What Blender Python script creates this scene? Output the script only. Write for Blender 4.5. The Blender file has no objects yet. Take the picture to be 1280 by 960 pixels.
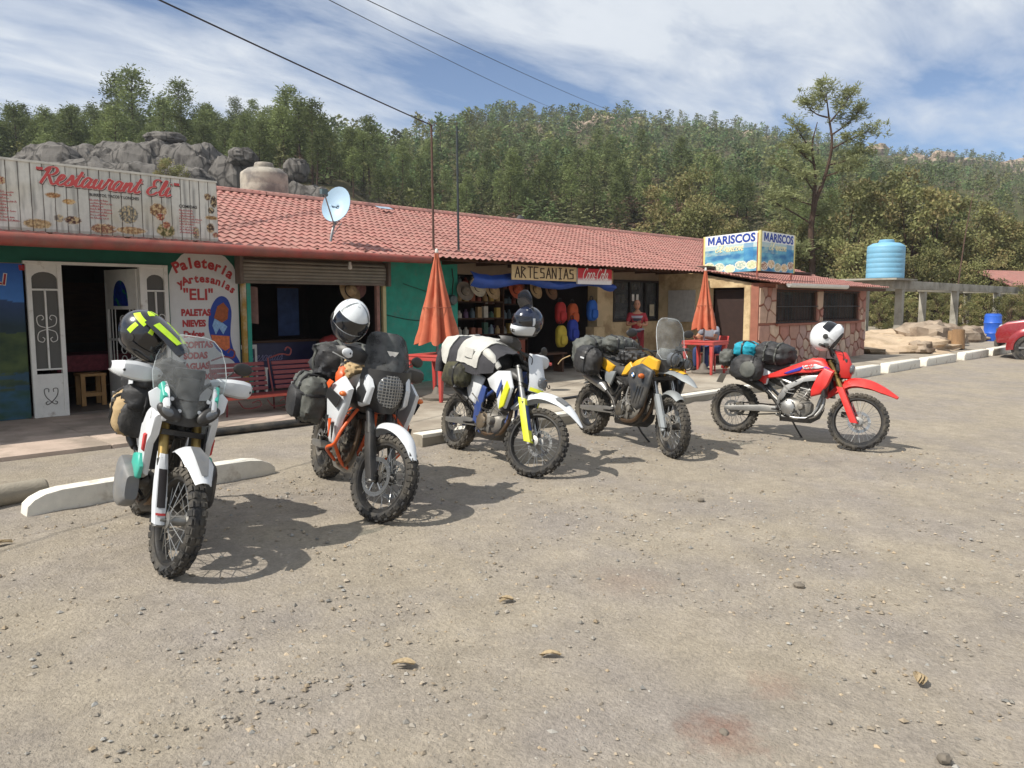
import bpy, bmesh, math, random
import numpy as np
from mathutils import Vector, Matrix, noise as mnoise
R = math.radians
scene = bpy.context.scene
COL = scene.collection

# ------------------------------------------------------------------ camera, sky, sun, exposure
cam_d = bpy.data.cameras.new("Camera"); cam = bpy.data.objects.new("Camera", cam_d); COL.objects.link(cam)
cam.location = (0, 0, 1.7); cam.rotation_euler = (R(90 - 5.9), 0, R(-44.6))
cam_d.sensor_width = 36; cam_d.lens = 27.2; cam_d.clip_start = 0.1; cam_d.clip_end = 6000
scene.camera = cam
SUN = Vector((-0.80, 0.20, 1.0)).normalized()
world = bpy.data.worlds.new("World"); scene.world = world; world.use_nodes = True
wn = world.node_tree.nodes; wl = world.node_tree.links; wn.clear()
w_out = wn.new('ShaderNodeOutputWorld'); w_bg = wn.new('ShaderNodeBackground'); w_bg.inputs[1].default_value = 0.1
w_sky = wn.new('ShaderNodeTexSky'); w_sky.sky_type = 'NISHITA'; w_sky.sun_disc = False
w_sky.sun_elevation = math.asin(SUN.z); w_sky.sun_rotation = math.atan2(SUN.x, SUN.y); w_sky.altitude = 2200
w_sky.air_density = 1.0; w_sky.dust_density = 0.2; w_sky.ozone_density = 3.0
w_tc = wn.new('ShaderNodeTexCoord'); w_sep = wn.new('ShaderNodeSeparateXYZ'); wl.new(w_tc.outputs['Generated'], w_sep.inputs[0])
def wmath(op, a, b=None, c=None):
    n = wn.new('ShaderNodeMath'); n.operation = op
    for i, s in enumerate((a, b, c)):
        if s is None: continue
        if isinstance(s, (int, float)): n.inputs[i].default_value = s
        else: wl.new(s, n.inputs[i])
    return n.outputs[0]
zc = wmath('ADD', wmath('MAXIMUM', w_sep.outputs[2], 0.0), 0.12)
cu = wmath('DIVIDE', w_sep.outputs[0], zc); cv = wmath('DIVIDE', w_sep.outputs[1], zc)
w_cmb = wn.new('ShaderNodeCombineXYZ'); wl.new(cu, w_cmb.inputs[0]); wl.new(cv, w_cmb.inputs[1])
w_map = wn.new('ShaderNodeMapping'); w_map.inputs['Rotation'].default_value = (0, 0, R(28)); w_map.inputs['Scale'].default_value = (0.55, 1.25, 1); w_map.inputs['Location'].default_value = (3.0, 1.2, 0)
wl.new(w_cmb.outputs[0], w_map.inputs[0])
def wnoise(scale, det, rough, dist, w):
    n = wn.new('ShaderNodeTexNoise'); n.noise_dimensions = '4D'; n.inputs['W'].default_value = w
    n.inputs['Scale'].default_value = scale; n.inputs['Detail'].default_value = det; n.inputs['Roughness'].default_value = rough; n.inputs['Distortion'].default_value = dist
    wl.new(w_map.outputs[0], n.inputs['Vector']); return n.outputs[0]
c1 = wnoise(0.75, 8, 0.55, 0.35, 2.0); c2 = wnoise(3.2, 8, 0.62, 0.5, 5.0)
csum = wmath('ADD', wmath('MULTIPLY', c1, 0.72), wmath('MULTIPLY', c2, 0.28))
w_ramp = wn.new('ShaderNodeValToRGB'); wl.new(csum, w_ramp.inputs[0])
w_ramp.color_ramp.elements[0].position = 0.41; w_ramp.color_ramp.elements[0].color = (0, 0, 0, 1)
w_ramp.color_ramp.elements[1].position = 0.55; w_ramp.color_ramp.elements[1].color = (.95, .95, .95, 1)
w_mix = wn.new('ShaderNodeMix'); w_mix.data_type = 'RGBA'
wl.new(w_ramp.outputs[0], w_mix.inputs[0]); wl.new(w_sky.outputs[0], w_mix.inputs[6])
w_cl = wn.new('ShaderNodeMix'); w_cl.data_type = 'RGBA'; wl.new(c2, w_cl.inputs[0])
w_cl.inputs[6].default_value = (5.0, 5.5, 6.2, 1); w_cl.inputs[7].default_value = (7.3, 7.6, 7.9, 1)
wl.new(w_cl.outputs[2], w_mix.inputs[7]); wl.new(w_mix.outputs[2], w_bg.inputs[0]); wl.new(w_bg.outputs[0], w_out.inputs[0])
sd = bpy.data.lights.new("sun", 'SUN'); sd.energy = 4.7; sd.angle = R(0.53); sd.color = (1.0, 0.95, 0.87)
so = bpy.data.objects.new("sun", sd); COL.objects.link(so); so.rotation_euler = SUN.to_track_quat('Z', 'Y').to_euler(); so.location = (0, 0, 60)
scene.view_settings.view_transform = 'Standard'; scene.view_settings.look = 'None'; scene.view_settings.gamma = 1.0
scene.view_settings.use_curve_mapping = False; scene.view_settings.exposure = 0.34

# ------------------------------------------------------------------ materials
MATS = {}
def srgb(h):
    v = [int(h[i:i+2], 16) / 255 for i in (0, 2, 4)]
    return tuple(c / 12.92 if c <= .04045 else ((c + .055) / 1.055) ** 2.4 for c in v)
def M(name, col=(.5, .5, .5), rough=.5, metal=0., var=.18, scale=9., bump=0., bscale=60., dust=0., dustcol=(.30, .25, .18), col2=None, c2scale=3., c2lo=.45, c2hi=.6, attr=None, spec=.5, stretch=None, objrand=0., trans=0., coat=0.):
    if name in MATS: return MATS[name]
    if isinstance(col, str): col = srgb(col)
    if isinstance(col2, str): col2 = srgb(col2)
    m = bpy.data.materials.new(name); m.use_nodes = True; nt = m.node_tree; n = nt.nodes; l = nt.links
    p = n['Principled BSDF']; p.inputs['Roughness'].default_value = rough; p.inputs['Metallic'].default_value = metal
    p.inputs['Specular IOR Level'].default_value = spec; p.inputs['Coat Weight'].default_value = coat
    tc = n.new('ShaderNodeTexCoord'); vec = tc.outputs['Object']
    if stretch:
        mp = n.new('ShaderNodeMapping'); mp.inputs['Scale'].default_value = stretch; l.new(vec, mp.inputs[0]); vec = mp.outputs[0]
    def noise(sc, det=6, ro=.6):
        t = n.new('ShaderNodeTexNoise'); t.inputs['Scale'].default_value = sc; t.inputs['Detail'].default_value = det; t.inputs['Roughness'].default_value = ro
        l.new(vec, t.inputs['Vector']); return t.outputs[0]
    def mix(f, a, b, mode='MIX'):
        k = n.new('ShaderNodeMix'); k.data_type = 'RGBA'; k.blend_type = mode
        for i, s in ((0, f), (6, a), (7, b)):
            if isinstance(s, (int, float)): k.inputs[i].default_value = s
            elif isinstance(s, tuple): k.inputs[i].default_value = (*s[:3], 1)
            else: l.new(s, k.inputs[i])
        return k.outputs[2]
    def ramp(f, lo, hi, a=0., b=1.):
        k = n.new('ShaderNodeMapRange'); k.inputs[1].default_value = lo; k.inputs[2].default_value = hi; k.inputs[3].default_value = a; k.inputs[4].default_value = b
        l.new(f, k.inputs[0]); return k.outputs[0]
    c = None
    nz = noise(scale)
    if attr:
        a = n.new('ShaderNodeAttribute'); a.attribute_name = attr; c = a.outputs['Color']
    else:
        c = col
    if col2 is not None: c = mix(ramp(noise(c2scale, 8, .62), c2lo, c2hi), c, col2)
    g = n.new('ShaderNodeCombineColor'); f = ramp(nz, .3, .7, 1 - var, 1 + var)
    if objrand:
        oi = n.new('ShaderNodeObjectInfo'); k = n.new('ShaderNodeMath'); k.operation = 'MULTIPLY'; l.new(f, k.inputs[0])
        l.new(ramp(oi.outputs['Random'], 0, 1, 1 - objrand, 1 + objrand), k.inputs[1]); f = k.outputs[0]
    for i in range(3): l.new(f, g.inputs[i])
    c = mix(1.0, c, g.outputs[0], 'MULTIPLY')
    if dust:
        df = ramp(noise(5.5, 8, .68), .38, .72, 0., dust); c = mix(df, c, dustcol)
        k = n.new('ShaderNodeMapRange'); k.inputs[1].default_value = 0; k.inputs[2].default_value = 1; k.inputs[3].default_value = rough; k.inputs[4].default_value = min(1, rough + .5)
        l.new(df, k.inputs[0]); l.new(k.outputs[0], p.inputs['Roughness'])
    l.new(c, p.inputs['Base Color'])
    if bump:
        b = n.new('ShaderNodeBump'); b.inputs['Strength'].default_value = bump; b.inputs['Distance'].default_value = .02
        l.new(noise(bscale, 5, .65), b.inputs['Height']); l.new(b.outputs[0], p.inputs['Normal'])
    if trans:
        t = n.new('ShaderNodeBsdfTranslucent'); l.new(c, t.inputs[0]); ms = n.new('ShaderNodeMixShader'); ms.inputs[0].default_value = trans
        l.new(p.outputs[0], ms.inputs[1]); l.new(t.outputs[0], ms.inputs[2]); l.new(ms.outputs[0], n['Material Output'].inputs[0])
    MATS[name] = m; return m
def glass(name, tint=(.8, .82, .82), fac=.28, rough=.15):
    if name in MATS: return MATS[name]
    m = bpy.data.materials.new(name); m.use_nodes = True; nt = m.node_tree; n = nt.nodes; l = nt.links
    p = n['Principled BSDF']; p.inputs['Roughness'].default_value = rough; p.inputs['Base Color'].default_value = (.62, .62, .6, 1)
    t = n.new('ShaderNodeBsdfTransparent'); t.inputs[0].default_value = (*tint, 1)
    ms = n.new('ShaderNodeMixShader')
    tc = n.new('ShaderNodeTexCoord'); nz = n.new('ShaderNodeTexNoise'); nz.inputs['Scale'].default_value = 12; nz.inputs['Detail'].default_value = 7
    l.new(tc.outputs['Object'], nz.inputs['Vector']); mr = n.new('ShaderNodeMapRange'); mr.inputs[1].default_value = .3; mr.inputs[2].default_value = .75
    mr.inputs[3].default_value = fac * .5; mr.inputs[4].default_value = fac * 1.5; l.new(nz.outputs[0], mr.inputs[0]); l.new(mr.outputs[0], ms.inputs[0])
    l.new(t.outputs[0], ms.inputs[1]); l.new(p.outputs[0], ms.inputs[2]); l.new(ms.outputs[0], n['Material Output'].inputs[0])
    MATS[name] = m; return m

# ------------------------------------------------------------------ mesh builder
def catmull(pts, k=6, closed=False):
    P = [Vector(p) for p in pts]; n = len(P); out = []
    seg = n if closed else n - 1
    for i in range(seg):
        p0 = P[(i - 1) % n] if (closed or i > 0) else P[0] * 2 - P[1]
        p1 = P[i]; p2 = P[(i + 1) % n]
        p3 = P[(i + 2) % n] if (closed or i + 2 < n) else P[-1] * 2 - P[-2]
        for j in range(k):
            t = j / k
            out.append(.5 * ((2 * p1) + (p2 - p0) * t + (2 * p0 - 5 * p1 + 4 * p2 - p3) * t * t + (3 * p1 - p0 - 3 * p2 + p3) * t ** 3))
    if not closed: out.append(P[-1])
    return out
class MB:
    def __init__(s): s.v = []; s.f = []
    def add(s, vs, fs):
        o = len(s.v); s.v += [Vector(v) for v in vs]; s.f += [tuple(i + o for i in f) for f in fs]; return s
    def box(s, c, d, rot=None):
        c = Vector(c); x, y, z = (q / 2 for q in d)
        vs = [Vector((a * x, b * y, e * z)) for a in (-1, 1) for b in (-1, 1) for e in (-1, 1)]
        if rot is not None:
            m = rot if isinstance(rot, Matrix) else Matrix.Rotation(rot, 3, 'Z'); m = m.to_3x3(); vs = [m @ v for v in vs]
        return s.add([v + c for v in vs], [(0, 1, 3, 2), (4, 6, 7, 5), (0, 4, 5, 1), (2, 3, 7, 6), (0, 2, 6, 4), (1, 5, 7, 3)])
    def bb(s, x0, x1, y0, y1, z0, z1): return s.box(((x0+x1)/2, (y0+y1)/2, (z0+z1)/2), (abs(x1-x0), abs(y1-y0), abs(z1-z0)))
    def tube(s, pts, r, n=8, closed=False, k=0, cap=True, flat=1.):
        if k: 
            nr = len(pts); P = catmull(pts, k, closed)
            if not isinstance(r, (int, float)): r = [float(np.interp(i / k, range(nr), r)) for i in range(len(P))]
        else: P = [Vector(p) for p in pts]
        m = len(P); rr = [r] * m if isinstance(r, (int, float)) else list(r); vs = []; up = None
        for i in range(m):
            a = P[(i - 1) % m] if (closed or i) else P[0]; b = P[(i + 1) % m] if (closed or i < m - 1) else P[-1]
            t = (b - a).normalized()
            if up is None:
                up = Vector((0, 0, 1)) if abs(t.z) < .9 else Vector((1, 0, 0))
            u = (up - t * up.dot(t)).normalized(); up = u; w = t.cross(u)
            for j in range(n):
                q = 2 * math.pi * j / n; vs.append(P[i] + (u * math.cos(q) * flat + w * math.sin(q)) * rr[i])
        fs = []
        for i in range(m if closed else m - 1):
            for j in range(n):
                a = i * n + j; b = i * n + (j + 1) % n; c = ((i + 1) % m) * n + j; d = ((i + 1) % m) * n + (j + 1) % n
                fs.append((a, b, d, c))
        if cap and not closed: fs += [tuple(range(n))[::-1], tuple((m - 1) * n + j for j in range(n))]
        return s.add(vs, fs)
    def cyl(s, a, b, r, r1=None, n=14): return s.tube([a, b], [r, r if r1 is None else r1], n)
    def lathe(s, prof, n=24, c=(0, 0, 0), axis='Z', closed=False):
        c = Vector(c); vs = []; m = len(prof)
        for j in range(n):
            q = 2 * math.pi * j / n
            for (r, h) in prof:
                v = Vector((r * math.cos(q), r * math.sin(q), h))
                if axis == 'Y': v = Vector((v.x, h, v.y))
                elif axis == 'X': v = Vector((h, v.x, v.y))
                vs.append(v + c)
        fs = []
        for j in range(n):
            for i in range(m if closed else m - 1):
                k = (i + 1) % m; fs.append((j * m + i, ((j + 1) % n) * m + i, ((j + 1) % n) * m + k, j * m + k))
        return s.add(vs, fs)
    def loft(s, secs, cap=True, closed=True):
        m = len(secs); n = len(secs[0]); vs = [p for q in secs for p in q]; fs = []
        for i in range(m - 1):
            for j in range(n if closed else n - 1):
                k = (j + 1) % n; fs.append((i * n + j, i * n + k, (i + 1) * n + k, (i + 1) * n + j))
        if cap: fs += [tuple(range(n))[::-1], tuple((m - 1) * n + j for j in range(n))]
        return s.add(vs, fs)
    def sloft(s, S, e=2.6, n=16, k=4):
        """superelliptic sections along x: rows (x, y, z, w, h[, e])"""
        S = [tuple(r) + (e,) * (6 - len(r)) for r in S]; A = np.array(S, float)
        if k:
            t = np.arange(len(S)); tt = np.linspace(0, len(S) - 1, (len(S) - 1) * k + 1); B = []
            P = [catmull([(r[0], r[1], r[2]) for r in S], k), catmull([(r[3], r[4], r[5]) for r in S], k)]
            A = np.array([list(p) + list(q) for p, q in zip(*P)])
        secs = []
        for x, y, z, w, h, ee in A:
            ring = []
            for j in range(n):
                q = 2 * math.pi * j / n; cx, sx = math.cos(q), math.sin(q)
                ring.append(Vector((x, y + math.copysign(abs(cx) ** (2 / ee), cx) * max(w, .002) / 2, z + math.copysign(abs(sx) ** (2 / ee), sx) * max(h, .002) / 2)))
            secs.append(ring)
        return s.loft(secs)
    def sheet(s, G, t):
        """solid sheet from grid G[i][j], thickness t along the normals"""
        ni, nj = len(G), len(G[0]); G = [[Vector(p) for p in r] for r in G]; N = []
        for i in range(ni):
            for j in range(nj):
                a = G[min(i + 1, ni - 1)][j] - G[max(i - 1, 0)][j]; b = G[i][min(j + 1, nj - 1)] - G[i][max(j - 1, 0)]
                nn = a.cross(b); N.append(nn.normalized() if nn.length > 1e-9 else Vector((0, 0, 1)))
        F = [p for r in G for p in r]; K = ni * nj
        vs = F + [p - n_ * t for p, n_ in zip(F, N)]; fs = []
        for i in range(ni - 1):
            for j in range(nj - 1):
                a, b, c, d = i * nj + j, i * nj + j + 1, (i + 1) * nj + j + 1, (i + 1) * nj + j
                fs += [(a, b, c, d), (a + K, d + K, c + K, b + K)]
        for i in range(ni - 1):
            for j in (0, nj - 1): a, b = i * nj + j, (i + 1) * nj + j; fs.append((a, b, b + K, a + K))
        for j in range(nj - 1):
            for i in (0, ni - 1): a, b = i * nj + j, i * nj + j + 1; fs.append((a, b, b + K, a + K))
        return s.add(vs, fs)
    def panel(s, out, y0, ky=0., kz=0., th=.012, bulge=.015, side=1, ins=.16):
        """plastic body panel: outline [(x,z)] at y = side*(y0+ky*x+kz*z), outside bulged"""
        n = len(out); cx = sum(p[0] for p in out) / n; cz = sum(p[1] for p in out) / n
        def at(f, dy): return [Vector((cx + (x - cx) * f, side * (y0 + ky * (cx + (x - cx) * f) + kz * (cz + (z - cz) * f) + dy), cz + (z - cz) * f)) for x, z in out]
        secs = [at(1, -th), at(1, 0), at(1 - ins * .3, bulge * .6), at(1 - ins, bulge)]
        return s.loft(secs)
    def poly(s, out, d):
        """extrude 3D outline by vector d"""
        d = Vector(d); a = [Vector(p) for p in out]; return s.loft([a, [p + d for p in a]])
    def ell(s, c, r, n=16, m=10, rot=None, e=2., lump=0., seed=0., ls=3.):
        c = Vector(c); vs = []; fs = []
        sp = lambda v, p: math.copysign(abs(v) ** p, v)
        for i in range(m + 1):
            th = math.pi * i / m
            for j in range(n):
                ph = 2 * math.pi * j / n
                v = Vector((sp(math.sin(th), 2/e) * sp(math.cos(ph), 2/e), sp(math.sin(th), 2/e) * sp(math.sin(ph), 2/e), sp(math.cos(th), 2/e)))
                if lump: v *= 1 + lump * mnoise.fractal(v * ls + Vector((seed, seed * 1.7, 0)), .8, 2.1, 4)
                v = Vector((v.x * r[0], v.y * r[1], v.z * r[2]))
                if rot is not None: v = rot.to_3x3() @ v
                vs.append(v + c)
        for i in range(m):
            for j in range(n): k = (j + 1) % n; fs.append((i*n+j, (i+1)*n+j, (i+1)*n+k, i*n+k))
        return s.add(vs, fs)
    def ribbon(s, pts, w, k=5, taper=False):
        """flat stroke in the XY plane"""
        P = catmull([(p[0], p[1], 0) for p in pts], k) if k else [Vector((p[0], p[1], 0)) for p in pts]
        m = len(P); vs = []
        for i in range(m):
            t = (P[min(i+1, m-1)] - P[max(i-1, 0)]); t = t.normalized() if t.length > 1e-9 else Vector((1, 0, 0)); q = Vector((-t.y, t.x, 0))
            ww = w * (1 if not taper else (.45 + .55 * abs(t.y))) / 2
            vs += [P[i] + q * ww, P[i] - q * ww]
        return s.add(vs, [(2*i+1, 2*i+3, 2*i+2, 2*i) for i in range(m - 1)])
    def xf(s, m): s.v = [m @ v for v in s.v]; return s
    def merge(s, o): return s.add(o.v, o.f)
    def mir(s):
        """add the mirror image in y"""
        return s.add([Vector((v.x, -v.y, v.z)) for v in s.v], [tuple(reversed(f)) for f in s.f])
    def build(s, name, mat, parent=None, smooth=True, ang=38, bevel=0., bseg=2, loc=None, rot=None, dbl=0.):
        me = bpy.data.meshes.new(name); bm = bmesh.new()
        bv = [bm.verts.new(v) for v in s.v]
        for f in s.f:
            try: bm.faces.new([bv[i] for i in f])
            except ValueError: pass
        if dbl: bmesh.ops.remove_doubles(bm, verts=bm.verts, dist=dbl)
        bmesh.ops.recalc_face_normals(bm, faces=bm.faces)
        if bevel:
            ed = [e for e in bm.edges if len(e.link_faces) == 2 and e.calc_face_angle(0) > R(28)]
            bmesh.ops.bevel(bm, geom=ed, offset=bevel, segments=bseg, affect='EDGES', profile=.6, clamp_overlap=True)
        bm.to_mesh(me); bm.free()
        if smooth:
            me.polygons.foreach_set('use_smooth', [True] * len(me.polygons)); me.set_sharp_from_angle(angle=R(ang))
        for m in (mat if isinstance(mat, (list, tuple)) else [mat]): me.materials.append(m)
        return link(name, me, parent, loc, rot)
def link(name, me, parent=None, loc=None, rot=None):
    o = bpy.data.objects.new(name, me); COL.objects.link(o)
    if parent is not None: o.parent = parent
    if loc is not None: o.location = loc
    if rot is not None: o.rotation_euler = rot
    return o
def tag(o, label=None, cat=None, group=None, kind=None):
    if label: o['label'] = label
    if cat: o['category'] = cat
    if group: o['group'] = group
    if kind: o['kind'] = kind
    return o
def thing(name, label, cat, loc=(0, 0, 0), rz=0., group=None, scale=None):
    o = bpy.data.objects.new(name, None); COL.objects.link(o); o.location = loc; o.rotation_euler = (0, 0, rz); o.empty_display_size = .2
    if scale: o.scale = (scale,) * 3
    return tag(o, label, cat, group)
def dup(src, loc, rz=0., label=None, scale=None):
    c = src.copy(); COL.objects.link(c); c.location = loc; c.rotation_euler = (0, 0, rz)
    if scale: c.scale = (scale,) * 3 if isinstance(scale, (int, float)) else scale
    if label: c['label'] = label
    for ch in src.children:
        d = ch.copy(); COL.objects.link(d); d.parent = c
        for g in ch.children:
            e = g.copy(); COL.objects.link(e); e.parent = d
    return c
_txt = {}
def text_mb(s, size, shear=0., bold=0., align='LEFT', sx=1., space=1.):
    """block lettering as a flat mesh in the XY plane (x right, y up)"""
    cu_ = bpy.data.curves.new('t', 'FONT'); cu_.body = s; cu_.size = size; cu_.shear = shear; cu_.offset = bold; cu_.align_x = align; cu_.resolution_u = 3; cu_.space_character = space
    o = bpy.data.objects.new('t', cu_); COL.objects.link(o); dg = bpy.context.evaluated_depsgraph_get(); me = o.evaluated_get(dg).to_mesh()
    b = MB(); b.add([(v.co.x * sx, v.co.y, 0) for v in me.vertices], [tuple(p.vertices) for p in me.polygons])
    o.evaluated_get(dg).to_mesh_clear(); bpy.data.objects.remove(o); bpy.data.curves.remove(cu_); return b
def facing(mb, origin, right=(1, 0, 0), up=(0, 0, 1)):
    r = Vector(right).normalized(); u = Vector(up).normalized(); nn = r.cross(u)
    m = Matrix((r, u, nn)).transposed().to_4x4(); m.translation = Vector(origin); return mb.xf(m)
def painted(name, verts, faces, cols, mat, parent=None):
    me = bpy.data.meshes.new(name); me.from_pydata([tuple(v) for v in verts], [], faces)
    ca = me.color_attributes.new('Col', 'FLOAT_COLOR', 'POINT')
    arr = np.ones((len(verts), 4), np.float32); arr[:, :3] = np.array(cols); ca.data.foreach_set('color', arr.ravel())
    me.materials.append(mat); return link(name, me, parent)
def gridpic(name, origin, right, up, w, h, nx, ny, fn, mat, parent, u0=0., v0=0.):
    """a painted rectangle: fn(u,v) in metres -> linear rgb"""
    o = Vector(origin); r = Vector(right); u = Vector(up); vs = []; cs = []; fs = []
    for j in range(ny + 1):
        for i in range(nx + 1):
            a, b = w * i / nx, h * j / ny; vs.append(o + r * a + u * b); cs.append(fn(u0 + a, v0 + b))
    for j in range(ny):
        for i in range(nx): k = j * (nx + 1) + i; fs.append((k, k + 1, k + nx + 2, k + nx + 1))
    return painted(name, vs, fs, cs, mat, parent)
def nz(x, y, z=0., o=5): return mnoise.fractal(Vector((x, y, z)), .9, 2.1, o)
def mixc(a, b, t): t = max(0., min(1., t)); return tuple(p + (q - p) * t for p, q in zip(a, b))
def gz(y): return .03 * (max(min(y, 9.5), -12) - 5)
# ------------------------------------------------------------------ ground, pavement, hill
rng = random.Random(7); nrng = np.random.default_rng(11)
m_dirt = M('packed_gravel_dirt', srgb('9a9080'), .95, var=.06, scale=.9, col2=srgb('90887f'), c2scale=.8, c2lo=.4, c2hi=.65, bump=.9, bscale=45, spec=.15)
def _dirt_detail(m):
    nt = m.node_tree; n = nt.nodes; l = nt.links; p = n['Principled BSDF']
    src = p.inputs['Base Color'].links[0].from_socket; tc = [x for x in n if x.type == 'TEX_COORD'][0]
    def nzn(sc, det, lo, hi, a, b, typ='N'):
        if typ == 'V': t = n.new('ShaderNodeTexVoronoi'); t.inputs['Scale'].default_value = sc; o = t.outputs['Color']
        else: t = n.new('ShaderNodeTexNoise'); t.inputs['Scale'].default_value = sc; t.inputs['Detail'].default_value = det; t.inputs['Roughness'].default_value = .7; o = t.outputs[0]
        l.new(tc.outputs['Object'], t.inputs['Vector'])
        k = n.new('ShaderNodeMapRange'); k.inputs[1].default_value = lo; k.inputs[2].default_value = hi; k.inputs[3].default_value = a; k.inputs[4].default_value = b; l.new(o, k.inputs[0]); return k.outputs[0]
    def mul(c, f):
        k = n.new('ShaderNodeMix'); k.data_type = 'RGBA'; k.blend_type = 'MULTIPLY'; k.inputs[0].default_value = 1; l.new(c, k.inputs[6])
        g = n.new('ShaderNodeCombineColor'); [l.new(f, g.inputs[i]) for i in range(3)]; l.new(g.outputs[0], k.inputs[7]); return k.outputs[2]
    c = mul(src, nzn(34, 8, .3, .7, .84, 1.14)); c = mul(c, nzn(7, 10, .3, .7, .84, 1.14)); c = mul(c, nzn(60, 2, 0, 1, .9, 1.08, 'V')); c = mul(c, nzn(2.2, 8, .3, .7, .92, 1.06))
    # reddish earth stains, two with their own place
    for (sx, sy, rad, amt) in ((2.80, 1.58, .2, .75), (3.35, 1.62, .16, .4), (3.9, 2.9, .35, .25)):
        d = n.new('ShaderNodeVectorMath'); d.operation = 'DISTANCE'; l.new(tc.outputs['Object'], d.inputs[0]); d.inputs[1].default_value = (sx, sy, gz(sy))
        ad = n.new('ShaderNodeMath'); ad.operation = 'ADD'; l.new(d.outputs['Value'], ad.inputs[0]); l.new(nzn(9, 6, .3, .7, -.1, .1), ad.inputs[1])
        mr = n.new('ShaderNodeMapRange'); mr.inputs[1].default_value = 0; mr.inputs[2].default_value = rad; mr.inputs[3].default_value = amt; mr.inputs[4].default_value = 0; l.new(ad.outputs[0], mr.inputs[0])
        k = n.new('ShaderNodeMix'); k.data_type = 'RGBA'; l.new(mr.outputs[0], k.inputs[0]); l.new(c, k.inputs[6]); k.inputs[7].default_value = (.2, .11, .08, 1); c = k.outputs[2]
    k = n.new('ShaderNodeMix'); k.data_type = 'RGBA'; l.new(nzn(1.15, 5, .70, .8, 0, .4), k.inputs[0]); l.new(c, k.inputs[6]); k.inputs[7].default_value = (.22, .125, .085, 1); l.new(k.outputs[2], p.inputs['Base Color'])
_dirt_detail(m_dirt)
def axis(lo, hi, a, b, fine, coarse):
    L = list(np.arange(a, b, fine)); x = b; st = fine
    while x < hi: L.append(x); st = min(st * 1.25, coarse); x += st
    L.append(hi); x = a; st = fine; 
    while x > lo: st = min(st * 1.25, coarse); x -= st; L.append(max(x, lo))
    return sorted(set(round(v, 4) for v in L))
def build_ground():
    xs = axis(-260, 420, -1, 12, .075, 40); ys = axis(-260, 420, .2, 8, .075, 40); nx, ny = len(xs), len(ys); vs = []
    for y in ys:
        for x in xs:
            near = -2 < x < 30 and -6 < y < 9.4
            b = 0
            if near:
                b = .018 * nz(x * .7, y * .7, 1, 3) + .013 * nz(x * 3, y * 3, 2, 5)
                if y > 7: b *= max(0, (9.4 - y) / 2.4)
            far = max(0, y - 9.5) 
            vs.append((x, y, gz(y) + b - (.0 if y < 12 else 0)))
    fs = [(j*nx+i, j*nx+i+1, (j+1)*nx+i+1, (j+1)*nx+i) for j in range(ny-1) for i in range(nx-1)]
    me = bpy.data.meshes.new('ground'); me.from_pydata(vs, [], fs); me.polygons.foreach_set('use_smooth', [True]*len(fs)); me.materials.append(m_dirt)
    tag(link('ground', me), kind='structure')
build_ground()
# gravel: loose stones, far too many to count
def pebbles(name, n, rmin, rmax, zone, mat, seed, label):
    r_ = np.random.default_rng(seed); V = []; Fc = []; C = []; k = 0
    oct_ = np.array([(1,0,0),(-1,0,0),(0,1,0),(0,-1,0),(0,0,1),(0,0,-.6)], float)
    of = [(0,2,4),(2,1,4),(1,3,4),(3,0,4),(2,0,5),(1,2,5),(3,1,5),(0,3,5)]
    while k < n:
        d = zone[0] + (zone[1] - zone[0]) * r_.random() ** 1.3; a = R(45.4) + r_.uniform(-.68, .68); x = d * math.cos(a); y = d * math.sin(a)
        if y > 6.85 or nz(x*.5+3, y*.5, 9, 3) < r_.uniform(-.75, .35): continue
        s = rmin * (rmax / rmin) ** (r_.random() ** 2.6) * (0.8 + d * .04)
        q = oct_ * r_.uniform(.65, 1.25, (6, 1)) * np.array([s * r_.uniform(.8, 1.5), s, s * r_.uniform(.5, .9)]); th = r_.uniform(0, 6.28); ct, st = math.cos(th), math.sin(th)
        q = np.stack([q[:,0]*ct-q[:,1]*st+x, q[:,0]*st+q[:,1]*ct+y, q[:,2]+gz(y)+.2*s+.018*nz(x*.7,y*.7,1,3)], 1)
        V.append(q); Fc += [tuple(i + 6*k for i in f) for f in of]; g = r_.uniform(.55, 1.15); w = r_.uniform(-.03, .05)
        C += [((.33+w)*g, .295*g, (.245-w)*g)] * 6; k += 1
    o = painted(name, np.concatenate(V).tolist(), Fc, C, mat); tag(o, label, 'gravel', kind='stuff')
m_peb = M('loose_stone', (.3, .27, .22), .9, attr='Col', var=.1, scale=30, spec=.2)
pebbles('gravel', 15000, .003, .019, (2.2, 10.5), m_peb, 3, 'small loose gravel scattered over the dirt lot')
m_stone1 = M('pebble_grey', srgb('6f675c'), .9, var=.2, scale=25, bump=.3)
for i, (x, y, s, lab) in enumerate([(3.29, .87, .026, 'round grey pebble near the red stained earth'), (2.80, 1.57, .02, 'pale pebble in the red stained earth'), (4.62, 2.1, .03, 'flat dark stone lying on open gravel'), (2.13, 2.33, .02, 'grey stone beside the leaf litter'), (5.9, 3.6, .03, 'stone on the gravel before the yellow motorcycle'), (2.41, 1.55, .022, 'small grey stone left of the tyre shadow')]):
    b = MB().ell((0, 0, s * .55), (s * 1.2, s, s * .7), 10, 7, lump=.25, seed=i * 3.1); tag(b.build('stone', m_stone1, loc=(x, y, gz(y)), rot=(0, 0, i)), lab, 'stone')
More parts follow.
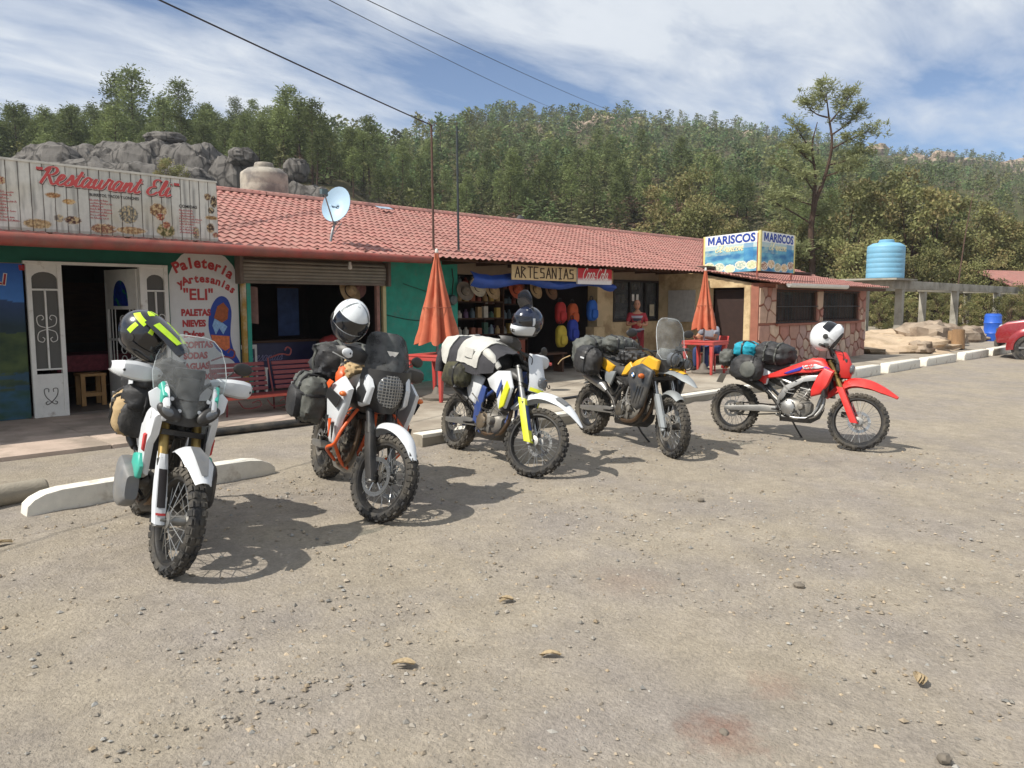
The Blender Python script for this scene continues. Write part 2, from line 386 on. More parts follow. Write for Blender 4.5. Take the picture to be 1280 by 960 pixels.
# dry leaf scraps
m_leaf = M('dry_husk', srgb('9c8a6c'), .85, var=.3, scale=90)
def husk(x, y, rz, lab, L=.1, n=4):
    t = thing('dry_husk', lab, 'leaf', (x, y, gz(y) + .004), rz)
    for i in range(n):
        a = rng.uniform(-.5, .5); b = MB(); G = [[(L*u*math.cos(a)-.02*w*math.sin(a)+rng.uniform(-.004,.004), L*u*math.sin(a)+w*.018*math.sin(math.pi*min(1,u+.1))+i*.008, .008+.012*math.sin(math.pi*u)+.01*w*w+i*.004) for w in (-1, 0, 1)] for u in (0, .25, .5, .75, 1)]
        b.sheet(G, .0015).build('blade', m_leaf, t)
husk(2.2, 2.91, 2.2, 'pale torn corn husk lying on the gravel'); husk(2.72, 2.55, -.5, 'narrow dry leaf lying flat on the gravel', .1, 2); husk(3.86, 1.13, .4, 'crumpled dry leaf near the red stained earth', .1, 4); husk(3.11, 3.15, 2.5, 'small curled brown leaf on open gravel', .08, 2)
husk(1.05, 6.2, .2, 'brown twig of bark left of the wheel stop', .16, 2)

# pavement
m_conc = M('old_concrete', srgb('a39a8b'), .92, var=.12, scale=3, col2=srgb('8d8375'), c2scale=1.3, bump=.35, bscale=50, spec=.2)
m_conc2 = M('pinkish_concrete', srgb('b3a192'), .92, var=.12, scale=4, col2=srgb('96897b'), c2scale=1.7, bump=.35, bscale=40, spec=.2)
m_white = M('worn_white_paint', srgb('d8d3c6'), .75, var=.08, scale=14, col2=srgb('a89d8c'), c2scale=5, c2lo=.56, c2hi=.72, bump=.2)
m_kerb = M('kerb_concrete', srgb('8f8778'), .9, var=.15, scale=6, bump=.4)
p = tag(bpy.data.objects.new('pavement', None), kind='structure'); COL.objects.link(p)
xs = [5.6 + 1.9 * i for i in range(8)]
for i, x in enumerate(xs):           # paving bays with open joints
    x1 = min(x + 1.888, 23.9)
    for y0, y1 in ((7.24, 9.3), (9.312, 11.9)):
        zt = .2 + rng.uniform(-.003, .003); MB().bb(x, x1, y0, y1, -.15, zt).build('slab', m_conc, p, bevel=.008)
for i in range(6):
    MB().bb(-3 + 1.44 * i, -3 + 1.44 * i + 1.43, 9.05, 11.9, -.15, .165 + rng.uniform(-.003, .003)).build('slab', m_conc2, p, bevel=.008)
MB().bb(19.0 + 1.8, 23.9, 7.24, 11.9, -.16, .195).build('slab', m_conc, p, bevel=.008)
def kerb(x0, x1, y, lab, h=.2, wt=True):
    t = tag(thing('kerb', lab, 'kerb', ((x0+x1)/2, y, gz(y) - .03), group='kerbs along the pavement'))
    L = x1 - x0; MB().bb(-L/2, L/2, 0, .2, -.1, h - gz(y) + .03 - .004).build('kerb_stone', m_kerb, t, bevel=.018)
    if wt: MB().bb(-L/2 + .004, L/2 - .004, -.003, .19, h - gz(y) - .012, h - gz(y) + .032).build('painted_top', m_white, t, bevel=.012)
kerb(5.45, 9.7, 7.0, 'long grey kerb with white top behind the white and yellow motorcycle')
kerb(9.72, 13.1, 7.0, 'long grey kerb with white top behind the yellow motorcycle')
kerb(13.12, 16.6, 7.0, 'grey kerb with white top before the seafood room')
for i, (a, b_, lab) in enumerate([(17.0, 18.9, 'white kerb block behind the red motorcycle front wheel'), (19.4, 21.6, 'white kerb block below the stone wall corner'), (22.1, 24.6, 'white kerb block beside the dirt mound'), (25.4, 27.9, 'white kerb block before the sawn log'), (28.4, 30.9, 'white kerb block at the red car')]):
    L = b_ - a; t = thing('kerb_block', lab, 'kerb', ((a+b_)/2, 6.8, gz(6.8) - .02), group='white kerb blocks beside the lot'); 
    MB().sloft([(-L/2, .12, .09, .2, .16), (-L/2 + .06, .12, .12, .24, .26), (L/2 - .06, .12, .12, .24, .26), (L/2, .12, .09, .2, .16)], e=7, n=20, k=0).build('block', m_white, t, ang=50)
# wheel stop with ramped round ends
t = thing('wheel_stop', 'long white concrete wheel stop with rounded ends behind the turquoise motorcycle', 'wheel stop', (2.5, 6.95, gz(6.95)), R(1))
prof = [(-1.06, .0), (-1.05, .07), (-1.0, .115), (-.92, .15), (-.8, .168), (-.4, .172), (.4, .172), (.8, .168), (.92, .15), (1.0, .115), (1.05, .07), (1.06, 0), (1.06, -.06), (-1.06, -.06)]
MB().poly([(x, -.09, z) for x, z in prof], (0, .18, 0)).build('stop_body', m_white, t, bevel=.012)
t = thing('concrete_bollard', 'broken grey concrete cylinder lying behind the wheel stop end', 'bollard', (1.45, 7.33, gz(7.3)), R(8))
MB().lathe([(0, -.25), (.075, -.25), (.088, -.235), (.09, .0), (.088, .24), (.07, .26), (0, .262)], 20, (0, 0, .08), 'X').build('cylinder', m_kerb, t)
t = thing('dark_edge_strip', 'long black strip lying along the edge of the pavement', 'pipe', (4.95, 9.0, gz(9) + .02)); MB().tube([(-1.15, .03, .03), (-.3, -.0, .035), (.5, .03, .03), (1.15, .0, .03)], .05, 10, k=4).build('pipe', M('edge_strip_black', (.02, .02, .02), .6, dust=.4), t)  # black tube stands in for the dark line at the pavement edge
t = thing('iron_bar', 'black iron bar lying on the pavement behind the yellow fork', 'bar', (9.1, 8.06, .2)); MB().tube([(-.9, -.06, .02), (0, 0, .02), (.75, .03, .02)], .02, 8).box((.77, .03, .03), (.1, .06, .05)).build('bar', M('black_iron', (.025, .024, .023), .5), t)

# ---- hill behind: a heightfield in the ground frame turned 45 degrees (r to the right, f away)
TT = [-2.4, -.66, -.48, -.3, -.15, 0, .1, .27, .45, .66, .9, 2.4]
F1 = [150, 150, 155, 185, 260, 360, 400, 430, 480, 540, 600, 700]
HR = [29, 29, 30, 37, 52, 85, 94, 93, 92, 94, 104, 112]
CA, SA = math.cos(R(45.4)), math.sin(R(45.4))
def rf2w(r, f): return r * SA + f * CA, -r * CA + f * SA
def smooth(t): t = min(1, max(0, t)); return t * t * (3 - 2 * t)
def hill(r, f):
    t = r / max(f, 1); f1 = float(np.interp(t, TT, F1)); hr = float(np.interp(t, TT, HR)); s = (f - 55) / (f1 - 55)
    h = hr * min(max(s, 0), 1) ** 1.12
    if s > 1: h = hr - (f - f1) * .16
    w = smooth((-.1 - t) / .12)
    h += w * 6.5 * smooth((f - 80) / 12) * (1 - smooth((f - 96) / 60))
    a = smooth((f - 55) / 60)
    h += a * (5.5 * nz(r / 70, f / 70, 3, 4) + 1.2 * nz(r / 14, f / 14, 5, 4)) * (1 if s < 1 else 1.0)
    return max(h, -1.) + .1 - .8 * (1 - smooth((f - 52) / 14))
m_hill = M('hill_soil', srgb('57503c'), .95, var=.3, scale=.12, col2=srgb('474a2c'), c2scale=.05, c2lo=.4, c2hi=.62, bump=.6, bscale=.8, spec=.1)
def build_hill():
    ts = np.linspace(-1.5, 1.5, 190); fsn = [50 + 0.0] ; f = 50.
    while f < 820: f *= 1.022; fsn.append(f)
    vs = []
    for f in fsn:
        for t in ts: x, y = rf2w(t * f, f); vs.append((x, y, hill(t * f, f)))
    nt_ = len(ts); fc = [(j*nt_+i, j*nt_+i+1, (j+1)*nt_+i+1, (j+1)*nt_+i) for j in range(len(fsn)-1) for i in range(nt_-1)]
    me = bpy.data.meshes.new('hill'); me.from_pydata(vs, [], fc); me.polygons.foreach_set('use_smooth', [True]*len(fc)); me.materials.append(m_hill); tag(link('hill', me), kind='structure')
build_hill()

# ---- rocks
m_gran = M('weathered_granite', srgb('6f6b66'), .92, var=.35, scale=.9, col2=srgb('3d3a37'), c2scale=.9, c2lo=.46, c2hi=.6, bump=1., bscale=3.5, spec=.15, stretch=(1, 1, .35))
def _cracks(m):
    nt = m.node_tree; n = nt.nodes; l = nt.links; p = n['Principled BSDF']; src = p.inputs['Base Color'].links[0].from_socket; tc = [x for x in n if x.type == 'TEX_COORD'][0]
    mp = n.new('ShaderNodeMapping'); mp.inputs['Scale'].default_value = (.5, .5, .2); l.new(tc.outputs['Object'], mp.inputs[0]); ns = n.new('ShaderNodeTexNoise'); ns.inputs['Scale'].default_value = 1.2; ns.inputs['Detail'].default_value = 5; l.new(mp.outputs[0], ns.inputs['Vector'])
    ad = n.new('ShaderNodeMix'); ad.data_type = 'VECTOR'; ad.inputs[0].default_value = .3; l.new(mp.outputs[0], ad.inputs[4]); l.new(ns.outputs['Color'], ad.inputs[5])
    v = n.new('ShaderNodeTexVoronoi'); v.feature = 'DISTANCE_TO_EDGE'; v.inputs['Scale'].default_value = 1.3; l.new(ad.outputs[1], v.inputs['Vector']); mr = n.new('ShaderNodeMapRange'); mr.inputs[1].default_value = .0; mr.inputs[2].default_value = .05; mr.inputs[3].default_value = .28; mr.inputs[4].default_value = 1; l.new(v.outputs['Distance'], mr.inputs[0])
    g = n.new('ShaderNodeCombineColor'); [l.new(mr.outputs[0], g.inputs[i]) for i in range(3)]; k = n.new('ShaderNodeMix'); k.data_type = 'RGBA'; k.blend_type = 'MULTIPLY'; k.inputs[0].default_value = 1; l.new(src, k.inputs[6]); l.new(g.outputs[0], k.inputs[7]); l.new(k.outputs[2], p.inputs['Base Color'])
_cracks(m_gran)
m_gran2 = M('pale_rock', srgb('a0907e'), .92, var=.25, scale=.5, col2=srgb('6b5c4e'), c2scale=.9, bump=.9, bscale=3, spec=.15)
def rock(name, lab, r_, f, z, dims, seed, mat=m_gran, group=None, e=3.2, lump=.26, n=30, rz=0.):
    x, y = rf2w(r_, f); b = MB().ell((0, 0, 0), dims, n, int(n*.6), e=e, lump=lump, seed=seed, ls=1.5)
    # vertical fissures
    for v in b.v:
        c = mnoise.noise(Vector((v.x * 1.1 / dims[0] * 2 + seed, v.y / dims[1] * 2, v.z * .12)))
        if abs(c) < .1: v.x *= .94; v.y *= .94
        k = mnoise.fractal(Vector((v.x * .55 + seed, v.y * .55, v.z * .3)), .9, 2.2, 5); v *= 1 + .03 * k
    o = b.build(name, mat, loc=(x, y, z), rot=(0, 0, rz - R(44.6)), ang=18); tag(o, lab, 'rock', group); return o
rk = [(-66, 90, 17.0, (7, 5, 6)), (-57, 88, 18.2, (5.5, 5, 6)), (-49, 87, 19.4, (5.5, 4.5, 7)), (-41, 88, 20.0, (5, 4.5, 8)), (-35, 87, 19.6, (3.6, 4, 8)), (-30.2, 86, 18.4, (2.6, 3.2, 7)), (-25.6, 84, 16.6, (2.8, 2.8, 6)), (-21.6, 83, 15.0, (2.6, 2.4, 5)), (-45, 81.5, 17.0, (7, 3, 6)), (-35, 80.5, 16.6, (5, 3, 6)), (-54, 82, 16.4, (6, 3, 6))]
for i, (r_, f, top, d) in enumerate(rk): rock('granite_outcrop', 'grey fissured granite ledge behind the restaurant sign', r_, f, top - 1.0 - d[2] * .98, d, i * 2.7, group='granite ledges on the near slope', e=4.6, lump=.1, n=56)
for i, (r_, f, z, d, lab) in enumerate([(-28.2, 83, 18.3, (1.4, 1.3, .95), 'smooth grey boulder on top of the outcrop above the sign end'), (-38.5, 88, 21.2, (2.3, 1.6, .7), 'flat slab boulder lying on the granite outcrop'), (-22.6, 83, 17.0, (1.3, 1.2, 1.2), 'tall rounded boulder standing at the outcrop end'), (-17.5, 76, 11.6, (1.6, 1.5, 1.2), 'pale boulder low on the slope right of the grey tank')]):
    rock('boulder', lab, r_, f, z - 1.3, d, 40 + i, e=2.4, lump=.16)
for i in range(46):   # bare rock heads showing through the far trees
    t = rng.choice([.09, .1, .12, .47, .55, .58, .6, .62, .64, .66, .7, .5, .07, .3, .38]) + rng.uniform(-.03, .03); f1 = float(np.interp(t, TT, F1)); f = f1 * rng.uniform(.78, 1.0); s = rng.uniform(2.5, 6.5)
    rock('rock_head', 'pale bare rock showing through the trees on the far ridge', t * f, f, hill(t * f, f) + s * .2, (s, s * .8, s * rng.uniform(.5, .9)), i * 1.3, m_gran2, 'bare rocks on the far ridge', e=2.8, lump=.35, n=16)

# ---- trees
m_needle = M('pine_needles', (.15, .18, .066), .75, var=.35, scale=.5, objrand=.34, trans=.25, spec=.2)
m_needle_s = M('pine_needles_far', (.08, .1, .04), .8, var=.25, scale=.3, attr='Col', trans=.22, spec=.2)
m_bark = M('pine_bark', srgb('4a3c33'), .95, var=.3, scale=2, objrand=.2, spec=.1)
m_oak = M('oak_leaves', (.185, .19, .075), .7, var=.3, scale=.8, col2=(.27, .195, .095), c2scale=.55, c2lo=.48, c2hi=.7, objrand=.22, trans=.3, spec=.25)
def leafquads(P, D, ln, wd, r_):
    """one quad per point P along direction D (numpy) -> verts, faces"""
    n = len(P); D = D / np.linalg.norm(D, axis=1, keepdims=True); S = np.cross(D, r_.normal(size=(n, 3))); S /= np.linalg.norm(S, axis=1, keepdims=True)
    L = (ln * r_.uniform(.7, 1.3, n))[:, None]; W = (wd * r_.uniform(.7, 1.3, n))[:, None]
    V = np.stack([P, P + D * L * .5 + S * W * .5, P + D * L, P + D * L * .5 - S * W * .5], 1).reshape(-1, 3)
    return V, [(4*i, 4*i+1, 4*i+2, 4*i+3) for i in range(n)]
def mesh_np(name, V, Fc, mat):
    me = bpy.data.meshes.new(name); V = np.asarray(V, np.float32); Fa = np.asarray(Fc, np.int32); k = Fa.shape[1]
    me.vertices.add(len(V)); me.vertices.foreach_set('co', V.ravel()); me.loops.add(Fa.size); me.loops.foreach_set('vertex_index', Fa.ravel())
    me.polygons.add(len(Fa)); me.polygons.foreach_set('loop_start', np.arange(0, Fa.size, k, dtype=np.int32)); me.update(calc_edges=True); me.materials.append(mat); return me
def pine_geo(seed, H=13., nt=80, per=8, bare=.38, spread=.165, ln=.5, wd=.17):
    r_ = np.random.default_rng(seed); P = []; D = []; tr = MB()
    lean = r_.normal(0, .025, 2); tr.tube([(lean[0]*z, lean[1]*z, z) for z in np.linspace(-.5, H*.96, 7)], [H*.017*(1-.85*k/6) for k in range(7)], 6)
    for i in range(nt):
        u = (i + r_.random()) / nt; z = H * (bare + (1 - bare) * u ** .85); az = r_.uniform(0, 6.28)
        rad = H * spread * (1.02 - u) ** .62 * r_.uniform(.35, 1.1) * (.55 + .45 * min(1, u * 5 + .1)) + .15
        c = np.array([lean[0]*z + rad*math.cos(az), lean[1]*z + rad*math.sin(az), z + rad * r_.uniform(-.12, .3)])
        if i % 3 == 0 and rad > .5: tr.tube([(lean[0]*z, lean[1]*z, z - rad*.25), c], [H*.0045, H*.0015], 3, cap=False)
        s = H * .052 * r_.uniform(.7, 1.25)
        for _ in range(per):
            d = r_.normal(size=3); d[2] = abs(d[2]) * .7 - .1; P.append(c + r_.normal(size=3) * s * np.array([.8, .8, .45])); D.append(d + np.array([math.cos(az), math.sin(az), 0]) * .5)
    V, Fq = leafquads(np.array(P), np.array(D), ln * H / 13, wd * H / 13, r_); return V, Fq, tr
PV = []
for s_, kw in enumerate([dict(), dict(bare=.28, spread=.18, nt=90), dict(bare=.45, spread=.14), dict(bare=.2, spread=.17, nt=85), dict(bare=.52, spread=.17, nt=64), dict(bare=.33, spread=.19, nt=85)]):
    V, Fq, tr = pine_geo(100 + s_, per=27, ln=.5, wd=.16, **kw); tr_o = tr.build('trunk', m_bark); tm = tr_o.data; bpy.data.objects.remove(tr_o); PV.append((mesh_np('crown', V, Fq, m_needle), tm))
FV = [pine_geo(200 + s_, nt=26, per=6, ln=1.25, wd=.55, bare=b_, spread=sp) for s_, (b_, sp) in enumerate([(.3, .165), (.2, .19), (.4, .15), (.25, .18), (.1, .25)])] + [pine_geo(260 + s_, nt=18, per=4, ln=1.7, wd=.85, bare=b_, spread=sp) for s_, (b_, sp) in enumerate([(.25, .165), (.15, .19), (.3, .15), (.2, .18)])]
# candidate spots by hashed grid in the ground frame
spots = []
for k in range(17000):
    t = rng.uniform(-.82, .86); f1 = float(np.interp(t, TT, F1)); u = rng.random(); f = math.sqrt(62**2 + u * ((f1*1.03)**2 - 62**2)); r_ = t * f
    dens = .95 + .5 * nz(r_/55, f/55, 8, 3)
    if t > .42: dens *= .62
    if t < -.1 and f < 92: continue
    if t > -.1 and f < 94 - 30 * smooth((t - .3) / .2): continue
    if rng.random() > dens: continue
    spots.append((r_, f))
keep = []; cell = {}
for r_, f in spots:
    k = (int(r_ // 3.8), int(f // 3.8))
    if any((cx, cy) in cell and (cell[(cx, cy)][0]-r_)**2 + (cell[(cx, cy)][1]-f)**2 < (2.5 + f*.0026)**2 for cx in range(k[0]-1, k[0]+2) for cy in range(k[1]-1, k[1]+2)): continue
    cell[k] = (r_, f); keep.append((r_, f))
def tree_h(r_, f): return 6.6 * (1 + .28 * nz(r_*.7, f*.7, 4, 2)) * rng.choice((rng.uniform(.5, .8), rng.uniform(.75, 1.1), rng.uniform(.95, 1.4)))
trees = []
for (r_, f) in keep:
    H = tree_h(r_, f)
    if r_/f > .45: H *= .8
    if r_/f < -.08: H *= 1.0 + .12 * smooth((-.08 - r_/f) / .15)
    trees.append([H / f, r_, f, H])
# skyline pines on the near left knoll, set one by one
for (az, f, H) in [(-0.478, 118, 16), (-0.496, 122, 14.5), (-0.419, 125, 14), (-0.527, 120, 11), (-0.589, 115, 10), (-0.641, 112, 9.5), (-0.564, 126, 10.5), (-0.450, 124, 9), (-0.383, 130, 12), (-0.352, 128, 11), (-0.615, 122, 10), (-0.305, 130, 12), (-0.284, 122, 14), (-0.253, 135, 12.5), (-0.331, 140, 11.5), (-0.662, 118, 10.5), (-0.540, 112, 8), (-0.403, 112, 8.5), (-0.509, 108, 9)]:
    trees.append([9, az * f, f, H * (1.0 if H > 13.5 else .9)])
trees.sort(key=lambda q: -q[0])
GP = 'pines standing on the wooded hillside'
LABS = ['dark green bushy pine on the wooded hillside', 'tall green pine with bare lower trunk on the wooded hillside']
for i, (_, r_, f, H) in enumerate(trees[:298]):
    x, y = rf2w(r_, f); v = (i * 5 + int(H * 7)) % 6
    if i < 3: v = 4
    lab = 'tall green pine with bare lower trunk on the wooded hillside' if v in (2, 4, 0) else 'bushy green pine with low crown on the wooded hillside'
    t = thing('pine_tree', lab, 'tree', (x, y, hill(r_, f) - .3), rng.uniform(0, 6.28), GP, H / 13.)
    link('crown', PV[v][0], t); link('trunk', PV[v][1], t)
AV = []; AF = []; AC = []; TV = MB(); off = 0
def addfar(x, y, z, H, v, col, sq=1.):
    global off
    V, Fq, tr = FV[v + (5 if math.hypot(x, y) > 215 and v < 4 else 0)]; s = H / 13.; a = rng.uniform(0, 6.28); ca, sa = math.cos(a), math.sin(a)
    W = np.stack([(V[:,0]*ca - V[:,1]*sa)*s*sq + x, (V[:,0]*sa + V[:,1]*ca)*s*sq + y, V[:,2]*s + z], 1); AV.append(W); AF.append(np.array(Fq) + off); off += len(V)
    g = nrng.uniform(.75, 1.25, (len(V)//4, 1)).repeat(4, 0); AC.append(np.array([col]) * g)
for i, (_, r_, f, H) in enumerate(trees[298:]):
    x, y = rf2w(r_, f); z = hill(r_, f) - .3; g = rng.uniform(.55, 1.4); w = rng.uniform(-.02, .045)
    addfar(x, y, z, H, i % 4, ((.128 + w) * g, .168 * g, .066 * g))
    if i % 2 == 0: TV.tube([(x, y, z), (x, y, z + H * .8)], [H * .014, H * .005], 3, cap=False)
for i in range(2000):    # low scrub between the trunks
    t = rng.uniform(-.8, .85); f1 = float(np.interp(t, TT, F1)); f = math.sqrt(58**2 + rng.random() * (f1**2 - 58**2)) if i > 450 else rng.uniform(84, 135); t = t if i > 450 else rng.uniform(-.12, .3); r_ = t * f
    if t < -.1 and 72 < f < 92: continue
    x, y = rf2w(r_, f); g = rng.uniform(.6, 1.2); red = rng.random() < (.25 if t > .3 else .12)
    addfar(x, y, hill(r_, f) - .8, rng.uniform(2.2, 4.6), 4, (.2*g, .13*g, .085*g) if red else (.14*g, .145*g, .065*g), 1.7)
fo = mesh_np('far_pine_wood', np.concatenate(AV), np.concatenate(AF), m_needle_s)
ca = fo.color_attributes.new('Col', 'FLOAT_COLOR', 'POINT'); arr = np.ones((len(fo.vertices), 4), np.float32); arr[:, :3] = np.concatenate(AC); ca.data.foreach_set('color', arr.ravel())
fw_ = tag(link('far_pine_wood', fo), 'far pine wood and scrub covering the hillside', 'wood', kind='stuff')
tag(TV.build('trunks', m_bark, fw_, smooth=False), kind='stuff')

# broadleaf trees
def oak_geo(seed, H=9., n=7500, ln=.26, wd=.17, wide=.36, low=.12):
    r_ = np.random.default_rng(seed); tr = MB(); rr = random.Random(seed); P = []; D = []
    tr.tube([(0, 0, -.3), (.1, .05, H*.18), (.05, .2, H*.36)], [H*.03, H*.024, H*.018], 8, k=3)
    cl = []
    for i in range(46):
        az = rr.uniform(0, 6.28); u = rr.random(); z = H * (low + (1 - low) * u); rad = H * wide * math.sqrt(max(.02, 1 - abs((u - .42) / .62) ** 2.2)) * rr.uniform(.5, 1.08)
        c = (rad*math.cos(az), rad*math.sin(az), min(z, H*.97)); cl.append((c, H * rr.uniform(.055, .12)))
        if i % 2 == 0: tr.tube([(.05, .15, H*rr.uniform(.15, .36)), (c[0]*.45, c[1]*.45, c[2]*.62 + H*.1), c], [H*.011, H*.006, H*.002], 5, k=3, cap=False)
    for c, s in cl:
        k = int(n / 46); q = r_.normal(size=(k, 3)); q /= np.linalg.norm(q, axis=1, keepdims=True); q = q * (r_.random((k, 1)) ** .4) * s * np.array([1.15, 1.15, .8]); P.append(q + np.array(c)); D.append(q / s + r_.normal(size=(k, 3)) * .8)
    V, Fq = leafquads(np.concatenate(P), np.concatenate(D), ln, wd, r_); return mesh_np('crown', V, Fq, m_oak), tr
OK_ = []
for s_, kw in enumerate([dict(), dict(wide=.42), dict(wide=.32, H=9.), dict(wide=.5, low=.02)]):
    cm, tr = oak_geo(300 + s_, **kw); o = tr.build('trunk', m_bark); tm = o.data; bpy.data.objects.remove(o); OK_.append((cm, tm))
def oak(az, f, H, v, lab, group=None, z=None, name='oak_tree', cat='tree'):
    r_ = az * f; x, y = rf2w(r_, f); t = thing(name, lab, cat, (x, y, (hill(r_, f) if f > 56 else .12) - .1 if z is None else z), rng.uniform(0, 6.28), group, H / 9.)
    link('crown', OK_[v][0], t); link('trunk', OK_[v][1], t)
G2 = 'bushy oaks behind the concrete frame'
for az, f, H, v in [(0.426, 62, 9.6, 1), (0.467, 66, 10.8, 0), (0.505, 62, 9.8, 1), (0.541, 64, 9.2, 0), (0.577, 66, 8.2, 1), (0.615, 70, 7.4, 0), (0.649, 66, 7.0, 1), (0.683, 64, 7.5, 0), (0.450, 55, 6.5, 3), (0.527, 56, 5.6, 3), (0.595, 57, 5.2, 3)]:
    oak(az, f, H, v, 'low spreading oak in front of the taller oaks behind the concrete frame' if v == 3 else 'bushy tall olive and brown oak behind the concrete frame', G2)
oak(0.213, 75, 10.2, 1, 'dark broad oak behind the seafood sign'); oak(0.248, 72, 7.2, 3, 'low oak just right of the dark broad oak behind the roof ridge')
oak(0.357, 63, 7.0, 0, 'pale olive oak behind the seafood sign panels'); oak(0.300, 68, 6.6, 3, 'low bushy oak behind the roof ridge end')
oak(-0.432, 74, 4.4, 2, 'rounded green bush growing before the granite outcrop', name='bush', cat='bush', z=10.6)
for az, f, H in [(0.474, 49, 2.4), (0.517, 47, 2.0), (0.550, 51, 2.6), (0.584, 48, 2.1), (0.612, 50, 2.7), (0.643, 46, 2.2), (0.667, 50, 3)]:
    oak(az, f, H, 3, 'low dry bush growing under the concrete frame', 'bushes under the concrete frame', name='bush', cat='bush')
# the tall crooked pine
def tall_pine():
    f = 60; r_ = .383 * f; x, y = rf2w(r_, f); t = thing('tall_pine', 'tall crooked pine with open crown towering over the oaks', 'tree', (x, y, hill(r_, f) - .3), R(-44.6))
    tr = MB(); rr = random.Random(5); q = np.random.default_rng(5); tips = []
    tr.tube([(0, 0, -.3), (.1, 0, 4), (-.1, .1, 7.2), (.15, 0, 9.6)], [.3, .25, .22, .18], 9, k=4)
    tr.tube([(.15, 0, 9.4), (.9, .2, 11.4), (1.2, 0, 13.5), (1.0, .3, 15.6), (.6, 0, 17.2)], [.16, .13, .1, .07, .03], 7, k=4)
    tr.tube([(-.05, 0, 8.6), (.05, .1, 11.2), (-.3, 0, 13.4), (.1, .2, 15.2)], [.15, .11, .07, .03], 7, k=4)
    limbs = [((-.05, 0, 9.0), (-2.6, .5, 10.0)), ((-.1, 0, 7.6), (-3.6, -.4, 9.4)), ((.1, 0, 10.6), (-2.6, 1, 12.2)), ((0, 0, 12), (-2.2, -.8, 13.6)), ((-.2, 0, 13), (-1.6, .6, 15.2)),
             ((1.0, 0, 12.0), (3.6, .4, 13.2)), ((1.2, 0, 13.2), (4.3, -.5, 14.6)), ((1.1, 0, 14.2), (3.4, .8, 16.0)), ((1.0, 0, 15.2), (2.2, -.7, 17.0)), ((.7, 0, 16.6), (.3, .5, 17.8)), ((.9, 0, 11.2), (3.0, -.8, 11.9)), ((.1, 0, 6.0), (-1.8, .6, 4.6)), ((0, 0, 5.6), (1.8, .5, 6.2)), ((.1, 0, 5), (-2.3, -.4, 6.0)), ((.8, 0, 15.5), (-.8, .6, 16.7)), ((-.1, .1, 8.2), (1.7, 1.2, 8.8)), ((0, 0, 10), (-1.5, -1.4, 11.2))]
    P = []; D = []
    for a, b in limbs:
        a = Vector(a); b = Vector(b); m = (a + b) / 2 + Vector((0, 0, rr.uniform(-.3, .15))); tr.tube([a, m, b], [.075, .05, .02], 5, k=3, cap=False)
        for k in range(30):
            u = rr.uniform(.38, 1.1); c = a.lerp(b, u) + Vector((rr.gauss(0, .42), rr.gauss(0, .42), rr.gauss(.12, .26)))
            tr.tube([a.lerp(b, min(u, 1)), c], [.018, .008], 3, cap=False)
            for _ in range(26): d = q.normal(size=3); d[2] = abs(d[2]) * .6; P.append(np.array(c) + q.normal(size=3) * .13); D.append(d)
    V, Fq = leafquads(np.array(P), np.array(D), .34, .075, q); link('crown', mesh_np('crown', V, Fq, M('pine_needles_near', (.25, .27, .12), .7, var=.3, scale=.6, trans=.35)), t); tr.build('trunk', m_bark, t)
tall_pine()
# ------------------------------------------------------------------ the long shop building
m_green = M('teal_green_paint', srgb('2f9c86'), .75, var=.14, scale=6, col2=srgb('5a8a7c'), c2scale=4.5, c2lo=.56, c2hi=.74, dust=.16, dustcol=(.2, .19, .16), bump=.15, bscale=30)
m_dgreen = M('dark_green_paint', srgb('175b4a'), .75, var=.12, scale=5, bump=.15, bscale=30)
m_cream = M('cream_plaster', srgb('cdb58c'), .9, var=.1, scale=3, col2=srgb('a98f6a'), c2scale=2.2, bump=.25, bscale=35)
m_plaster = M('dim_plaster', srgb('8d7c69'), .9, var=.15, scale=3, bump=.3)
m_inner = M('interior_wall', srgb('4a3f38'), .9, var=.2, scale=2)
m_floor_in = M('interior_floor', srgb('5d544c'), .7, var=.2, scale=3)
m_tile = M('salmon_roof_sheet', srgb('99635a'), .7, var=.14, scale=2.2, col2=srgb('895d55'), c2scale=1.6, c2lo=.42, c2hi=.66, dust=.3, dustcol=(.5, .36, .28), objrand=.07)
m_gut = M('red_oxide_gutter', srgb('8c3f35'), .6, var=.12, scale=4, col2=srgb('7a4438'), c2scale=3, dust=.15)
m_wmet = M('white_painted_metal', srgb('d9d6cd'), .5, var=.07, scale=8, col2=srgb('a59a8a'), c2scale=6, c2lo=.6, c2hi=.75)
m_wood = M('dark_wood', srgb('4f3524'), .8, var=.25, scale=4, stretch=(1, 1, 8))
m_lwood = M('pine_stool_wood', srgb('a87f4e'), .7, var=.2, scale=5, stretch=(6, 1, 1))
m_print = M('weathered_print', attr='Col', rough=.75, var=.06, scale=20, dust=.06, dustcol=(.32, .3, .28))
m_paintwall = M('painted_wall', attr='Col', rough=.8, var=.06, scale=12, bump=.15, bscale=30)
m_redlet = M('red_lettering', srgb('b03534'), .6, var=.1, scale=20)
m_dark = M('dark_lettering', srgb('241f1f'), .6)
m_blue = M('blue_paint', srgb('1d3f96'), .6, var=.1)
SHOP = thing('shop_building', 'long single storey shop building with salmon tiled roof and green front', 'building', (0, 0, 0))
FY, EY, EZ, RY, RZ = 11.9, 10.5, 2.5, 14.5, 3.84
X0, X1 = -2.2, 17.15          # main block; the stone room follows on
def wallp(name, x0, x1, z0, z1, mat, y0=FY, y1=FY + .2, par=SHOP, bv=0.): return MB().bb(x0, x1, y0, y1, z0, z1).build(name, mat, par, bevel=bv)
wallp('wall', X0, 2.64, .15, 2.86, m_plaster); wallp('wall', 4.5, 5.62, .15, 2.86, m_cream)
wallp('wall', 8.4, 10.2, .15, 2.86, m_green)
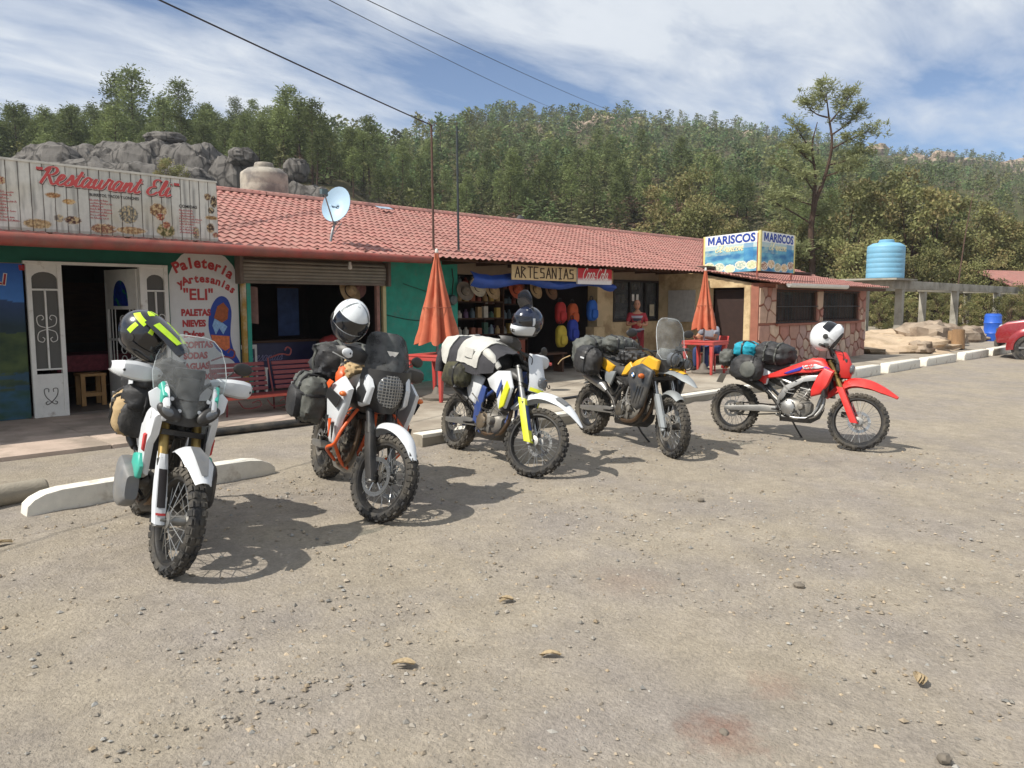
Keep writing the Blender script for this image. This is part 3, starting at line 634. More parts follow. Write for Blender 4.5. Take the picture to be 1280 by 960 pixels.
wallp('lintel', 2.64, 4.5, 2.25, 2.86, m_dgreen); wallp('lintel', 5.62, 8.4, 2.42, 2.86, m_plaster); wallp('lintel', 10.2, 14.6, 2.3, 2.86, m_plaster)
wallp('green_band', X0, 4.52, 2.24, 2.5, m_dgreen, FY - .012, FY - .002)
wallp('pillar', 14.6, 15.2, .15, 2.86, m_cream, FY - .02, FY + .28); wallp('low_wall', 15.2, X1, .15, 1.26, m_cream); wallp('low_wall', 14.2, 14.6, .15, 1.16, m_cream, FY - .25, FY)
wallp('lintel', 15.2, X1, 2.3, 2.86, m_plaster)
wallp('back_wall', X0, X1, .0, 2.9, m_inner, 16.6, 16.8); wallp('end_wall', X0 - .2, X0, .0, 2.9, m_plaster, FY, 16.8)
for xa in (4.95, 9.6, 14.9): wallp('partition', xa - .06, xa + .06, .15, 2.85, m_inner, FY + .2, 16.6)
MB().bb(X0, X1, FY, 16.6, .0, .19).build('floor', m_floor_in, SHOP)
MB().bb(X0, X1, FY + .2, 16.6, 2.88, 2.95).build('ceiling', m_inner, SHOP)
for i in range(22): MB().bb(-1.9 + .9 * i, -1.82 + .9 * i, EY + .05, FY, 2.47, 2.55).build('rafter', m_wood, SHOP)
# roof sheets: pressed tile pattern, stepped rows
def roof_sheet_mesh(name, w, L, per=.15, row=.255, amp=.022, step=.022):
    nc = max(3, int(round(w / per))); n = nc * 6; rows = max(1, int(round(L / row))); vs = []; fs = []
    us = [w * i / n for i in range(n + 1)]
    ss = []
    for r_ in range(rows): ss += [(L * r_ / rows, step), (L * (r_ + 1) / rows - .0005, 0.)]
    for (s_, lift) in ss:
        for u in us:
            ph = 2 * math.pi * u / (w / nc); q = math.cos(ph); vs.append((u, s_, amp * (.5 + .5 * q) ** 1.0 + lift * (.55 + .45 * (.5 + .5 * q))))
    for j in range(len(ss) - 1):
        for i in range(n): k = j * (n + 1) + i; fs.append((k, k + 1, k + n + 2, k + n + 1))
    K = len(vs); vs += [(u, s_, z - .004) for (u, s_, z) in vs]; fs += [tuple(reversed([i + K for i in f])) for f in fs]
    for i in range(n): fs += [(i, i + K, i + 1 + K, i + 1)]
    me = bpy.data.meshes.new(name); me.from_pydata(vs, [], fs); me.polygons.foreach_set('use_smooth', [True] * len(fs)); me.set_sharp_from_angle(angle=R(50)); me.materials.append(m_tile); return me
def lay(parent, me, x, y, z, y2, z2, flip=False):
    o = link('roof_sheet', me, parent, (x, y, z)); o.rotation_euler = (math.atan2(z2 - z, y2 - y), 0, 0) if not flip else (math.atan2(z2 - z, y - y2), 0, math.pi); return o
SW_ = 1.005; LS = math.hypot(RY - EY, RZ - EZ); rm = roof_sheet_mesh('roof_sheet', SW_ + .02, LS)
nsh = 19
for i in range(nsh): lay(SHOP, rm, X0 + .04 + SW_ * i, EY - .06, EZ - .02 + rng.uniform(-.003, .003), RY, RZ)
rb_ = roof_sheet_mesh('roof_sheet', 4.0, 3.2)
for i in range(5): lay(SHOP, rb_, X0 + 4 * (i + 1), 17.4, 2.85, RY, RZ - .02, True)
rc = MB(); 
for i in range(16): rc = MB(); rc.sheet([[(0 + u, math.cos(a) * .16, math.sin(a) * .09) for a in np.linspace(0, math.pi, 7)] for u in (0, 1.62)], .006).build('ridge_cap', m_tile, SHOP, loc=(X0 + 1.6 * i, RY, RZ - .02), ang=70)
MB().bb(X0, X1 - .05, EY + .32, EY + .35, EZ - .03, EZ + .05).build('fascia', m_wood, SHOP)
g = MB(); 
for x0_, x1_, r0, r1 in ((X0, 5.5, .085, .075), (5.5, 8.3, .07, .062)):
    b = MB(); b.loft([[(x, EY - .12 + math.cos(a) * r_ , 2.44 + math.sin(a) * r_) for a in np.linspace(math.pi * .5, math.pi * 2.5, 17)[:-1]] for x, r_ in ((x0_, r0), (x1_, r1))]); b.build('gutter', m_gut, SHOP, ang=60)
for x in (.5, 2.0, 3.3, 4.7, 6.3, 7.6): MB().bb(x, x + .03, EY - .03, EY + .03, 2.42, 2.5).build('gutter_bracket', m_gut, SHOP)
# mural on the left wall, flat painting
def mural(u, v):      # u along X from -2.2, v up from .15
    x = u; hz = 1.42 + .18 * math.sin(x * 1.7 + .4) + .05 * nz(x * 3, 1, 0, 3); sky = mixc(srgb('4f86c4'), srgb('24529e'), (v - 1.3) / .8)
    if v > hz + .0: c = sky
    elif v > 1.15 + .1 * nz(x * 2, 3, 0, 3): c = mixc(srgb('33496e'), srgb('27383f'), (hz - v) * 3)
    else:
        f = nz(x * 3.2, v * 5, 2, 5); c = mixc(srgb('27392a'), srgb('4c5a34'), .5 + f)
        if nz(x * 1.4 + 7, v * 1.8, 5, 3) > .22: c = mixc(c, srgb('8b6f3a'), .6)
        if v < .62: c = mixc(c, srgb('30506b'), .7 if nz(x * 2, v * 9, 8, 3) > -.1 else .1)
        if v < .38: c = mixc(srgb('2e4a39'), srgb('32556a'), .5 + nz(x * 4, v * 8, 4, 3))
    return c
gridpic('mural', (X0, FY - .006, .17), (1, 0, 0), (0, 0, 1), 4.84, 2.06, 240, 120, mural, m_paintwall, SHOP)
def lettering(s, size, x, z, y, mat, par, name='lettering', right=(1, 0, 0), up=(0, 0, 1), **k): return facing(text_mb(s, size, **k), (x, y, z), right, up).build(name, mat, par, smooth=False)
m_lred = M('mural_red', srgb('9c2a33'), .7); m_lwhite = M('white_lettering', srgb('dcd7cc'), .7)
lettering('ELI', .2, 2.2, 1.98, FY - .010, m_lwhite, SHOP, shear=.1, bold=.012, up=(.06, 0, 1), right=(1, 0, -.12)); lettering('ELI', .2, 2.2, 1.98, FY - .013, m_lred, SHOP, shear=.1, bold=.003, up=(.06, 0, 1), right=(1, 0, -.12))
lettering('RESTAURANT', .2, .55, 2.1, FY - .011, m_lred, SHOP, bold=.006, right=(1, 0, -.06)); lettering('"', .2, 2.6, 2.06, FY - .012, m_lred, SHOP, bold=.01)
# white metal door set
DO = thing('door_set', 'white metal door set with screened side lights and an open leaf', 'door', (2.64, FY, .17))
def sidelight(x0, x1, par):
    w = x1 - x0; cx = (x0 + x1) / 2
    b = MB()
    for a, c in ((x0, x0 + .055), (x1 - .055, x1)): b.bb(a, c, -.06, .0, 0, 2.06)
    b.bb(x0 + .055, x1 - .055, -.05, -.005, 0, .55); b.bb(x0 + .055, x1 - .055, -.055, -.004, .55, .585); b.bb(x0 + .055, x1 - .055, -.055, -.004, .64, .66); b.bb(cx - .01, cx + .01, -.055, -.02, .66, 1.72); b.bb(x0 + .055, x1 - .055, -.055, -.02, 1.71, 1.735)
    # spandrel with a curved opening
    sp = [(x0 + .055, 1.86)] + [(cx + (w / 2 - .055) * math.cos(q), 1.86 + .1 * math.sin(q)) for q in np.linspace(math.pi, 0, 9)] + [(x1 - .055, 1.86), (x1 - .055, 2.06), (x0 + .055, 2.06)]
    b.poly([(x, -.045, z) for x, z in sp[1:]], (0, .03, 0)); f = b.build('side_light', m_wmet, par)
    MB().bb(x0 + .056, x1 - .056, -.018, -.012, .66, 1.96).build('screen', M('fly_screen', srgb('5f5d58'), .8, var=.1, scale=200), f)
    s = MB()
    for sx in (-1, 1):
        for z0, d in ((1.02, 1), (1.38, -1)):
            s.tube([(cx + sx * .01, -.05, z0 + d * .17), (cx + sx * .10, -.05, z0 + d * .13), (cx + sx * .115, -.05, z0 + d * .03), (cx + sx * .06, -.05, z0), (cx + sx * .035, -.05, z0 + d * .04), (cx + sx * .06, -.05, z0 + d * .065)], .006, 5, k=5)
    s.build('scrollwork', m_wmet, f)
    s = MB()
    for sx in (-1, 1): s.tube([(cx, -.055, .2), (cx + sx * .07, -.055, .29), (cx + sx * .08, -.055, .38), (cx + sx * .03, -.055, .385), (cx + sx * .03, -.055, .34)], .005, 5, k=5).tube([(cx, -.055, .2), (cx + sx * .05, -.055, .17), (cx + sx * .07, -.055, .2), (cx + sx * .04, -.055, .215)], .005, 5, k=4)
    s.build('scrollwork', M('dark_scroll', srgb('4f4a45'), .6), f)
sidelight(.03, .45, DO); sidelight(1.5, 1.86, DO)
MB().bb(.0, 1.86, -.065, .02, 2.06, 2.1).bb(1.46, 1.5, -.06, .02, 0, 2.06).build('frame', m_wmet, DO)
LF = MB().bb(0, .86, -.02, .02, .02, .62).bb(0, .05, -.02, .02, .62, 2.04).bb(.81, .86, -.02, .02, .62, 2.04).bb(.05, .81, -.02, .02, 1.45, 2.04).bb(.05, .81, -.02, .02, .98, 1.01).build('door_leaf', m_wmet, DO, loc=(1.45, .03, 0), rot=(0, 0, R(101)), bevel=.004)
b = MB(); [b.cyl((x, 0, .62), (x, 0, 1.45), .008, n=6) for x in (.14, .23, .63, .72)]
for k in range(5): b.tube([(.43 + .07 * math.cos(q), 0, .70 + .15 * k + .06 * math.sin(q)) for q in np.linspace(0, 2 * math.pi, 13)[:-1]], .008, 5, closed=True)
b.build('grille', m_wmet, LF)
MB().poly([(.43 + .2 * math.cos(q) * (1 if q < math.pi else 1), -.024, 1.5 + .38 * max(0, math.sin(q)) ** .7) for q in np.linspace(0, math.pi, 15)], (0, .048, 0)).build('stained_pane', M('blue_glass', srgb('1b2f7d'), .2, var=.5, scale=12, col2=srgb('23804a'), c2scale=9, c2lo=.55, c2hi=.6), LF)
# PALETERIA panel: white arch painted on the wall, an ice cream emblem
PX, PZ = 4.53, .165
arch = [(0, 0), (1.07, 0), (1.07, 1.98), (1.0, 2.14), (.88, 2.27), (.68, 2.36), (.5, 2.38), (.34, 2.35), (.2, 2.27), (.07, 2.12), (0, 1.96)]
wallp('panel_ground', 4.502, 5.618, .155, 2.5, m_dgreen, FY - .008, FY - .001)
PN = facing(MB().add([(x, z, 0) for x, z in arch], [tuple(range(len(arch)))]), (PX, FY - .012, PZ)).build('sign_panel', M('white_wall_paint', srgb('d3d3cf'), .8, var=.06, scale=4, bump=.15), SHOP, smooth=False)
def arc_text(s, size, cx, cz, rad, a0, a1, mat, par, bold=.004):
    n = len(s)
    for i, ch in enumerate(s):
        if ch == ' ': continue
        a = R(a0 + (a1 - a0) * i / (n - 1)); x = cx + rad * math.sin(a); z = cz + rad * math.cos(a)
        facing(text_mb(ch, size, bold=bold, align='CENTER'), (x, FY - .016, z), (math.cos(a), 0, -math.sin(a)), (math.sin(a), 0, math.cos(a))).build('letter', mat, par, smooth=False)
arc_text('Paleteria', .22, PX + .47, PZ + 1.33, .76, -25, 35, m_redlet, PN, .009); arc_text('yArtesanias', .165, PX + .50, PZ + 1.12, .75, -25, 37, m_redlet, PN, .007)
lettering('"ELI"', .24, PX + .2, PZ + 1.6, FY - .016, m_redlet, PN, bold=.006)
for i, s_ in enumerate(['PALETAS', 'NIEVES', 'Dulces', 'COPITAS', 'SODAS', 'AGUAS', 'HELADOS']): lettering(s_, .135, PX + .16 + .01 * (i % 3), PZ + 1.36 - .165 * i, FY - .016, m_redlet, PN, bold=.008, sx=.86)
em = [(1.03, .46), (.96, .62), (.82, .72), (.68, .84), (.6, 1.02), (.57, 1.2), (.6, 1.42), (.69, 1.6), (.8, 1.66), (.9, 1.6), (.95, 1.42), (.93, 1.2), (.92, 1.02), (.95, .85), (1.01, .7), (1.06, .6), (1.06, .46)]
EM = facing(MB().add([(p_.x, p_.y, 0) for p_ in catmull([(x, z, 0) for x, z in em], 3, True)], [tuple(range(len(em) * 3))]), (PX, FY - .015, PZ)).build('ice_cream_emblem', m_blue, PN, smooth=False)
for pts, col, nm in (([(.66, 1.32), (.72, 1.5), (.82, 1.56), (.9, 1.46), (.88, 1.3), (.78, 1.24)], 'a0552c', 'scoop'), ([(.63, 1.2), (.67, 1.31), (.8, 1.24), (.87, 1.18), (.8, 1.06), (.74, 1.16), (.68, 1.06)], '8fb4d6', 'cream'), ([(.6, 1.06), (.68, 1.05), (.9, 1.03), (.9, .84), (.82, .8), (.72, .87), (.62, .96)], 'd07245', 'cone')):
    facing(MB().add([(x, z, 0) for x, z in pts], [tuple(range(len(pts)))]), (PX, FY - .019, PZ)).build(nm, M('emblem_' + nm, srgb(col), .7, var=.25, scale=30), EM, smooth=False)
# posts and shutter shop front
for x, mt, nm in ((5.66, M('yellow_post_paint', srgb('b08a3c'), .7, var=.2, scale=3, col2=srgb('c9c3b2'), c2scale=1.5), 'post'), (5.735, m_green, 'post'), (8.22, M('pink_jamb', srgb('9c7468'), .8), 'post'), (8.36, M('white_yellow_pole', srgb('c9bd8c'), .6, var=.3, scale=2), 'post')):
    MB().bb(x - .034, x + .034, FY - .1, FY - .02, .16, 2.36).build(nm, mt, SHOP, bevel=.005)
SH = thing('roller_shutter', 'rolled up grey metal shutter in its housing over the dark shop opening', 'shutter', (7.0, FY - .06, 2.08))
for k in range(6): MB().lathe([(.045, -1.36), (.045, 1.36)], 10, (0, -.05 + (.03 if k in (0, 5) else 0), .02 + .055 * k), 'X').build('slat', M('shutter_steel', srgb('8b877c'), .5, .4, var=.15, scale=5, dust=.3), SH)
MB().bb(-1.42, 1.42, .0, .12, -.02, .36).bb(-1.44, -1.38, -.14, .1, -.06, .38).bb(1.38, 1.44, -.14, .1, -.06, .38).build('housing', M('shutter_box', srgb('6f6258'), .7, var=.2), SH, bevel=.01); MB().bb(-1.36, 1.36, -.08, -.02, -.05, -.01).build('bottom_rail', M('shutter_rail', srgb('756a5d'), .6), SH)

# ---- the plank banner on the eave
m_edge = M('pale_edge', srgb('cfcabd'), .7)
BN = thing('restaurant_sign', 'long plank patterned restaurant sign with food pictures standing on the eave', 'sign', (0, 0, 0))
BY, BZ0, BZ1, BX0, BX1 = 10.62, 2.56, 3.37, -.75, 4.75
blobs = [(2.73, 3.0, .09, .035, 'a8764a'), (2.9, 2.94, .08, .035, 'b98a4e'), (2.78, 2.73, .06, .05, '8a8175'), (2.93, 2.72, .1, .055, '5d3b33'), (2.55, 2.65, .17, .06, 'b08f62'), (3.28, 2.64, .17, .07, '96654a'), (3.58, 2.84, .13, .13, '77756a'), (3.6, 2.64, .2, .05, 'ae8558'), (3.95, 2.92, .12, .1, '8d6440'), (3.98, 2.84, .06, .05, 'a34a35'), (4.04, 2.67, .13, .1, '716b35'), (4.05, 2.74, .06, .05, 'a75f43'), (4.44, 2.66, .05, .09, '8b7b6a'), (4.62, 3.16, .055, .05, '6a4c38'), (4.7, 3.1, .05, .09, '453229'), (4.66, 2.98, .05, .05, '49413a'), (4.66, 2.88, .1, .03, 'a07a4c'), (4.64, 2.74, .06, .07, '5a4334'), (4.71, 2.65, .05, .04, '9b5a4a'), (2.2, 3.12, .05, .05, '8f4a3c'), (1.9, 2.7, .2, .08, '9c6a45'), (1.2, 2.9, .2, .1, '7d5b3a'), (.4, 2.75, .2, .1, '8a7040')]
blobs = [(x, z, w, h, srgb(c)) for x, z, w, h, c in blobs]
def plank_paint(x, z):
    k = math.floor((x - BX0) / .125); g = .5 + .5 * math.sin(k * 12.9) ; c = mixc(srgb('c2bfb4'), srgb('d5d1c5'), g); c = mixc(c, srgb('9b9890'), .6 * max(0, nz(x * 18, z * 1.8, k, 4)) * 2)
    c = mixc(c, srgb('b8ab8c'), max(0, nz(x * 1.2, z * 2, 9, 3)) * 1.1)
    e = abs(((x - BX0) / .125) % 1 - .5)
    if e > .46: c = mixc(c, srgb('5c5a57'), .55 if nz(k * 3.1, z * 3, 4, 2) > -.1 else .15)
    for bx, bz, w, h, bc in blobs:
        q = ((x - bx) / w) ** 2 + ((z - bz) / h) ** 2
        if q < 1.5:
            a = nz(x * 40, z * 40, bx * 7, 3); ring = mixc(srgb('c8c2b4'), bc, 1 if q < .72 + .3 * a else 0)
            if q < 1 + .25 * a: c = mixc(ring, mixc(bc, srgb('d2b98a'), .5 + a) if a > .12 else tuple(v * .55 for v in bc) if a < -.2 else bc, .85 if q < .75 else .2)
    if z < 2.6: c = mixc(c, srgb('8f8371'), .5)
    return c
for i in range(44):
    x = BX0 + .125 * i; gridpic('plank', (x + .003, BY + (.002 if i % 2 else 0), BZ0), (1, 0, 0), (0, 0, 1), .119, BZ1 - BZ0 - .012 * ((i * 7) % 3) * .2, 12, 80, plank_paint, m_print, BN, x + .003, BZ0)
MB().bb(BX0, BX1, BY + .006, BY + .03, BZ0, BZ1 - .01).build('backing', m_wood, BN)
MB().bb(BX0, BX1, BY - .012, BY + .04, BZ1 - .012, BZ1 + .014).build('top_edge', m_edge, BN)
CUR = {  # hand-lettered script strokes, unit x height
 'R': ([[(.15, 0), (.3, .8), (.42, 1.55)], [(.1, 1.25), (.35, 1.6), (.8, 1.62), (1.0, 1.3), (.8, .95), (.42, .85)], [(.5, .85), (.75, .4), (1.0, .02), (1.25, .18)]], 1.15),
 'E': ([[(1.0, 1.45), (.75, 1.62), (.45, 1.45), (.5, 1.0), (.75, .9)], [(.75, .9), (.3, .75), (.15, .3), (.4, 0), (.75, .08), (1.0, .35)]], 1.1),
 'C': ([[(1.05, 1.3), (.95, 1.6), (.55, 1.45), (.2, .9), (.2, .3), (.5, 0), (.95, .15), (1.2, .5)]], 1.15),
 'e': ([[(0, .25), (.4, .55), (.5, .9), (.3, 1.0), (.15, .6), (.2, .15), (.45, 0), (.75, .25)]], .68),
 's': ([[(0, .15), (.3, .7), (.4, 1.05), (.55, .6), (.5, .15), (.25, 0), (.1, .15)], [(.45, .03), (.75, .25)]], .68),
 't': ([[(0, .25), (.25, .9), (.38, 1.5)], [(.38, 1.5), (.22, .6), (.25, .08), (.45, .05), (.65, .25)], [(.05, 1.05), (.6, 1.1)]], .6),
 'a': ([[(.6, .85), (.35, 1.02), (.1, .6), (.12, .12), (.35, .05), (.6, .6), (.68, .95)], [(.66, .9), (.58, .2), (.7, .02), (.95, .25)]], .88),
 'u': ([[(0, .5), (.15, .95), (.1, .3), (.25, .02), (.5, .35), (.62, .95)], [(.62, .95), (.56, .2), (.7, .02), (.95, .25)]], .88),
 'r': ([[(0, .25), (.2, .85), (.25, 1.1), (.4, .95), (.55, .95), (.48, .4), (.55, .05), (.8, .25)]], .73),
 'n': ([[(0, .3), (.15, .95), (.1, .02)], [(.12, .3), (.4, .95), (.55, .8), (.5, .2), (.62, .02), (.88, .25)]], .82),
 'l': ([[(0, .25), (.35, .9), (.42, 1.5), (.3, 1.55), (.18, .8), (.2, .1), (.4, .02), (.65, .25)]], .6),
 'i': ([[(0, .3), (.18, .95), (.12, .2), (.3, .02), (.55, .25)], [(.24, 1.28), (.28, 1.34)]], .5),
 'o': ([[(.35, .98), (.1, .7), (.12, .15), (.4, .02), (.62, .4), (.55, .9), (.35, .98), (.6, .8), (.85, .9)]], .8),
 'c': ([[(.55, .8), (.4, 1.0), (.15, .7), (.15, .15), (.4, 0), (.75, .3)]], .68),
 '"': ([[(.05, 1.5), (.12, 1.25)], [(.3, 1.5), (.37, 1.25)]], .55), '-': ([[(.05, .5), (.4, .55)]], .5), ' ': ([], .5)}
def script(s, h, w, shear=.35):
    b = MB(); x = 0; nst = 0
    for ch in s:
        st, adv = CUR[ch]
        for k in st:
            r0 = len(b.v); b.ribbon([((x + p_[0] + shear * p_[1]) * h, p_[1] * h) for p_ in k], w, 5, taper=True)
            nst += 1
            for q_, v in enumerate(b.v[r0:]): v.z = .0004 * (nst % 3) + .00003 * (q_ // 2)
        x += adv
    return b, x * h
for dy, dx, dz, w, mt in ((-.006, .01, -.012, .034, M('script_shade', srgb('5a3a3a'), .7)), (-.009, 0, 0, .044, M('script_white', srgb('d8d0c4'), .7)), (-.012, 0, 0, .031, M('script_red', srgb('c24b48'), .6, var=.15, scale=15))):
    b, wd = script('"Restaurant Eli"', .125, w); sx = 1.68 / wd; b.xf(Matrix.Diagonal((sx, 1, 1, 1))); facing(b, (2.5 + dx, BY + dy, 3.13 + dz), (1, 0, -.012)).build('script_lettering', mt, BN, smooth=False)
lettering('BURRITOS, TACOS Y LONCHES', .052, 3.13, 3.03, BY - .006, m_dark, BN, bold=.001, sx=.8); lettering('COMIDAS', .055, 4.22, 2.985, BY - .006, m_dark, BN, bold=.001); lettering('DESAYUNOS', .055, 1.85, 3.03, BY - .006, m_dark, BN, bold=.001)
m_menu = M('menu_pink', srgb('b4605e'), .7)
for x, z, n, w in ((3.13, 2.975, 7, .26), (4.22, 2.94, 9, .3), (1.95, 2.985, 10, .42)):      # painted menu rows too small to read
    for i in range(n):
        b = MB(); xx = 0; L = w * rng.uniform(.55, 1)
        while xx < L: 
            k = rng.uniform(.012, .022); b.ribbon([(xx, 0), (xx + k * .3, .02 * rng.random() + .008), (xx + k * .6, 0), (xx + k, .018 * rng.random())], .005, 2); xx += k + (.012 if rng.random() < .2 else .003)
        facing(b, (x, BY - .006, z - .036 * i)).build('menu_row', m_menu, BN, smooth=False)
# ---- ARTESANIAS front
WS = thing('wooden_sign', 'cream board sign with thin brown stick letters hung under the eave', 'sign', (11.5, 10.7, 2.18))
MB().bb(-.95, .95, 0, .025, -.01, .28).build('board', M('cream_board', srgb('c8ae82'), .8, var=.12, scale=6, stretch=(1, 1, 8)), WS, bevel=.004)
STK = {'A': [[(0, 0), (.5, 1)], [(.5, 1), (1, 0)], [(.22, .4), (.78, .4)]], 'R': [[(0, 0), (0, 1)], [(0, 1), (.8, .85)], [(.8, .85), (0, .5)], [(.1, .5), (.9, 0)]], 'T': [[(.5, 0), (.5, 1)], [(0, 1), (1, 1)]], 'E': [[(0, 0), (0, 1)], [(0, 1), (.85, 1)], [(0, .52), (.65, .52)], [(0, 0), (.85, 0)]], 'S': [[(.85, .9), (.1, .9)], [(.1, .9), (.1, .55)], [(.1, .55), (.8, .5)], [(.8, .5), (.85, .08)], [(.85, .08), (0, .05)]], 'N': [[(0, 0), (0, 1)], [(0, 1), (.85, 0)], [(.85, 0), (.85, 1)]], 'I': [[(.5, 0), (.5, 1)], [(.2, 1), (.8, 1)], [(.2, 0), (.8, 0)]]}
m_stick = M('stick_brown', srgb('3c2a20'), .8)
for i, ch in enumerate('ARTESANIAS'):
    b = MB()
    for a, c in STK[ch]: b.tube([(-.87 + .177 * i + a[0] * .135, -.008, .03 + a[1] * .215), (-.87 + .177 * i + c[0] * .135, -.008, .03 + c[1] * .215)], .011, 6)
    b.build('letter', m_stick, WS)
CS = thing('soda_sign', 'red and white soda sign hung at the end of the wooden sign', 'sign', (13.05, 10.69, 2.14))
gridpic('face', (-.57, -.003, -.02), (1, 0, 0), (0, 0, 1), 1.14, .33, 10, 40, lambda u, v: mixc(srgb('d9d3ce'), srgb('c02a33'), (v - .07) / .07), m_print, CS)
MB().bb(-.57, .57, .0, .04, -.02, .31).build('box', m_wmet, CS)
b, wd = script('Coca-Cola', .15, .026); b.xf(Matrix.Diagonal((.86 / wd, 1, 1, 1))); facing(b, (-.44, -.008, .075)).build('script_lettering', m_lwhite, CS, smooth=False)
TP = thing('blue_tarpaulin', 'blue tarpaulin rolled up under the eave of the craft shop', 'tarpaulin', (11.9, 10.95, 2.08))
G = [[(-2.2 + 4.3 * i / 40, -.1 * math.sin(math.pi * j / 8) - .015 * nz(i * .3, j, 2, 3), .26 * (1 - j / 8) * (1 - .45 * i / 40) + .03 * nz(i * .25, j * .4, 1, 3) - .05 * math.sin(i * .35) - .03) for j in range(9)] for i in range(41)]
MB().sheet(G, .01).build('cloth', M('blue_tarp', srgb('274b9a'), .55, var=.2, scale=5), TP)
MB().bb(-.4, .4, 0, .02, 0, .8).build('board', M('grey_board', srgb('a8a49c'), .8), thing('menu_board', 'pale board standing in the dark recess beside the craft window', 'board', (17.09, 11.15, 1.25), R(-90)))  # board in one pale grey
# window grille of the cream wall
WD = thing('shop_window', 'dark shop window with metal frame above the cream low wall', 'window', (16.1, FY, 1.26))
b = MB(); [b.bb(x - .025, x + .025, -.03, .03, 0, 1.04) for x in (-.86, -.2, .45, 1.0)]; b.bb(-.88, 1.02, -.028, .028, 0, .05).bb(-.88, 1.02, -.028, .028, .99, 1.04); b.build('frame', M('dark_frame', srgb('2c2622'), .6), WD)
MB().bb(-.86, 1.0, .04, .046, .03, 1.0).build('pane', glass('shop_glass', (.55, .57, .57), .12, .08), WD)
for i, (x, z, c) in enumerate(((-.1, .6, 'd8d4cc'), (.08, .6, 'd8d4cc'), (.72, .28, 'b9ad94'))): MB().box((x, -.034, z), (.1 if i < 2 else .2, .004, .17 if i < 2 else .3)).build('notice', M('notice%d' % i, srgb(c), .8), WD)

# ---- the stone fronted seafood room
SR = thing('seafood_room', 'stone fronted corner room with cream side wall under the salmon roof', 'building', (0, 0, 0))
SX0, SX1, SY = 17.15, 23.65, 9.05
m_mort = M('red_mortar', srgb('95614f'), .9, var=.15, scale=6, bump=.4)
m_stones = [M('facing_stone%d' % i, srgb(c), .88, var=.16, scale=5, bump=.4, bscale=25, dust=.15) for i, c in enumerate(('bd9d88', 'ae8676', 'c6ab94', 'a87668', 'b5958a'))]
FW = MB(); wins = [(18.05, 20.3, 1.22, 2.06), (20.72, 23.08, 1.22, 2.06)]
FW.bb(SX0, SX1, SY, SY + .2, .1, 1.22).bb(SX0, SX1, SY, SY + .2, 2.06, 2.2)
for a, c in ((SX0, 18.05), (20.3, 20.72), (23.08, SX1)): FW.bb(a, c, SY, SY + .2, 1.22, 2.06)
FW = FW.build('front_wall', m_mort, SR)
RW = MB().bb(SX1 - .2, SX1, SY + .2, 16.6, .1, 2.0).build('end_wall', m_mort, SR)
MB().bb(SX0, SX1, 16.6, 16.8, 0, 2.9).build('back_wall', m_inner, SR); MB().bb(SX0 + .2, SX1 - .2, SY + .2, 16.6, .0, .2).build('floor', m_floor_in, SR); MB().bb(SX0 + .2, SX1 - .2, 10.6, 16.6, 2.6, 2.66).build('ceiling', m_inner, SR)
SWL = MB().poly([(SX0, y, z) for y, z in ((SY + .2, .1), (9.42, .1), (9.42, 2.1), (10.38, 2.1), (10.38, .1), (FY, .1), (FY, 2.85), (10.5, 2.42), (SY + .2, 2.2))], (.2, 0, 0)).build('side_wall', m_cream, SR)
MB().bb(SX0 - .012, SX0 + .0, 9.2 + .06, 9.42, .1, 2.12).build('door_jamb', m_cream, SR)
MB().bb(SX0 + .22, SX0 + .26, 9.5, 10.34, .2, 2.06).build('door', M('dark_door', srgb('32211b'), .6, var=.2), SR, rot=None)
def voronoi_rect(x0, x1, z0, z1, n, seed):
    r_ = random.Random(seed); pts = [(x0 + (x1-x0) * r_.random(), z0 + (z1-z0) * r_.random()) for _ in range(n)]
    def clip(poly, a, b, c):
        out = []
        for i in range(len(poly)):
            p_, q = poly[i], poly[(i+1) % len(poly)]; dp, dq = a*p_[0]+b*p_[1]-c, a*q[0]+b*q[1]-c
            if dp <= 0: out.append(p_)
            if dp * dq < 0: t = dp / (dp - dq); out.append((p_[0]+(q[0]-p_[0])*t, p_[1]+(q[1]-p_[1])*t))
        return out
    cells = []
    for it in range(4):
        cells = []
        for i, p_ in enumerate(pts):
            poly = [(x0, z0), (x1, z0), (x1, z1), (x0, z1)]
            for j, q in enumerate(pts):
                if i == j or not poly: continue
                a, b = q[0]-p_[0], q[1]-p_[1]; poly = clip(poly, a, b, (q[0]**2+q[1]**2-p_[0]**2-p_[1]**2)/2)
            cells.append(poly)
        if it < 3: pts = [((sum(v[0] for v in c)/len(c))*.6+p_[0]*.4, (sum(v[1] for v in c)/len(c))*.6+p_[1]*.4) if c else p_ for c, p_ in zip(cells, pts)]
    return [c for c in cells if len(c) >= 3]
def stones(par, rects, conv, seed):
    k = 0
    for (a, c, z0, z1, n) in rects:
        for poly in voronoi_rect(a, c, z0, z1, n, seed + int(a * 10)):
            cx = sum(v[0] for v in poly)/len(poly); cz = sum(v[1] for v in poly)/len(poly); rad = max(.05, min(math.hypot(v[0]-cx, v[1]-cz) for v in poly)); q = max(.6, 1 - .024 / rad)
            o_ = [(cx+(v[0]-cx)*q, cz+(v[1]-cz)*q) for v in poly]; i_ = [(cx+(v[0]-cx)*q*.88, cz+(v[1]-cz)*q*.88) for v in poly]; h = rng.uniform(.02, .04)
            MB().loft([[conv(x, z, 0) for x, z in o_], [conv(x, z, h*.7) for x, z in o_], [conv(x, z, h) for x, z in i_]]).build('stone', m_stones[(k * 3 + int(cx * 31)) % 5], par, ang=25); k += 1
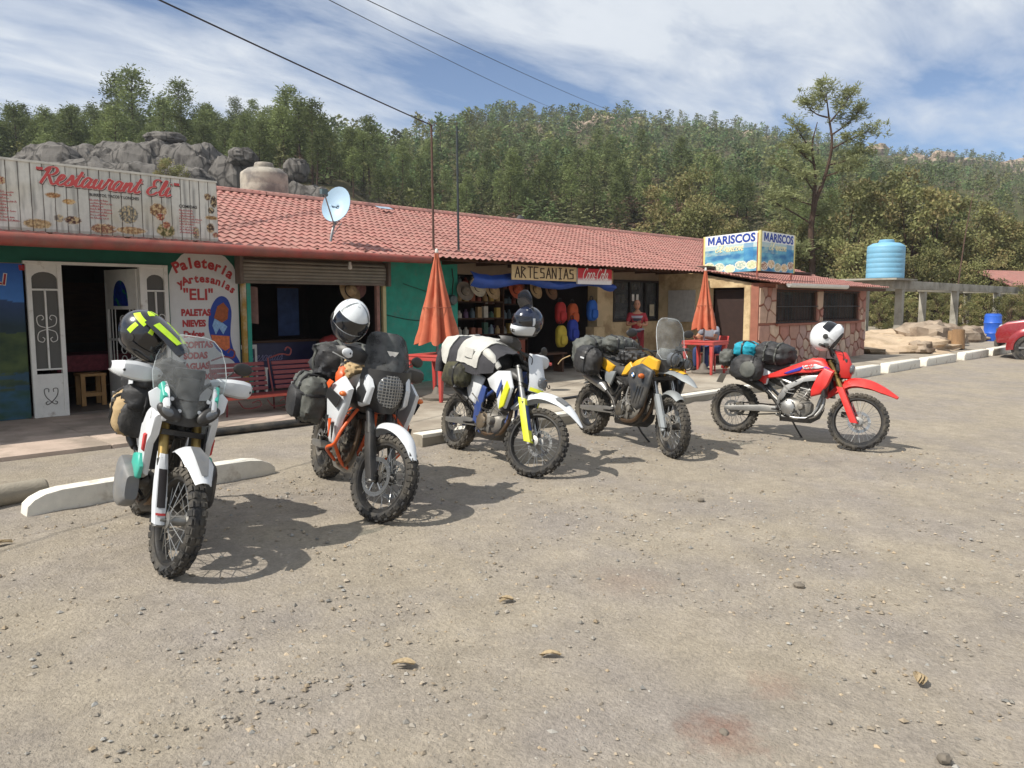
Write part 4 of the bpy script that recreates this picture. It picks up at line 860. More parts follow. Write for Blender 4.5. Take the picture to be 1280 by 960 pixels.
stones(FW, [(SX0, SX1, .12, 1.2, 64), (SX0 + .01, 18.03, 1.22, 2.12, 8), (20.32, 20.7, 1.22, 2.06, 5), (23.1, SX1, 1.22, 2.12, 7)], lambda x, z, h: (x, SY - h, z), 1)
stones(RW, [(SY + .2, 11.5, .12, 2.0, 30)], lambda y, z, h: (SX1 + h, y, z), 2)
m_curt = M('striped_curtain', srgb('7d5848'), .9, var=.5, scale=3, stretch=(14, 1, .3)); m_iron = M('window_iron', srgb('2a2420'), .6)
for a, c, z0, z1 in wins:
    w = c - a; wd = MB().bb(a, a + .06, SY + .02, SY + .12, z0, z1).bb(c - .06, c, SY + .02, SY + .12, z0, z1).bb(a + .06, c - .06, SY + .02, SY + .12, z1 - .06, z1).bb(a + .06, c - .06, SY + .02, SY + .12, z0, z0 + .06).build('window', m_wood, SR)
    MB().bb(a + .05, c - .05, SY + .08, SY + .086, z0 + .05, z1 - .05).build('pane', glass('window_glass', (.6, .58, .55), .06, .08), wd)
    b = MB()
    for i in range(13): x = a + w * (i + .5) / 13; b.cyl((x, SY - .03, z0 + .0), (x, SY - .03, z1 - .0), .007, n=5)
    for z in (z0 + .02, (z0 + z1) / 2, z1 - .02): b.bb(a - .04, c + .04, SY - .04, SY - .03, z - .012, z + .012)
    b.build('bars', m_iron, wd)
    G = [[(a + .1 + (w - .2) * i / 48, SY + .2 + .035 * math.sin(i * 1.15), z0 + .08 + (z1 - z0 - .1) * j / 2) for j in range(3)] for i in range(49)]; MB().sheet(G[:17], .004).build('curtain', m_curt, wd); MB().sheet(G[27:], .004).build('curtain', m_curt, wd)
    MB().bb(a - .05, c + .05, SY - .09, SY + .1, z0 - .06, z0 - .002).build('sill', m_mort, wd)
rl = roof_sheet_mesh('roof_sheet', 1.14, math.hypot(2.06, .35)); ru = roof_sheet_mesh('roof_sheet', 1.14, LS)
for i in range(6): lay(SR, rl, 17.0 + 1.125 * i, 8.46, 2.16, 10.46, 2.5)
for i in range(6): lay(SR, ru, 17.0 + 1.125 * i, EY - .06, EZ - .02, RY, RZ)
lay(SR, rb_, 17.0 + 4, 17.4, 2.85, RY, RZ - .02, True); lay(SR, rb_, 17.0 + 6.9, 17.4, 2.85, RY, RZ - .02, True)
MB().bb(17.02, 23.7, 8.52, 8.56, 2.06, 2.15).build('fascia', m_wood, SR); MB().add([(SX1 - .1, SY, 2.1), (SX1 - .1, 10.5, 2.42), (SX1 - .1, 14.5, 3.75), (SX1 - .1, 16.6, 3.1), (SX1 - .1, 16.6, 2.0), (SX1 - .1, SY, 2.0)], [(0, 1, 2, 3, 4, 5)]).poly([(SX1 - .12, SY, 2.0), (SX1 - .12, SY, 2.1), (SX1 - .12, 10.5, 2.42), (SX1 - .12, 14.5, 3.75), (SX1 - .12, 16.6, 3.1), (SX1 - .12, 16.6, 2.0)], (.1, 0, 0)).build('gable', m_cream, SR)
MB().loft([[(x, 8.4 + .075 * math.cos(q), 2.16 + .075 * math.sin(q)) for q in np.linspace(math.pi * .9, math.pi * 2.1, 10)] for x in (17.35, 20.6)], closed=False, cap=False).loft([[(x, 8.4 + .068 * math.cos(q), 2.165 + .068 * math.sin(q)) for q in np.linspace(math.pi * .9, math.pi * 2.1, 10)] for x in (17.35, 20.6)], closed=False, cap=False).build('gutter', M('white_gutter', srgb('d5d0c6'), .5, var=.08), SR)
# MARISCOS sign: two boards meeting at a corner
MS = thing('seafood_sign', 'two panel corner sign reading seafood with blue sea pictures on the roof', 'sign', (17.42, 9.2, 2.5))
def sea(w, pal, sd):
    def f(u, v):
        a, b_ = u / w, v / .95; c = mixc(srgb('d6d8c2'), srgb('8fb9c9'), (b_ - .4) * 2) if b_ > .6 else mixc(srgb('2e6f9e'), srgb('6fb3c4'), .5 + nz(a * 5, b_ * 6, sd, 4))
        if b_ > .72: c = srgb('dfe3df')
        if .45 < b_ < .66 and a < .5: c = mixc(c, srgb('b7c7b4'), .6 * (.5 + nz(a * 9, b_ * 9, sd + 2, 3)))
        if b_ < .3:
            for k in range(5):
                q = ((a - .12 - .19 * k) / .1) ** 2 + ((b_ - .14 - .05 * math.sin(k * 2 + sd)) / .11) ** 2
                if q < 1: c = mixc(srgb(pal[k % len(pal)]), srgb('efe3c4'), .4 + nz(a * 30, b_ * 30, k, 3)) if q < .75 else srgb('e8e2cf')
        if .74 < a < .9 and b_ > .28 and b_ < .72: c = mixc(c, srgb('2f7fb4'), .6)
        if a < .035 or a > .965: c = srgb('cfc67e')
        return c
    return f
LP = Vector((.5, 1.85, -.02)); RP = Vector((1.72, -.05, -.02)); UPZ = Vector((0, 0, 1))
for vec, pal, sd, flip in ((LP, ('a7b98b', '8fae9c', 'd8cda2', '7fa8a4'), 1, True), (RP, ('7d3d33', 'b59a6e', '8f8f6a', 'c9a46c'), 6, False)):
    L = vec.length; d = vec.normalized(); org = Vector((0, 0, 0)) if not flip else vec; rt_ = d if not flip else -d; nn = rt_.cross(UPZ).normalized()
    pnl = gridpic('panel', org + nn * .012, rt_, UPZ, L, .95, 90, 60, sea(L, pal, sd), m_print, MS)
    bx = MB(); q = [org, org + rt_ * L, org + rt_ * L + UPZ * .95, org + UPZ * .95]; bx.loft([[p_ + nn * .009 for p_ in q], [p_ - nn * .03 for p_ in q]]).build('board', m_edge, MS)
    tx = text_mb('ARISCOS', .28, bold=.010).xf(Matrix.Translation((.235, 0, 0))).add([(x * .2, y * .197, 0) for x, y in ((0, 0), (0, 1), (.28, 1), (.5, .45), (.72, 1), (1, 1), (1, 0), (.76, 0), (.76, .62), (.58, .15), (.42, .15), (.24, .62), (.24, 0))], [tuple(range(13))]); wd = max(v.x for v in tx.v); tx.xf(Matrix.Diagonal((L * .84 / wd, 1, 1, 1))); facing(tx, org + rt_ * L * .09 + UPZ * .72 + nn * .017, rt_, UPZ).build('lettering', m_blue, pnl, smooth=False)
    b, w2 = script('El rincon', .11, .022); b.xf(Matrix.Diagonal((L * .5 / w2, 1, 1, 1))); facing(b, org + rt_ * L * .22 + UPZ * .52 + nn * .018, rt_, UPZ).build('script_lettering', M('script_pale', srgb('e5dcae'), .7), pnl, smooth=False)
for p_ in (Vector((0, 0, 0)), LP * .97, RP * .97): MB().cyl(p_ + Vector((.02, .06, -.2)), p_ + Vector((.02, .06, .9)), .025, n=8).build('post', m_gut, MS)
MB().cyl((0, 0, -.0), (0, 0, .96), .03, n=8).build('corner_post', M('yellow_post', srgb('c9bf83'), .6), MS)
# ------------------------------------------------------------------ roof furniture, wires, yard
m_galv = M('galvanised_steel', srgb('8d8f8f'), .45, .6, var=.12)
m_rust = M('rusty_pole', srgb('5a443a'), .8, .2, var=.3, scale=4)
def roofz(y): return EZ + (y - EY) * (RZ - EZ) / (RY - EY)
def mast(x, y, z1, mat, lab, extra):
    t = thing('antenna_mast', lab, 'mast', (x, y, roofz(y) - .02)); h = z1 - roofz(y)
    MB().tube([(0, 0, 0), (-.02, 0, h)], [.022, .018], 8).build('pole', mat, t); MB().lathe([(.09, 0), (.08, .02), (.02, .05)], 10).build('foot', m_rust, t)
    b = MB(); [b.tube(e, .006, 5) for e in extra(h)]; b.build('head', m_rust, t)
mast(8.87, 11.0, 4.86, m_rust, 'rusty antenna mast on the roof above the closed orange umbrella', lambda h: [[(-.02, 0, h), (-.25, 0, h + .03)], [(-.02, 0, h - .02), (.12, 0, h + .06)], [(-.02, 0, h), (-.02, .1, h + .1)]])
mast(9.46, 11.0, 4.93, M('dark_mast', srgb('3c4244'), .5, .4), 'dark steel mast standing beside the rusty antenna mast', lambda h: [[(-.02, 0, h), (-.02, 0, h + .08)], [(-.06, 0, h - .1), (.03, 0, h - .1)]])
# dish
DS = thing('satellite_dish', 'pale oval satellite dish on a bent grey mount on the tiled roof', 'satellite dish', (6.75, 11.0, roofz(11.0)))
cdir = Vector((-.78, -.50, .38)).normalized(); cpos = Vector((.16, 0, .58)); ux = cdir.cross(UPZ).normalized(); uy = ux.cross(cdir)
G = []
for i in range(7):
    rr_ = i / 6 * .9; G.append([cpos + ux * (.27 * rr_ * math.cos(q)) + uy * (.33 * rr_ * math.sin(q) * (1.12 if math.sin(q) > 0 else 1)) + cdir * (.09 * rr_ * rr_) for q in np.linspace(0, 2 * math.pi, 25)])
MB().sheet(G, .008).build('reflector', M('dish_paint', srgb('9fb9cc'), .45, var=.05), DS, dbl=.0005)
MB().tube([(0, 0, -.02), (.05, 0, .2), (.16, .03, .45), (.18, .06, .55)], .022, 8, k=3).tube([(.02, 0, .1), (.3, .12, .35)], .008, 5).tube([(.1, -.02, .3), (.34, .1, .5)], .008, 5).build('mount', m_galv, DS)
lnb = cpos + cdir * .52 - uy * .02; MB().tube([cpos - uy * .33 + cdir * .02, lnb], .011, 6).build('arm', m_galv, DS); MB().box(lnb, (.1, .07, .08)).cyl(lnb, lnb - cdir * .1, .03, n=10).build('receiver', M('lnb_grey', srgb('4e5f63'), .5), DS)
# tanks
def tank(t, r, h, mat, rib=.986):
    b = MB().lathe([(0, 0), (r * .96, 0), (r, .04)] + [q for k in range(6) for q in ((r, .06 + h * .78 * k / 6), (r, .06 + h * .78 * (k + .8) / 6), (r * rib, .06 + h * .78 * (k + .9) / 6))] + [(r, h * .84), (r * .97, h * .88), (r * .72, h * .95), (r * .42, h * .97), (r * .42, h), (0, h)], 32).build('tank', mat, t, ang=60)
    MB().lathe([(r * .40, h - .002), (r * .40, h + .05), (r * .36, h + .08), (0, h + .09)], 20).build('lid', mat, t)
    MB().tube([(r * .99, 0, .1), (r + .12, 0, .08), (r + .14, 0, -.2)], .02, 6).build('outlet', m_galv, t)
TW = thing('grey_water_tank', 'weathered beige water tank behind the roof ridge', 'water tank', (9.2, 17.9, 3.6)); tank(TW, .56, 1.42, M('tank_beige', srgb('a39b8d'), .75, var=.12, scale=3, col2=srgb('77716a'), c2scale=2.5), .994)
MB().bb(-.7, .7, -.7, .7, -3.5, -.01).build('stand', m_plaster, TW)
t = thing('flue_pipe', 'small black flue pipe rising behind the roof ridge', 'chimney', (15.3, 15.2, 3.5)); MB().cyl((0, 0, 0), (0, 0, .5), .07).lathe([(.13, .52), (.05, .62), (0, .63)], 14).lathe([(.11, .46), (.11, .54)], 14).build('pipe', M('sooty_steel', (.03, .03, .03), .6), t)
t = thing('roof_patch', 'pale blue plastic sheet lying near the roof ridge', 'sheet', (9.9, 13.9, roofz(13.9) + .08)); MB().sheet([[(-.2 + .07 * i, -.1 + .06 * j, .012 * nz(i, j, 1, 2) + .02 * j) for j in range(4)] for i in range(6)], .006).build('sheet', M('blue_sheet', srgb('8fa3b5'), .5), t)
# overhead wires
m_wire = M('black_wire', (.015, .015, .016), .6)
def wire(a, b, sag, lab, r_=.012):
    a, b = Vector(a), Vector(b); P = [a.lerp(b, i / 24) - Vector((0, 0, sag * 4 * (i / 24) * (1 - i / 24))) for i in range(25)]; tag(MB().tube(P, r_, 5).build('overhead_wire', m_wire), lab, 'wire', 'overhead wires')
wire((8.85, 11.0, 4.84), (-6.2, 6.35, 5.98), .1, 'twisted black wire running down to the rusty antenna mast', .011)
wire((88.3, 64.8, 26.5), (-2.8, 10.5, 7.7), .5, 'thin black wire passing high above the roof toward the ridge', .014); wire((82.3, 70.8, 27.0), (-2.3, 10.2, 7.6), .5, 'thin black wire just below the highest wire', .014)
# unfinished concrete frame
CF = thing('column_structure', 'unfinished grey concrete frame of columns and beams beside the trees', 'structure', (38, 13, 0))
m_cf = M('raw_concrete', srgb('9b968a'), .92, var=.15, scale=2, col2=srgb('7c776c'), c2scale=.8, bump=.4)
for x, y in ((38.2, 13.1), (46.4, 13.1), (54.6, 13.1), (62.8, 13.1), (39.6, 15.2), (48, 15.2), (56.4, 15.2), (64, 15.2)): MB().bb(x - 38 - .16, x - 38 + .16, y - 13 - .16, y - 13 + .16, -.3, 2.38).build('column', m_cf, CF, bevel=.015)
MB().bb(-1.2, 27, -.06, .26, 2.381, 2.78).build('beam', m_cf, CF, bevel=.015); MB().bb(.2, 27, 2.04, 2.36, 2.381, 2.76).build('beam', m_cf, CF, bevel=.015)
for x in (-1.1, 8.3, 16.6, 25): MB().bb(x, x + .3, .261, 2.039, 2.381, 2.74).build('beam', m_cf, CF, bevel=.015)
MB().bb(-1.6, 1.1, -.35, 2.3, 2.781, 2.86).build('slab', m_cf, CF)
BT = thing('blue_water_tank', 'sky blue plastic water tank standing on the concrete frame corner', 'water tank', (38.05, 13.75, 2.87)); tank(BT, .82, 1.72, M('tank_blue', srgb('72a8c4'), .5, var=.06, scale=2, dust=.12))
t = thing('whip_antenna', 'thin rusty pole leaning up from the concrete frame', 'mast', (48.6, 13.6, 2.7)); MB().tube([(0, 0, 0), (.35, -.1, 2.6), (.75, -.3, 5.4)], [.04, .03, .015], 6).build('pole', m_rust, t)
# yard: dirt mound, boulders, log, barrel
m_mound = M('pale_subsoil', srgb('bba58a'), .95, var=.15, scale=2, col2=srgb('a08b70'), c2scale=1.2, bump=.8, bscale=14)
def mound(x, y, dims, seed, lab, mat=m_mound, name='dirt_mound', cat='mound'):
    b = MB().ell((0, 0, 0), dims, 36, 18, lump=.28, seed=seed, ls=2.2); tag(b.build(name, mat, loc=(x, y, .1), ang=30), lab, cat)
mound(28.5, 10.2, (3.4, 2.2, .5), 1, 'pale dirt mound beside the end of the stone wall'); mound(33.0, 11.5, (3.6, 2.2, .55), 4, 'low pale dirt mound under the concrete frame')
for i, (x, y, d, lab) in enumerate([(32.3, 9.9, (1.5, 1.0, .75), 'large pale boulder on the dirt mound'), (34.6, 10.2, (1.2, .9, .6), 'flat pale boulder right of the large boulder'), (36.4, 10.0, (1.4, .8, .5), 'low boulder in the rubble wall'), (38.6, 9.9, (1.2, .8, .5), 'low boulder at the barrel end of the rubble wall'), (30.2, 9.0, (.5, .4, .28), 'small rock at the foot of the mound'), (27.2, 8.6, (.45, .35, .25), 'small rock near the stone wall corner')]):
    b = MB().ell((0, 0, 0), d, 22, 14, e=2.6, lump=.28, seed=70 + i, ls=1.8); tag(b.build('boulder', m_gran2, loc=(x, y, .25), ang=26), lab, 'rock')
t = thing('sawn_log', 'short sawn log block standing before the rubble', 'log', (30.4, 8.4, .12), R(20)); MB().tube([(-.05, 0, 0), (.0, 0, .35), (.03, 0, .68)], [.22, .21, .2], 12).build('log', M('log_wood', srgb('8a6c4c'), .85, var=.3, scale=4, stretch=(1, 1, .3)), t); MB().tube([(.5, .1, 0), (.55, .1, .62)], [.2, .19], 12).build('log_half', M('log_wood2', srgb('927452'), .85, var=.25), t)
t = thing('blue_barrel', 'bright blue plastic barrel beside the red car', 'barrel', (38.0, 9.2, .12)); MB().lathe([(0, 0), (.3, 0), (.32, .05), (.33, .3), (.35, .34), (.33, .38), (.33, .74), (.35, .78), (.33, .82), (.32, 1.1), (.27, 1.15), (0, 1.15)], 24).build('barrel_body', M('barrel_blue', srgb('2a5ec0'), .45, var=.08), t); MB().lathe([(.28, 1.13), (.28, 1.18), (0, 1.19)], 20).build('lid', M('barrel_blue2', srgb('234f9f'), .5), t)
t = thing('far_building', 'far building with salmon tiled roof at the edge of the trees', 'building', (65.9, 14.4, .1), R(-20)); MB().bb(-.5, 7, .6, 5, 0, 2.9).build('wall', m_cream, t); MB().loft([[(-1.2, -.2, 2.85), (7.5, -.2, 2.85), (7.5, -.2, 2.93), (-1.2, -.2, 2.93)], [(-1.2, 3, 4.1), (7.5, 3, 4.1), (7.5, 3, 4.18), (-1.2, 3, 4.18)], [(-1.2, 6, 2.85), (7.5, 6, 2.85), (7.5, 6, 2.93), (-1.2, 6, 2.93)]]).build('roof', m_tile, t); MB().bb(1, 1.9, .58, .6, .05, 2.1).build('door', m_wood, t); MB().bb(3, 4.2, .58, .6, 1, 2).build('window', m_iron, t)

# ------------------------------------------------------------------ furniture on the pavement
m_rplast = M('red_plastic', srgb('b8403c'), .45, var=.1, scale=6, dust=.2)
def plastic_table(x, y, rz, lab):
    t = thing('plastic_table', lab, 'table', (x, y, .2), rz)
    MB().bb(-.38, .38, -.38, .38, .69, .715).bb(-.37, .37, -.37, -.35, .63, .69).bb(-.37, .37, .35, .37, .63, .69).bb(-.37, -.35, -.35, .35, .63, .69).bb(.35, .37, -.35, .35, .63, .69).build('table_top', m_rplast, t, bevel=.008)
    for sx in (-1, 1):
        for sy in (-1, 1): MB().loft([[(sx*(.31+a), sy*(.31+c), z) for a, c in ((-w, -w), (w, -w), (w, w), (-w, w))] for z, w in ((0, .022), (.68, .04))]).build('leg', m_rplast, t, bevel=.004)
plastic_table(7.72, 9.5, R(12), 'red plastic table under the closed umbrella by the green wall'); plastic_table(14.75, 9.0, R(5), 'red plastic table under the closed umbrella by the seafood room')
m_umb = M('orange_canvas', srgb('c46a4c'), .85, var=.14, scale=5, col2=srgb('c0886b'), c2scale=2.5, c2lo=.5, c2hi=.75, trans=.15)
def umbrella(x, y, z0, z1, lab, seed, w=.27):
    t = thing('closed_umbrella', lab, 'umbrella', (x, y, .2)); MB().cyl((0, 0, .05), (0, 0, z1 - .17), .02, n=10).build('pole', m_galv, t); MB().lathe([(.0, 0), (.24, 0), (.25, .04), (.1, .09), (.04, .22), (0, .22)], 18).build('base', M('umbrella_base', srgb('6c655c'), .8), t)
    n = 72; secs = []; h = z1 - z0
    for i in range(22):
        u = i / 21; rad = .028 + w * u ** 1.15; ring = []
        for j in range(n):
            q = 2 * math.pi * j / n; fold = .5 + .5 * math.cos(8 * q + .4 * nz(u * 2, j * .05, seed, 2)); rr_ = rad * (.55 + .45 * fold ** .7) * (1 + .1 * nz(math.cos(q) * 2, math.sin(q) * 2, u * 3 + seed, 3)); zz = z1 - .2 - h * u
            if i == 21: zz -= .06 * fold
            ring.append((rr_ * math.cos(q), rr_ * math.sin(q), zz))
        secs.append(ring)
    MB().loft(secs, cap=False).loft([[(v[0]*.95, v[1]*.95, v[2]) for v in r_] for r_ in secs], cap=False).build('canopy', m_umb, t, ang=80)
    u = .62; MB().tube([((.028 + w * u ** 1.15) * 1.0 * math.cos(q), (.028 + w * u ** 1.15) * 1.0 * math.sin(q), z1 - .2 - h * u) for q in np.linspace(0, 2 * math.pi, 25)[:-1]], .006, 5, closed=True).build('tie', M('umbrella_tie', srgb('8c4a35'), .8), t); MB().lathe([(0, .06), (.02, .05), (.03, .0), (.02, -.02)], 10, (0, 0, z1 - .2)).build('finial', m_wmet, t)
umbrella(7.72, 9.5, 1.12, 2.5, 'closed orange umbrella standing before the green wall', 1, .34); umbrella(14.7, 9.0, 1.2, 2.42, 'closed orange umbrella standing before the seafood room door', 5, .24)
# red slatted bench with scrolled iron
m_bench = M('red_bench_paint', srgb('74302f'), .55, var=.12, scale=6)
BE = thing('slatted_bench', 'dark red slatted bench with scrolled iron ends before the shutter shop', 'bench', (4.62, 10.1, .17))
m_slat_lit = M('sunlit_bench_red', srgb('b8503f'), .5, var=.15)  # brighter copy of the bench red, sunlight painted into the front slat
for sec in (0, 1):
    for k in range(6): MB().box((.36 + sec * .92, .46 + .022 * k, .31 + .07 * k), (.8, .018, .054), Matrix.Rotation(R(-18), 3, 'X')).build('back_slat', m_bench, BE, bevel=.004)
for k in range(4): MB().bb(-.1, 1.74, .0 + .1 * k, .088 + .1 * k, .225, .26).build('seat_slat', m_slat_lit if k == 0 else m_bench, BE, bevel=.004)
for x in (-.06, .82, 1.7):
    MB().tube([(x, .05, 0), (x, .03, .12), (x, .05, .225)], .014, 6, k=3).tube([(x, .4, 0), (x, .42, .225), (x, .5, .5), (x, .56, .74)], .014, 6, k=3).tube([(x, .05, .215), (x, .4, .215)], .012, 6).build('leg', m_bench, BE)
    MB().tube([(x + .03, .55, .74), (x + .2, .53, .79), (x + .33, .52, .77), (x + .36, .52, .85), (x + .3, .52, .89), (x + .26, .52, .84)], .012, 6, k=4).build('scroll', m_bench, BE)
for k in range(4): MB().tube([(.1 + .42*k, .03, .2), (.2 + .42*k, .03, .09), (.42 + .42*k, .03, .11), (.4 + .42*k, .03, .19), (.3 + .42*k, .03, .16)], .008, 5, k=4).build('apron_scroll', m_bench, BE)
# doorway room: cloth covered table with two stools
t = thing('dining_table', 'table with dark maroon cloth inside the open doorway', 'table', (4.0, 13.3, .19)); MB().bb(-.75, .75, -.4, .4, .7, .73).build('table_top', m_wood, t)
for sx in (-.65, .65):
    for sy in (-.33, .33): MB().bb(sx - .03, sx + .03, sy - .03, sy + .03, 0, .7).build('leg', m_wood, t)
G = [[(-.78 + 1.56 * i / 30, -.43 - .012 * math.sin(i * 1.3) * (j == 0), .5 + .24 * j / 2) for j in range(3)] + [(-.78 + 1.56 * i / 30, .43, .745)] for i in range(31)]; MB().sheet(G, .006).build('tablecloth', M('maroon_cloth', srgb('6b2a33'), .8, var=.35, scale=18), thing('tablecloth', 'dark maroon patterned cloth on the doorway table', 'tablecloth', (4.0, 13.3, .19)))
for x, lab in ((3.62, 'pale wooden stool nearest the open door side light'), (4.12, 'pale wooden stool beside the open white door leaf')):
    t = thing('wooden_stool', lab, 'stool', (x, 12.72, .19)); MB().bb(-.18, .18, -.17, .17, .44, .48).build('seat', m_lwood, t, bevel=.005)
    for sx in (-.14, .14):
        for sy in (-.13, .13): MB().bb(sx - .03, sx + .03, sy - .022, sy + .022, 0, .44).build('leg', m_lwood, t)
    [MB().bb(-.11, .11, y, y + .03, .14, .19).build('stretcher', m_lwood, t) for y in (-.15, .12)]
t = thing('wooden_dresser', 'dark wooden dresser against the dining room wall', 'dresser', (4.3, 15.9, .19)); MB().bb(-.5, .5, -.2, .2, 0, 1.9).build('carcass', m_wood, t); MB().bb(-.46, .46, -.22, -.2, .05, .8).build('door', m_inner, t)
# shutter shop interior
def item(name, lab, cat, mb, mat, loc, grp=None, rz=0.): return tag(mb.build(name, mat, loc=loc, rot=(0, 0, rz)), lab, cat, grp)
def hat(loc, lab, mat, rz=0, tilt=0., s=1.):
    t = thing('straw_hat', lab, 'hat', loc); t.rotation_euler = (R(70) + tilt, 0, rz); t.scale = (s,) * 3
    MB().lathe([(.1, .0), (.2, -.005), (.24, .03), (.235, .036), (.19, .008), (.1, .012)], 24).build('brim', mat, t); MB().lathe([(.105, 0), (.1, .07), (.085, .12), (.05, .135), (0, .12)], 20).build('crown', mat, t); MB().lathe([(.107, .012), (.105, .035)], 20).build('band', m_dark, t)
m_straw = M('straw', srgb('b79c76'), .85, var=.2, scale=12); m_pink = M('pink_straw', srgb('a87a72'), .85, var=.2)
hat((7.85, 12.2, 1.92), 'straw cowboy hat hanging in the shutter shop opening', m_straw, .3, s=1.1); hat((8.05, 12.35, 2.0), 'pinkish hat hanging beside the straw cowboy hat', m_pink, -.2)
t = thing('display_counter', 'dark blue display counter inside the shutter shop', 'counter', (6.7, 13.2, .19)); MB().bb(-.9, .9, -.25, .25, 0, .82).build('body', M('navy_counter', srgb('2a2a4d'), .5), t, bevel=.01); MB().bb(-.95, .95, -.3, .3, .82, .86).build('top', m_wood, t); facing(script('artesanias'.replace('a', 'a'), .1, .016)[0], (-.55, -.256, .5)).build('script_lettering', M('dim_lettering', srgb('7d7a9c'), .7), t, smooth=False)
t = thing('blue_poster', 'blue poster hanging deep in the shutter shop', 'poster', (7.4, 13.6, 1.1)); MB().bb(-.22, .22, 0, .01, 0, .9).build('print', M('blue_poster', srgb('39507d'), .6, var=.3, scale=6), t); MB().bb(-.24, .24, -.008, .0, .9, .93).build('batten', m_wood, t)
item('red_bag', 'red cloth bag on the shop floor behind the bench', 'bag', MB().ell((0, 0, .2), (.22, .14, .22), 14, 10, lump=.2, seed=3), M('red_cloth', srgb('8f2f2c'), .8), (7.55, 12.4, .72)); item('crate', 'wooden crate under the red cloth bag', 'crate', MB().bb(-.25, .25, -.2, .2, 0, .5), m_wood, (7.55, 12.4, .2))
item('hanging_garment', 'pale pink garment hanging at the shop jamb', 'garment', MB().sheet([[(.06*i - .1, .02*math.sin(i*2), -.12*j - .01*i) for j in range(6)] for i in range(4)], .01), M('pink_cloth', srgb('8d6e64'), .9), (5.95, 12.1, 2.0))
t = thing('white_chair', 'white plastic chair frame just inside the shutter shop', 'chair', (5.98, 12.3, .19)); MB().bb(-.2, .2, -.2, .2, .42, .45).build('seat', m_wmet, t); MB().bb(-.2, .2, .18, .21, .75, .82).bb(-.2, -.16, .18, .21, .45, .75).bb(.16, .2, .18, .21, .45, .75).build('backrest', m_wmet, t); [MB().bb(x-.02, x+.02, y-.02, y+.02, 0, .42).build('leg', m_wmet, t) for x in (-.17, .17) for y in (-.17, .17)]
shelf_cols = ['a98a5e', '8f4a3c', '5d6b72', 'b7ab93', '6d4f6b', '3f5e4a', 'c2a14e', '94553a', '7c8a90', 'c8bfae']
m_goods = [M('goods%d' % i, srgb(c), .6, var=.2) for i, c in enumerate(shelf_cols)]
def shelves(x, y, w, rows, z0, dz, lab, par_lab, rz=0., n=9):
    t = thing('shop_shelf', par_lab, 'shelf', (x, y, .19), rz); [MB().bb(-w/2, w/2, -.14, .14, z0 + dz*k - .03, z0 + dz*k).build('board', m_wood, t) for k in range(rows)]; [MB().bb(sx - .02, sx + .02, -.14, .14, 0, z0 + dz * rows).build('upright', m_wood, t) for sx in (-w/2 - .022, w/2 + .022)]
    for k in range(rows):
        for i in range(n):
            px = -w/2 + w * (i + .5) / n; h = rng.uniform(.12, dz * .72); r_ = min(w / n * .4, .06); c, s_ = math.cos(rz), math.sin(rz); kind = rng.random()
            mb = MB().lathe([(0, 0), (r_, 0), (r_, h*.6), (r_*.45, h*.8), (r_*.45, h), (0, h)], 10) if kind < .5 else MB().bb(-r_, r_, -r_*.7, r_*.7, 0, h)
            item('craft_bottle' if kind < .5 else 'craft_box', ('small bottle ' if kind < .5 else 'small box ') + lab, 'bottle' if kind < .5 else 'box', mb, m_goods[rng.randrange(10)], (x + px*c + .05*s_, y + px*s_ - .05*c, .19 + z0 + dz*k), 'goods ' + lab)
shelves(11.3, 12.75, 1.7, 4, .85, .36, 'on the craft shop shelf', 'wooden shelf of small goods in the craft shop'); shelves(13.1, 13.6, 1.4, 4, .8, .36, 'on the back shelf of the craft shop', 'back shelf of small goods in the craft shop'); shelves(16.2, 12.5, 1.5, 3, 1.2, .34, 'behind the shop window', 'shelf of small goods behind the shop window', n=8)
t = thing('shop_counter', 'orange red counter along the craft shop opening', 'counter', (11.35, 12.35, .19)); MB().bb(-1.05, 1.05, -.2, .2, 0, .72).build('body', M('orange_counter', srgb('93503a'), .7, var=.15), t, bevel=.01); MB().bb(-1.08, 1.08, -.23, .23, .72, .76).build('top', m_wood, t)
hats = [((10.6, 11.75, 2.03), 'white hat hanging under the blue tarpaulin', M('white_felt', srgb('cfc4ad'), .8)), ((11.05, 11.8, 1.98), 'tan hat hanging right of the white hat', m_straw), ((11.75, 11.8, 1.99), 'orange hat hanging under the wooden sign', M('orange_felt', srgb('b4583a'), .8)), ((12.9, 11.85, 1.98), 'small brown hat hanging under the soda sign', M('brown_felt', srgb('7f5f45'), .8)), ((10.3, 11.8, 1.95), 'grey straw hat hanging by the green wall', M('grey_straw', srgb('8d8274'), .8)), ((12.35, 11.8, 2.0), 'pale straw hat hanging between the orange and brown hats', m_straw)]
for i, (l_, lab, mt) in enumerate(hats): hat(l_, lab, mt, .2 * math.sin(i * 3), s=.85)
def backpack(loc, lab, mat):
    t = thing('hanging_backpack', lab, 'backpack', loc); MB().ell((0, 0, -.25), (.15, .09, .25), 16, 12, e=3, lump=.06).build('body', mat, t); MB().ell((0, -.09, -.33), (.11, .05, .12), 12, 8, e=3).build('pocket', mat, t); MB().tube([(-.05, .02, -.02), (-.04, .02, .07), (.04, .02, .07), (.05, .02, -.02)], .01, 6, k=3).build('loop', m_dark, t)
for l_, lab, c in [((13.35, 11.95, 1.75), 'red backpack hanging at the craft shop side', 'b8322e'), ((13.72, 11.9, 1.72), 'orange backpack hanging between the red and blue ones', 'c25a2f'), ((13.55, 11.75, 1.35), 'dark blue backpack hanging below the red one', '2c3f9a'), ((14.3, 11.8, 1.8), 'bright blue bag hanging beside the cream pillar', '2b62b5'), ((13.15, 11.75, 1.22), 'yellow bag hanging low beside the dark blue backpack', 'c0a83a')]: backpack(l_, lab, M('pack_' + c, srgb(c), .75, var=.15))
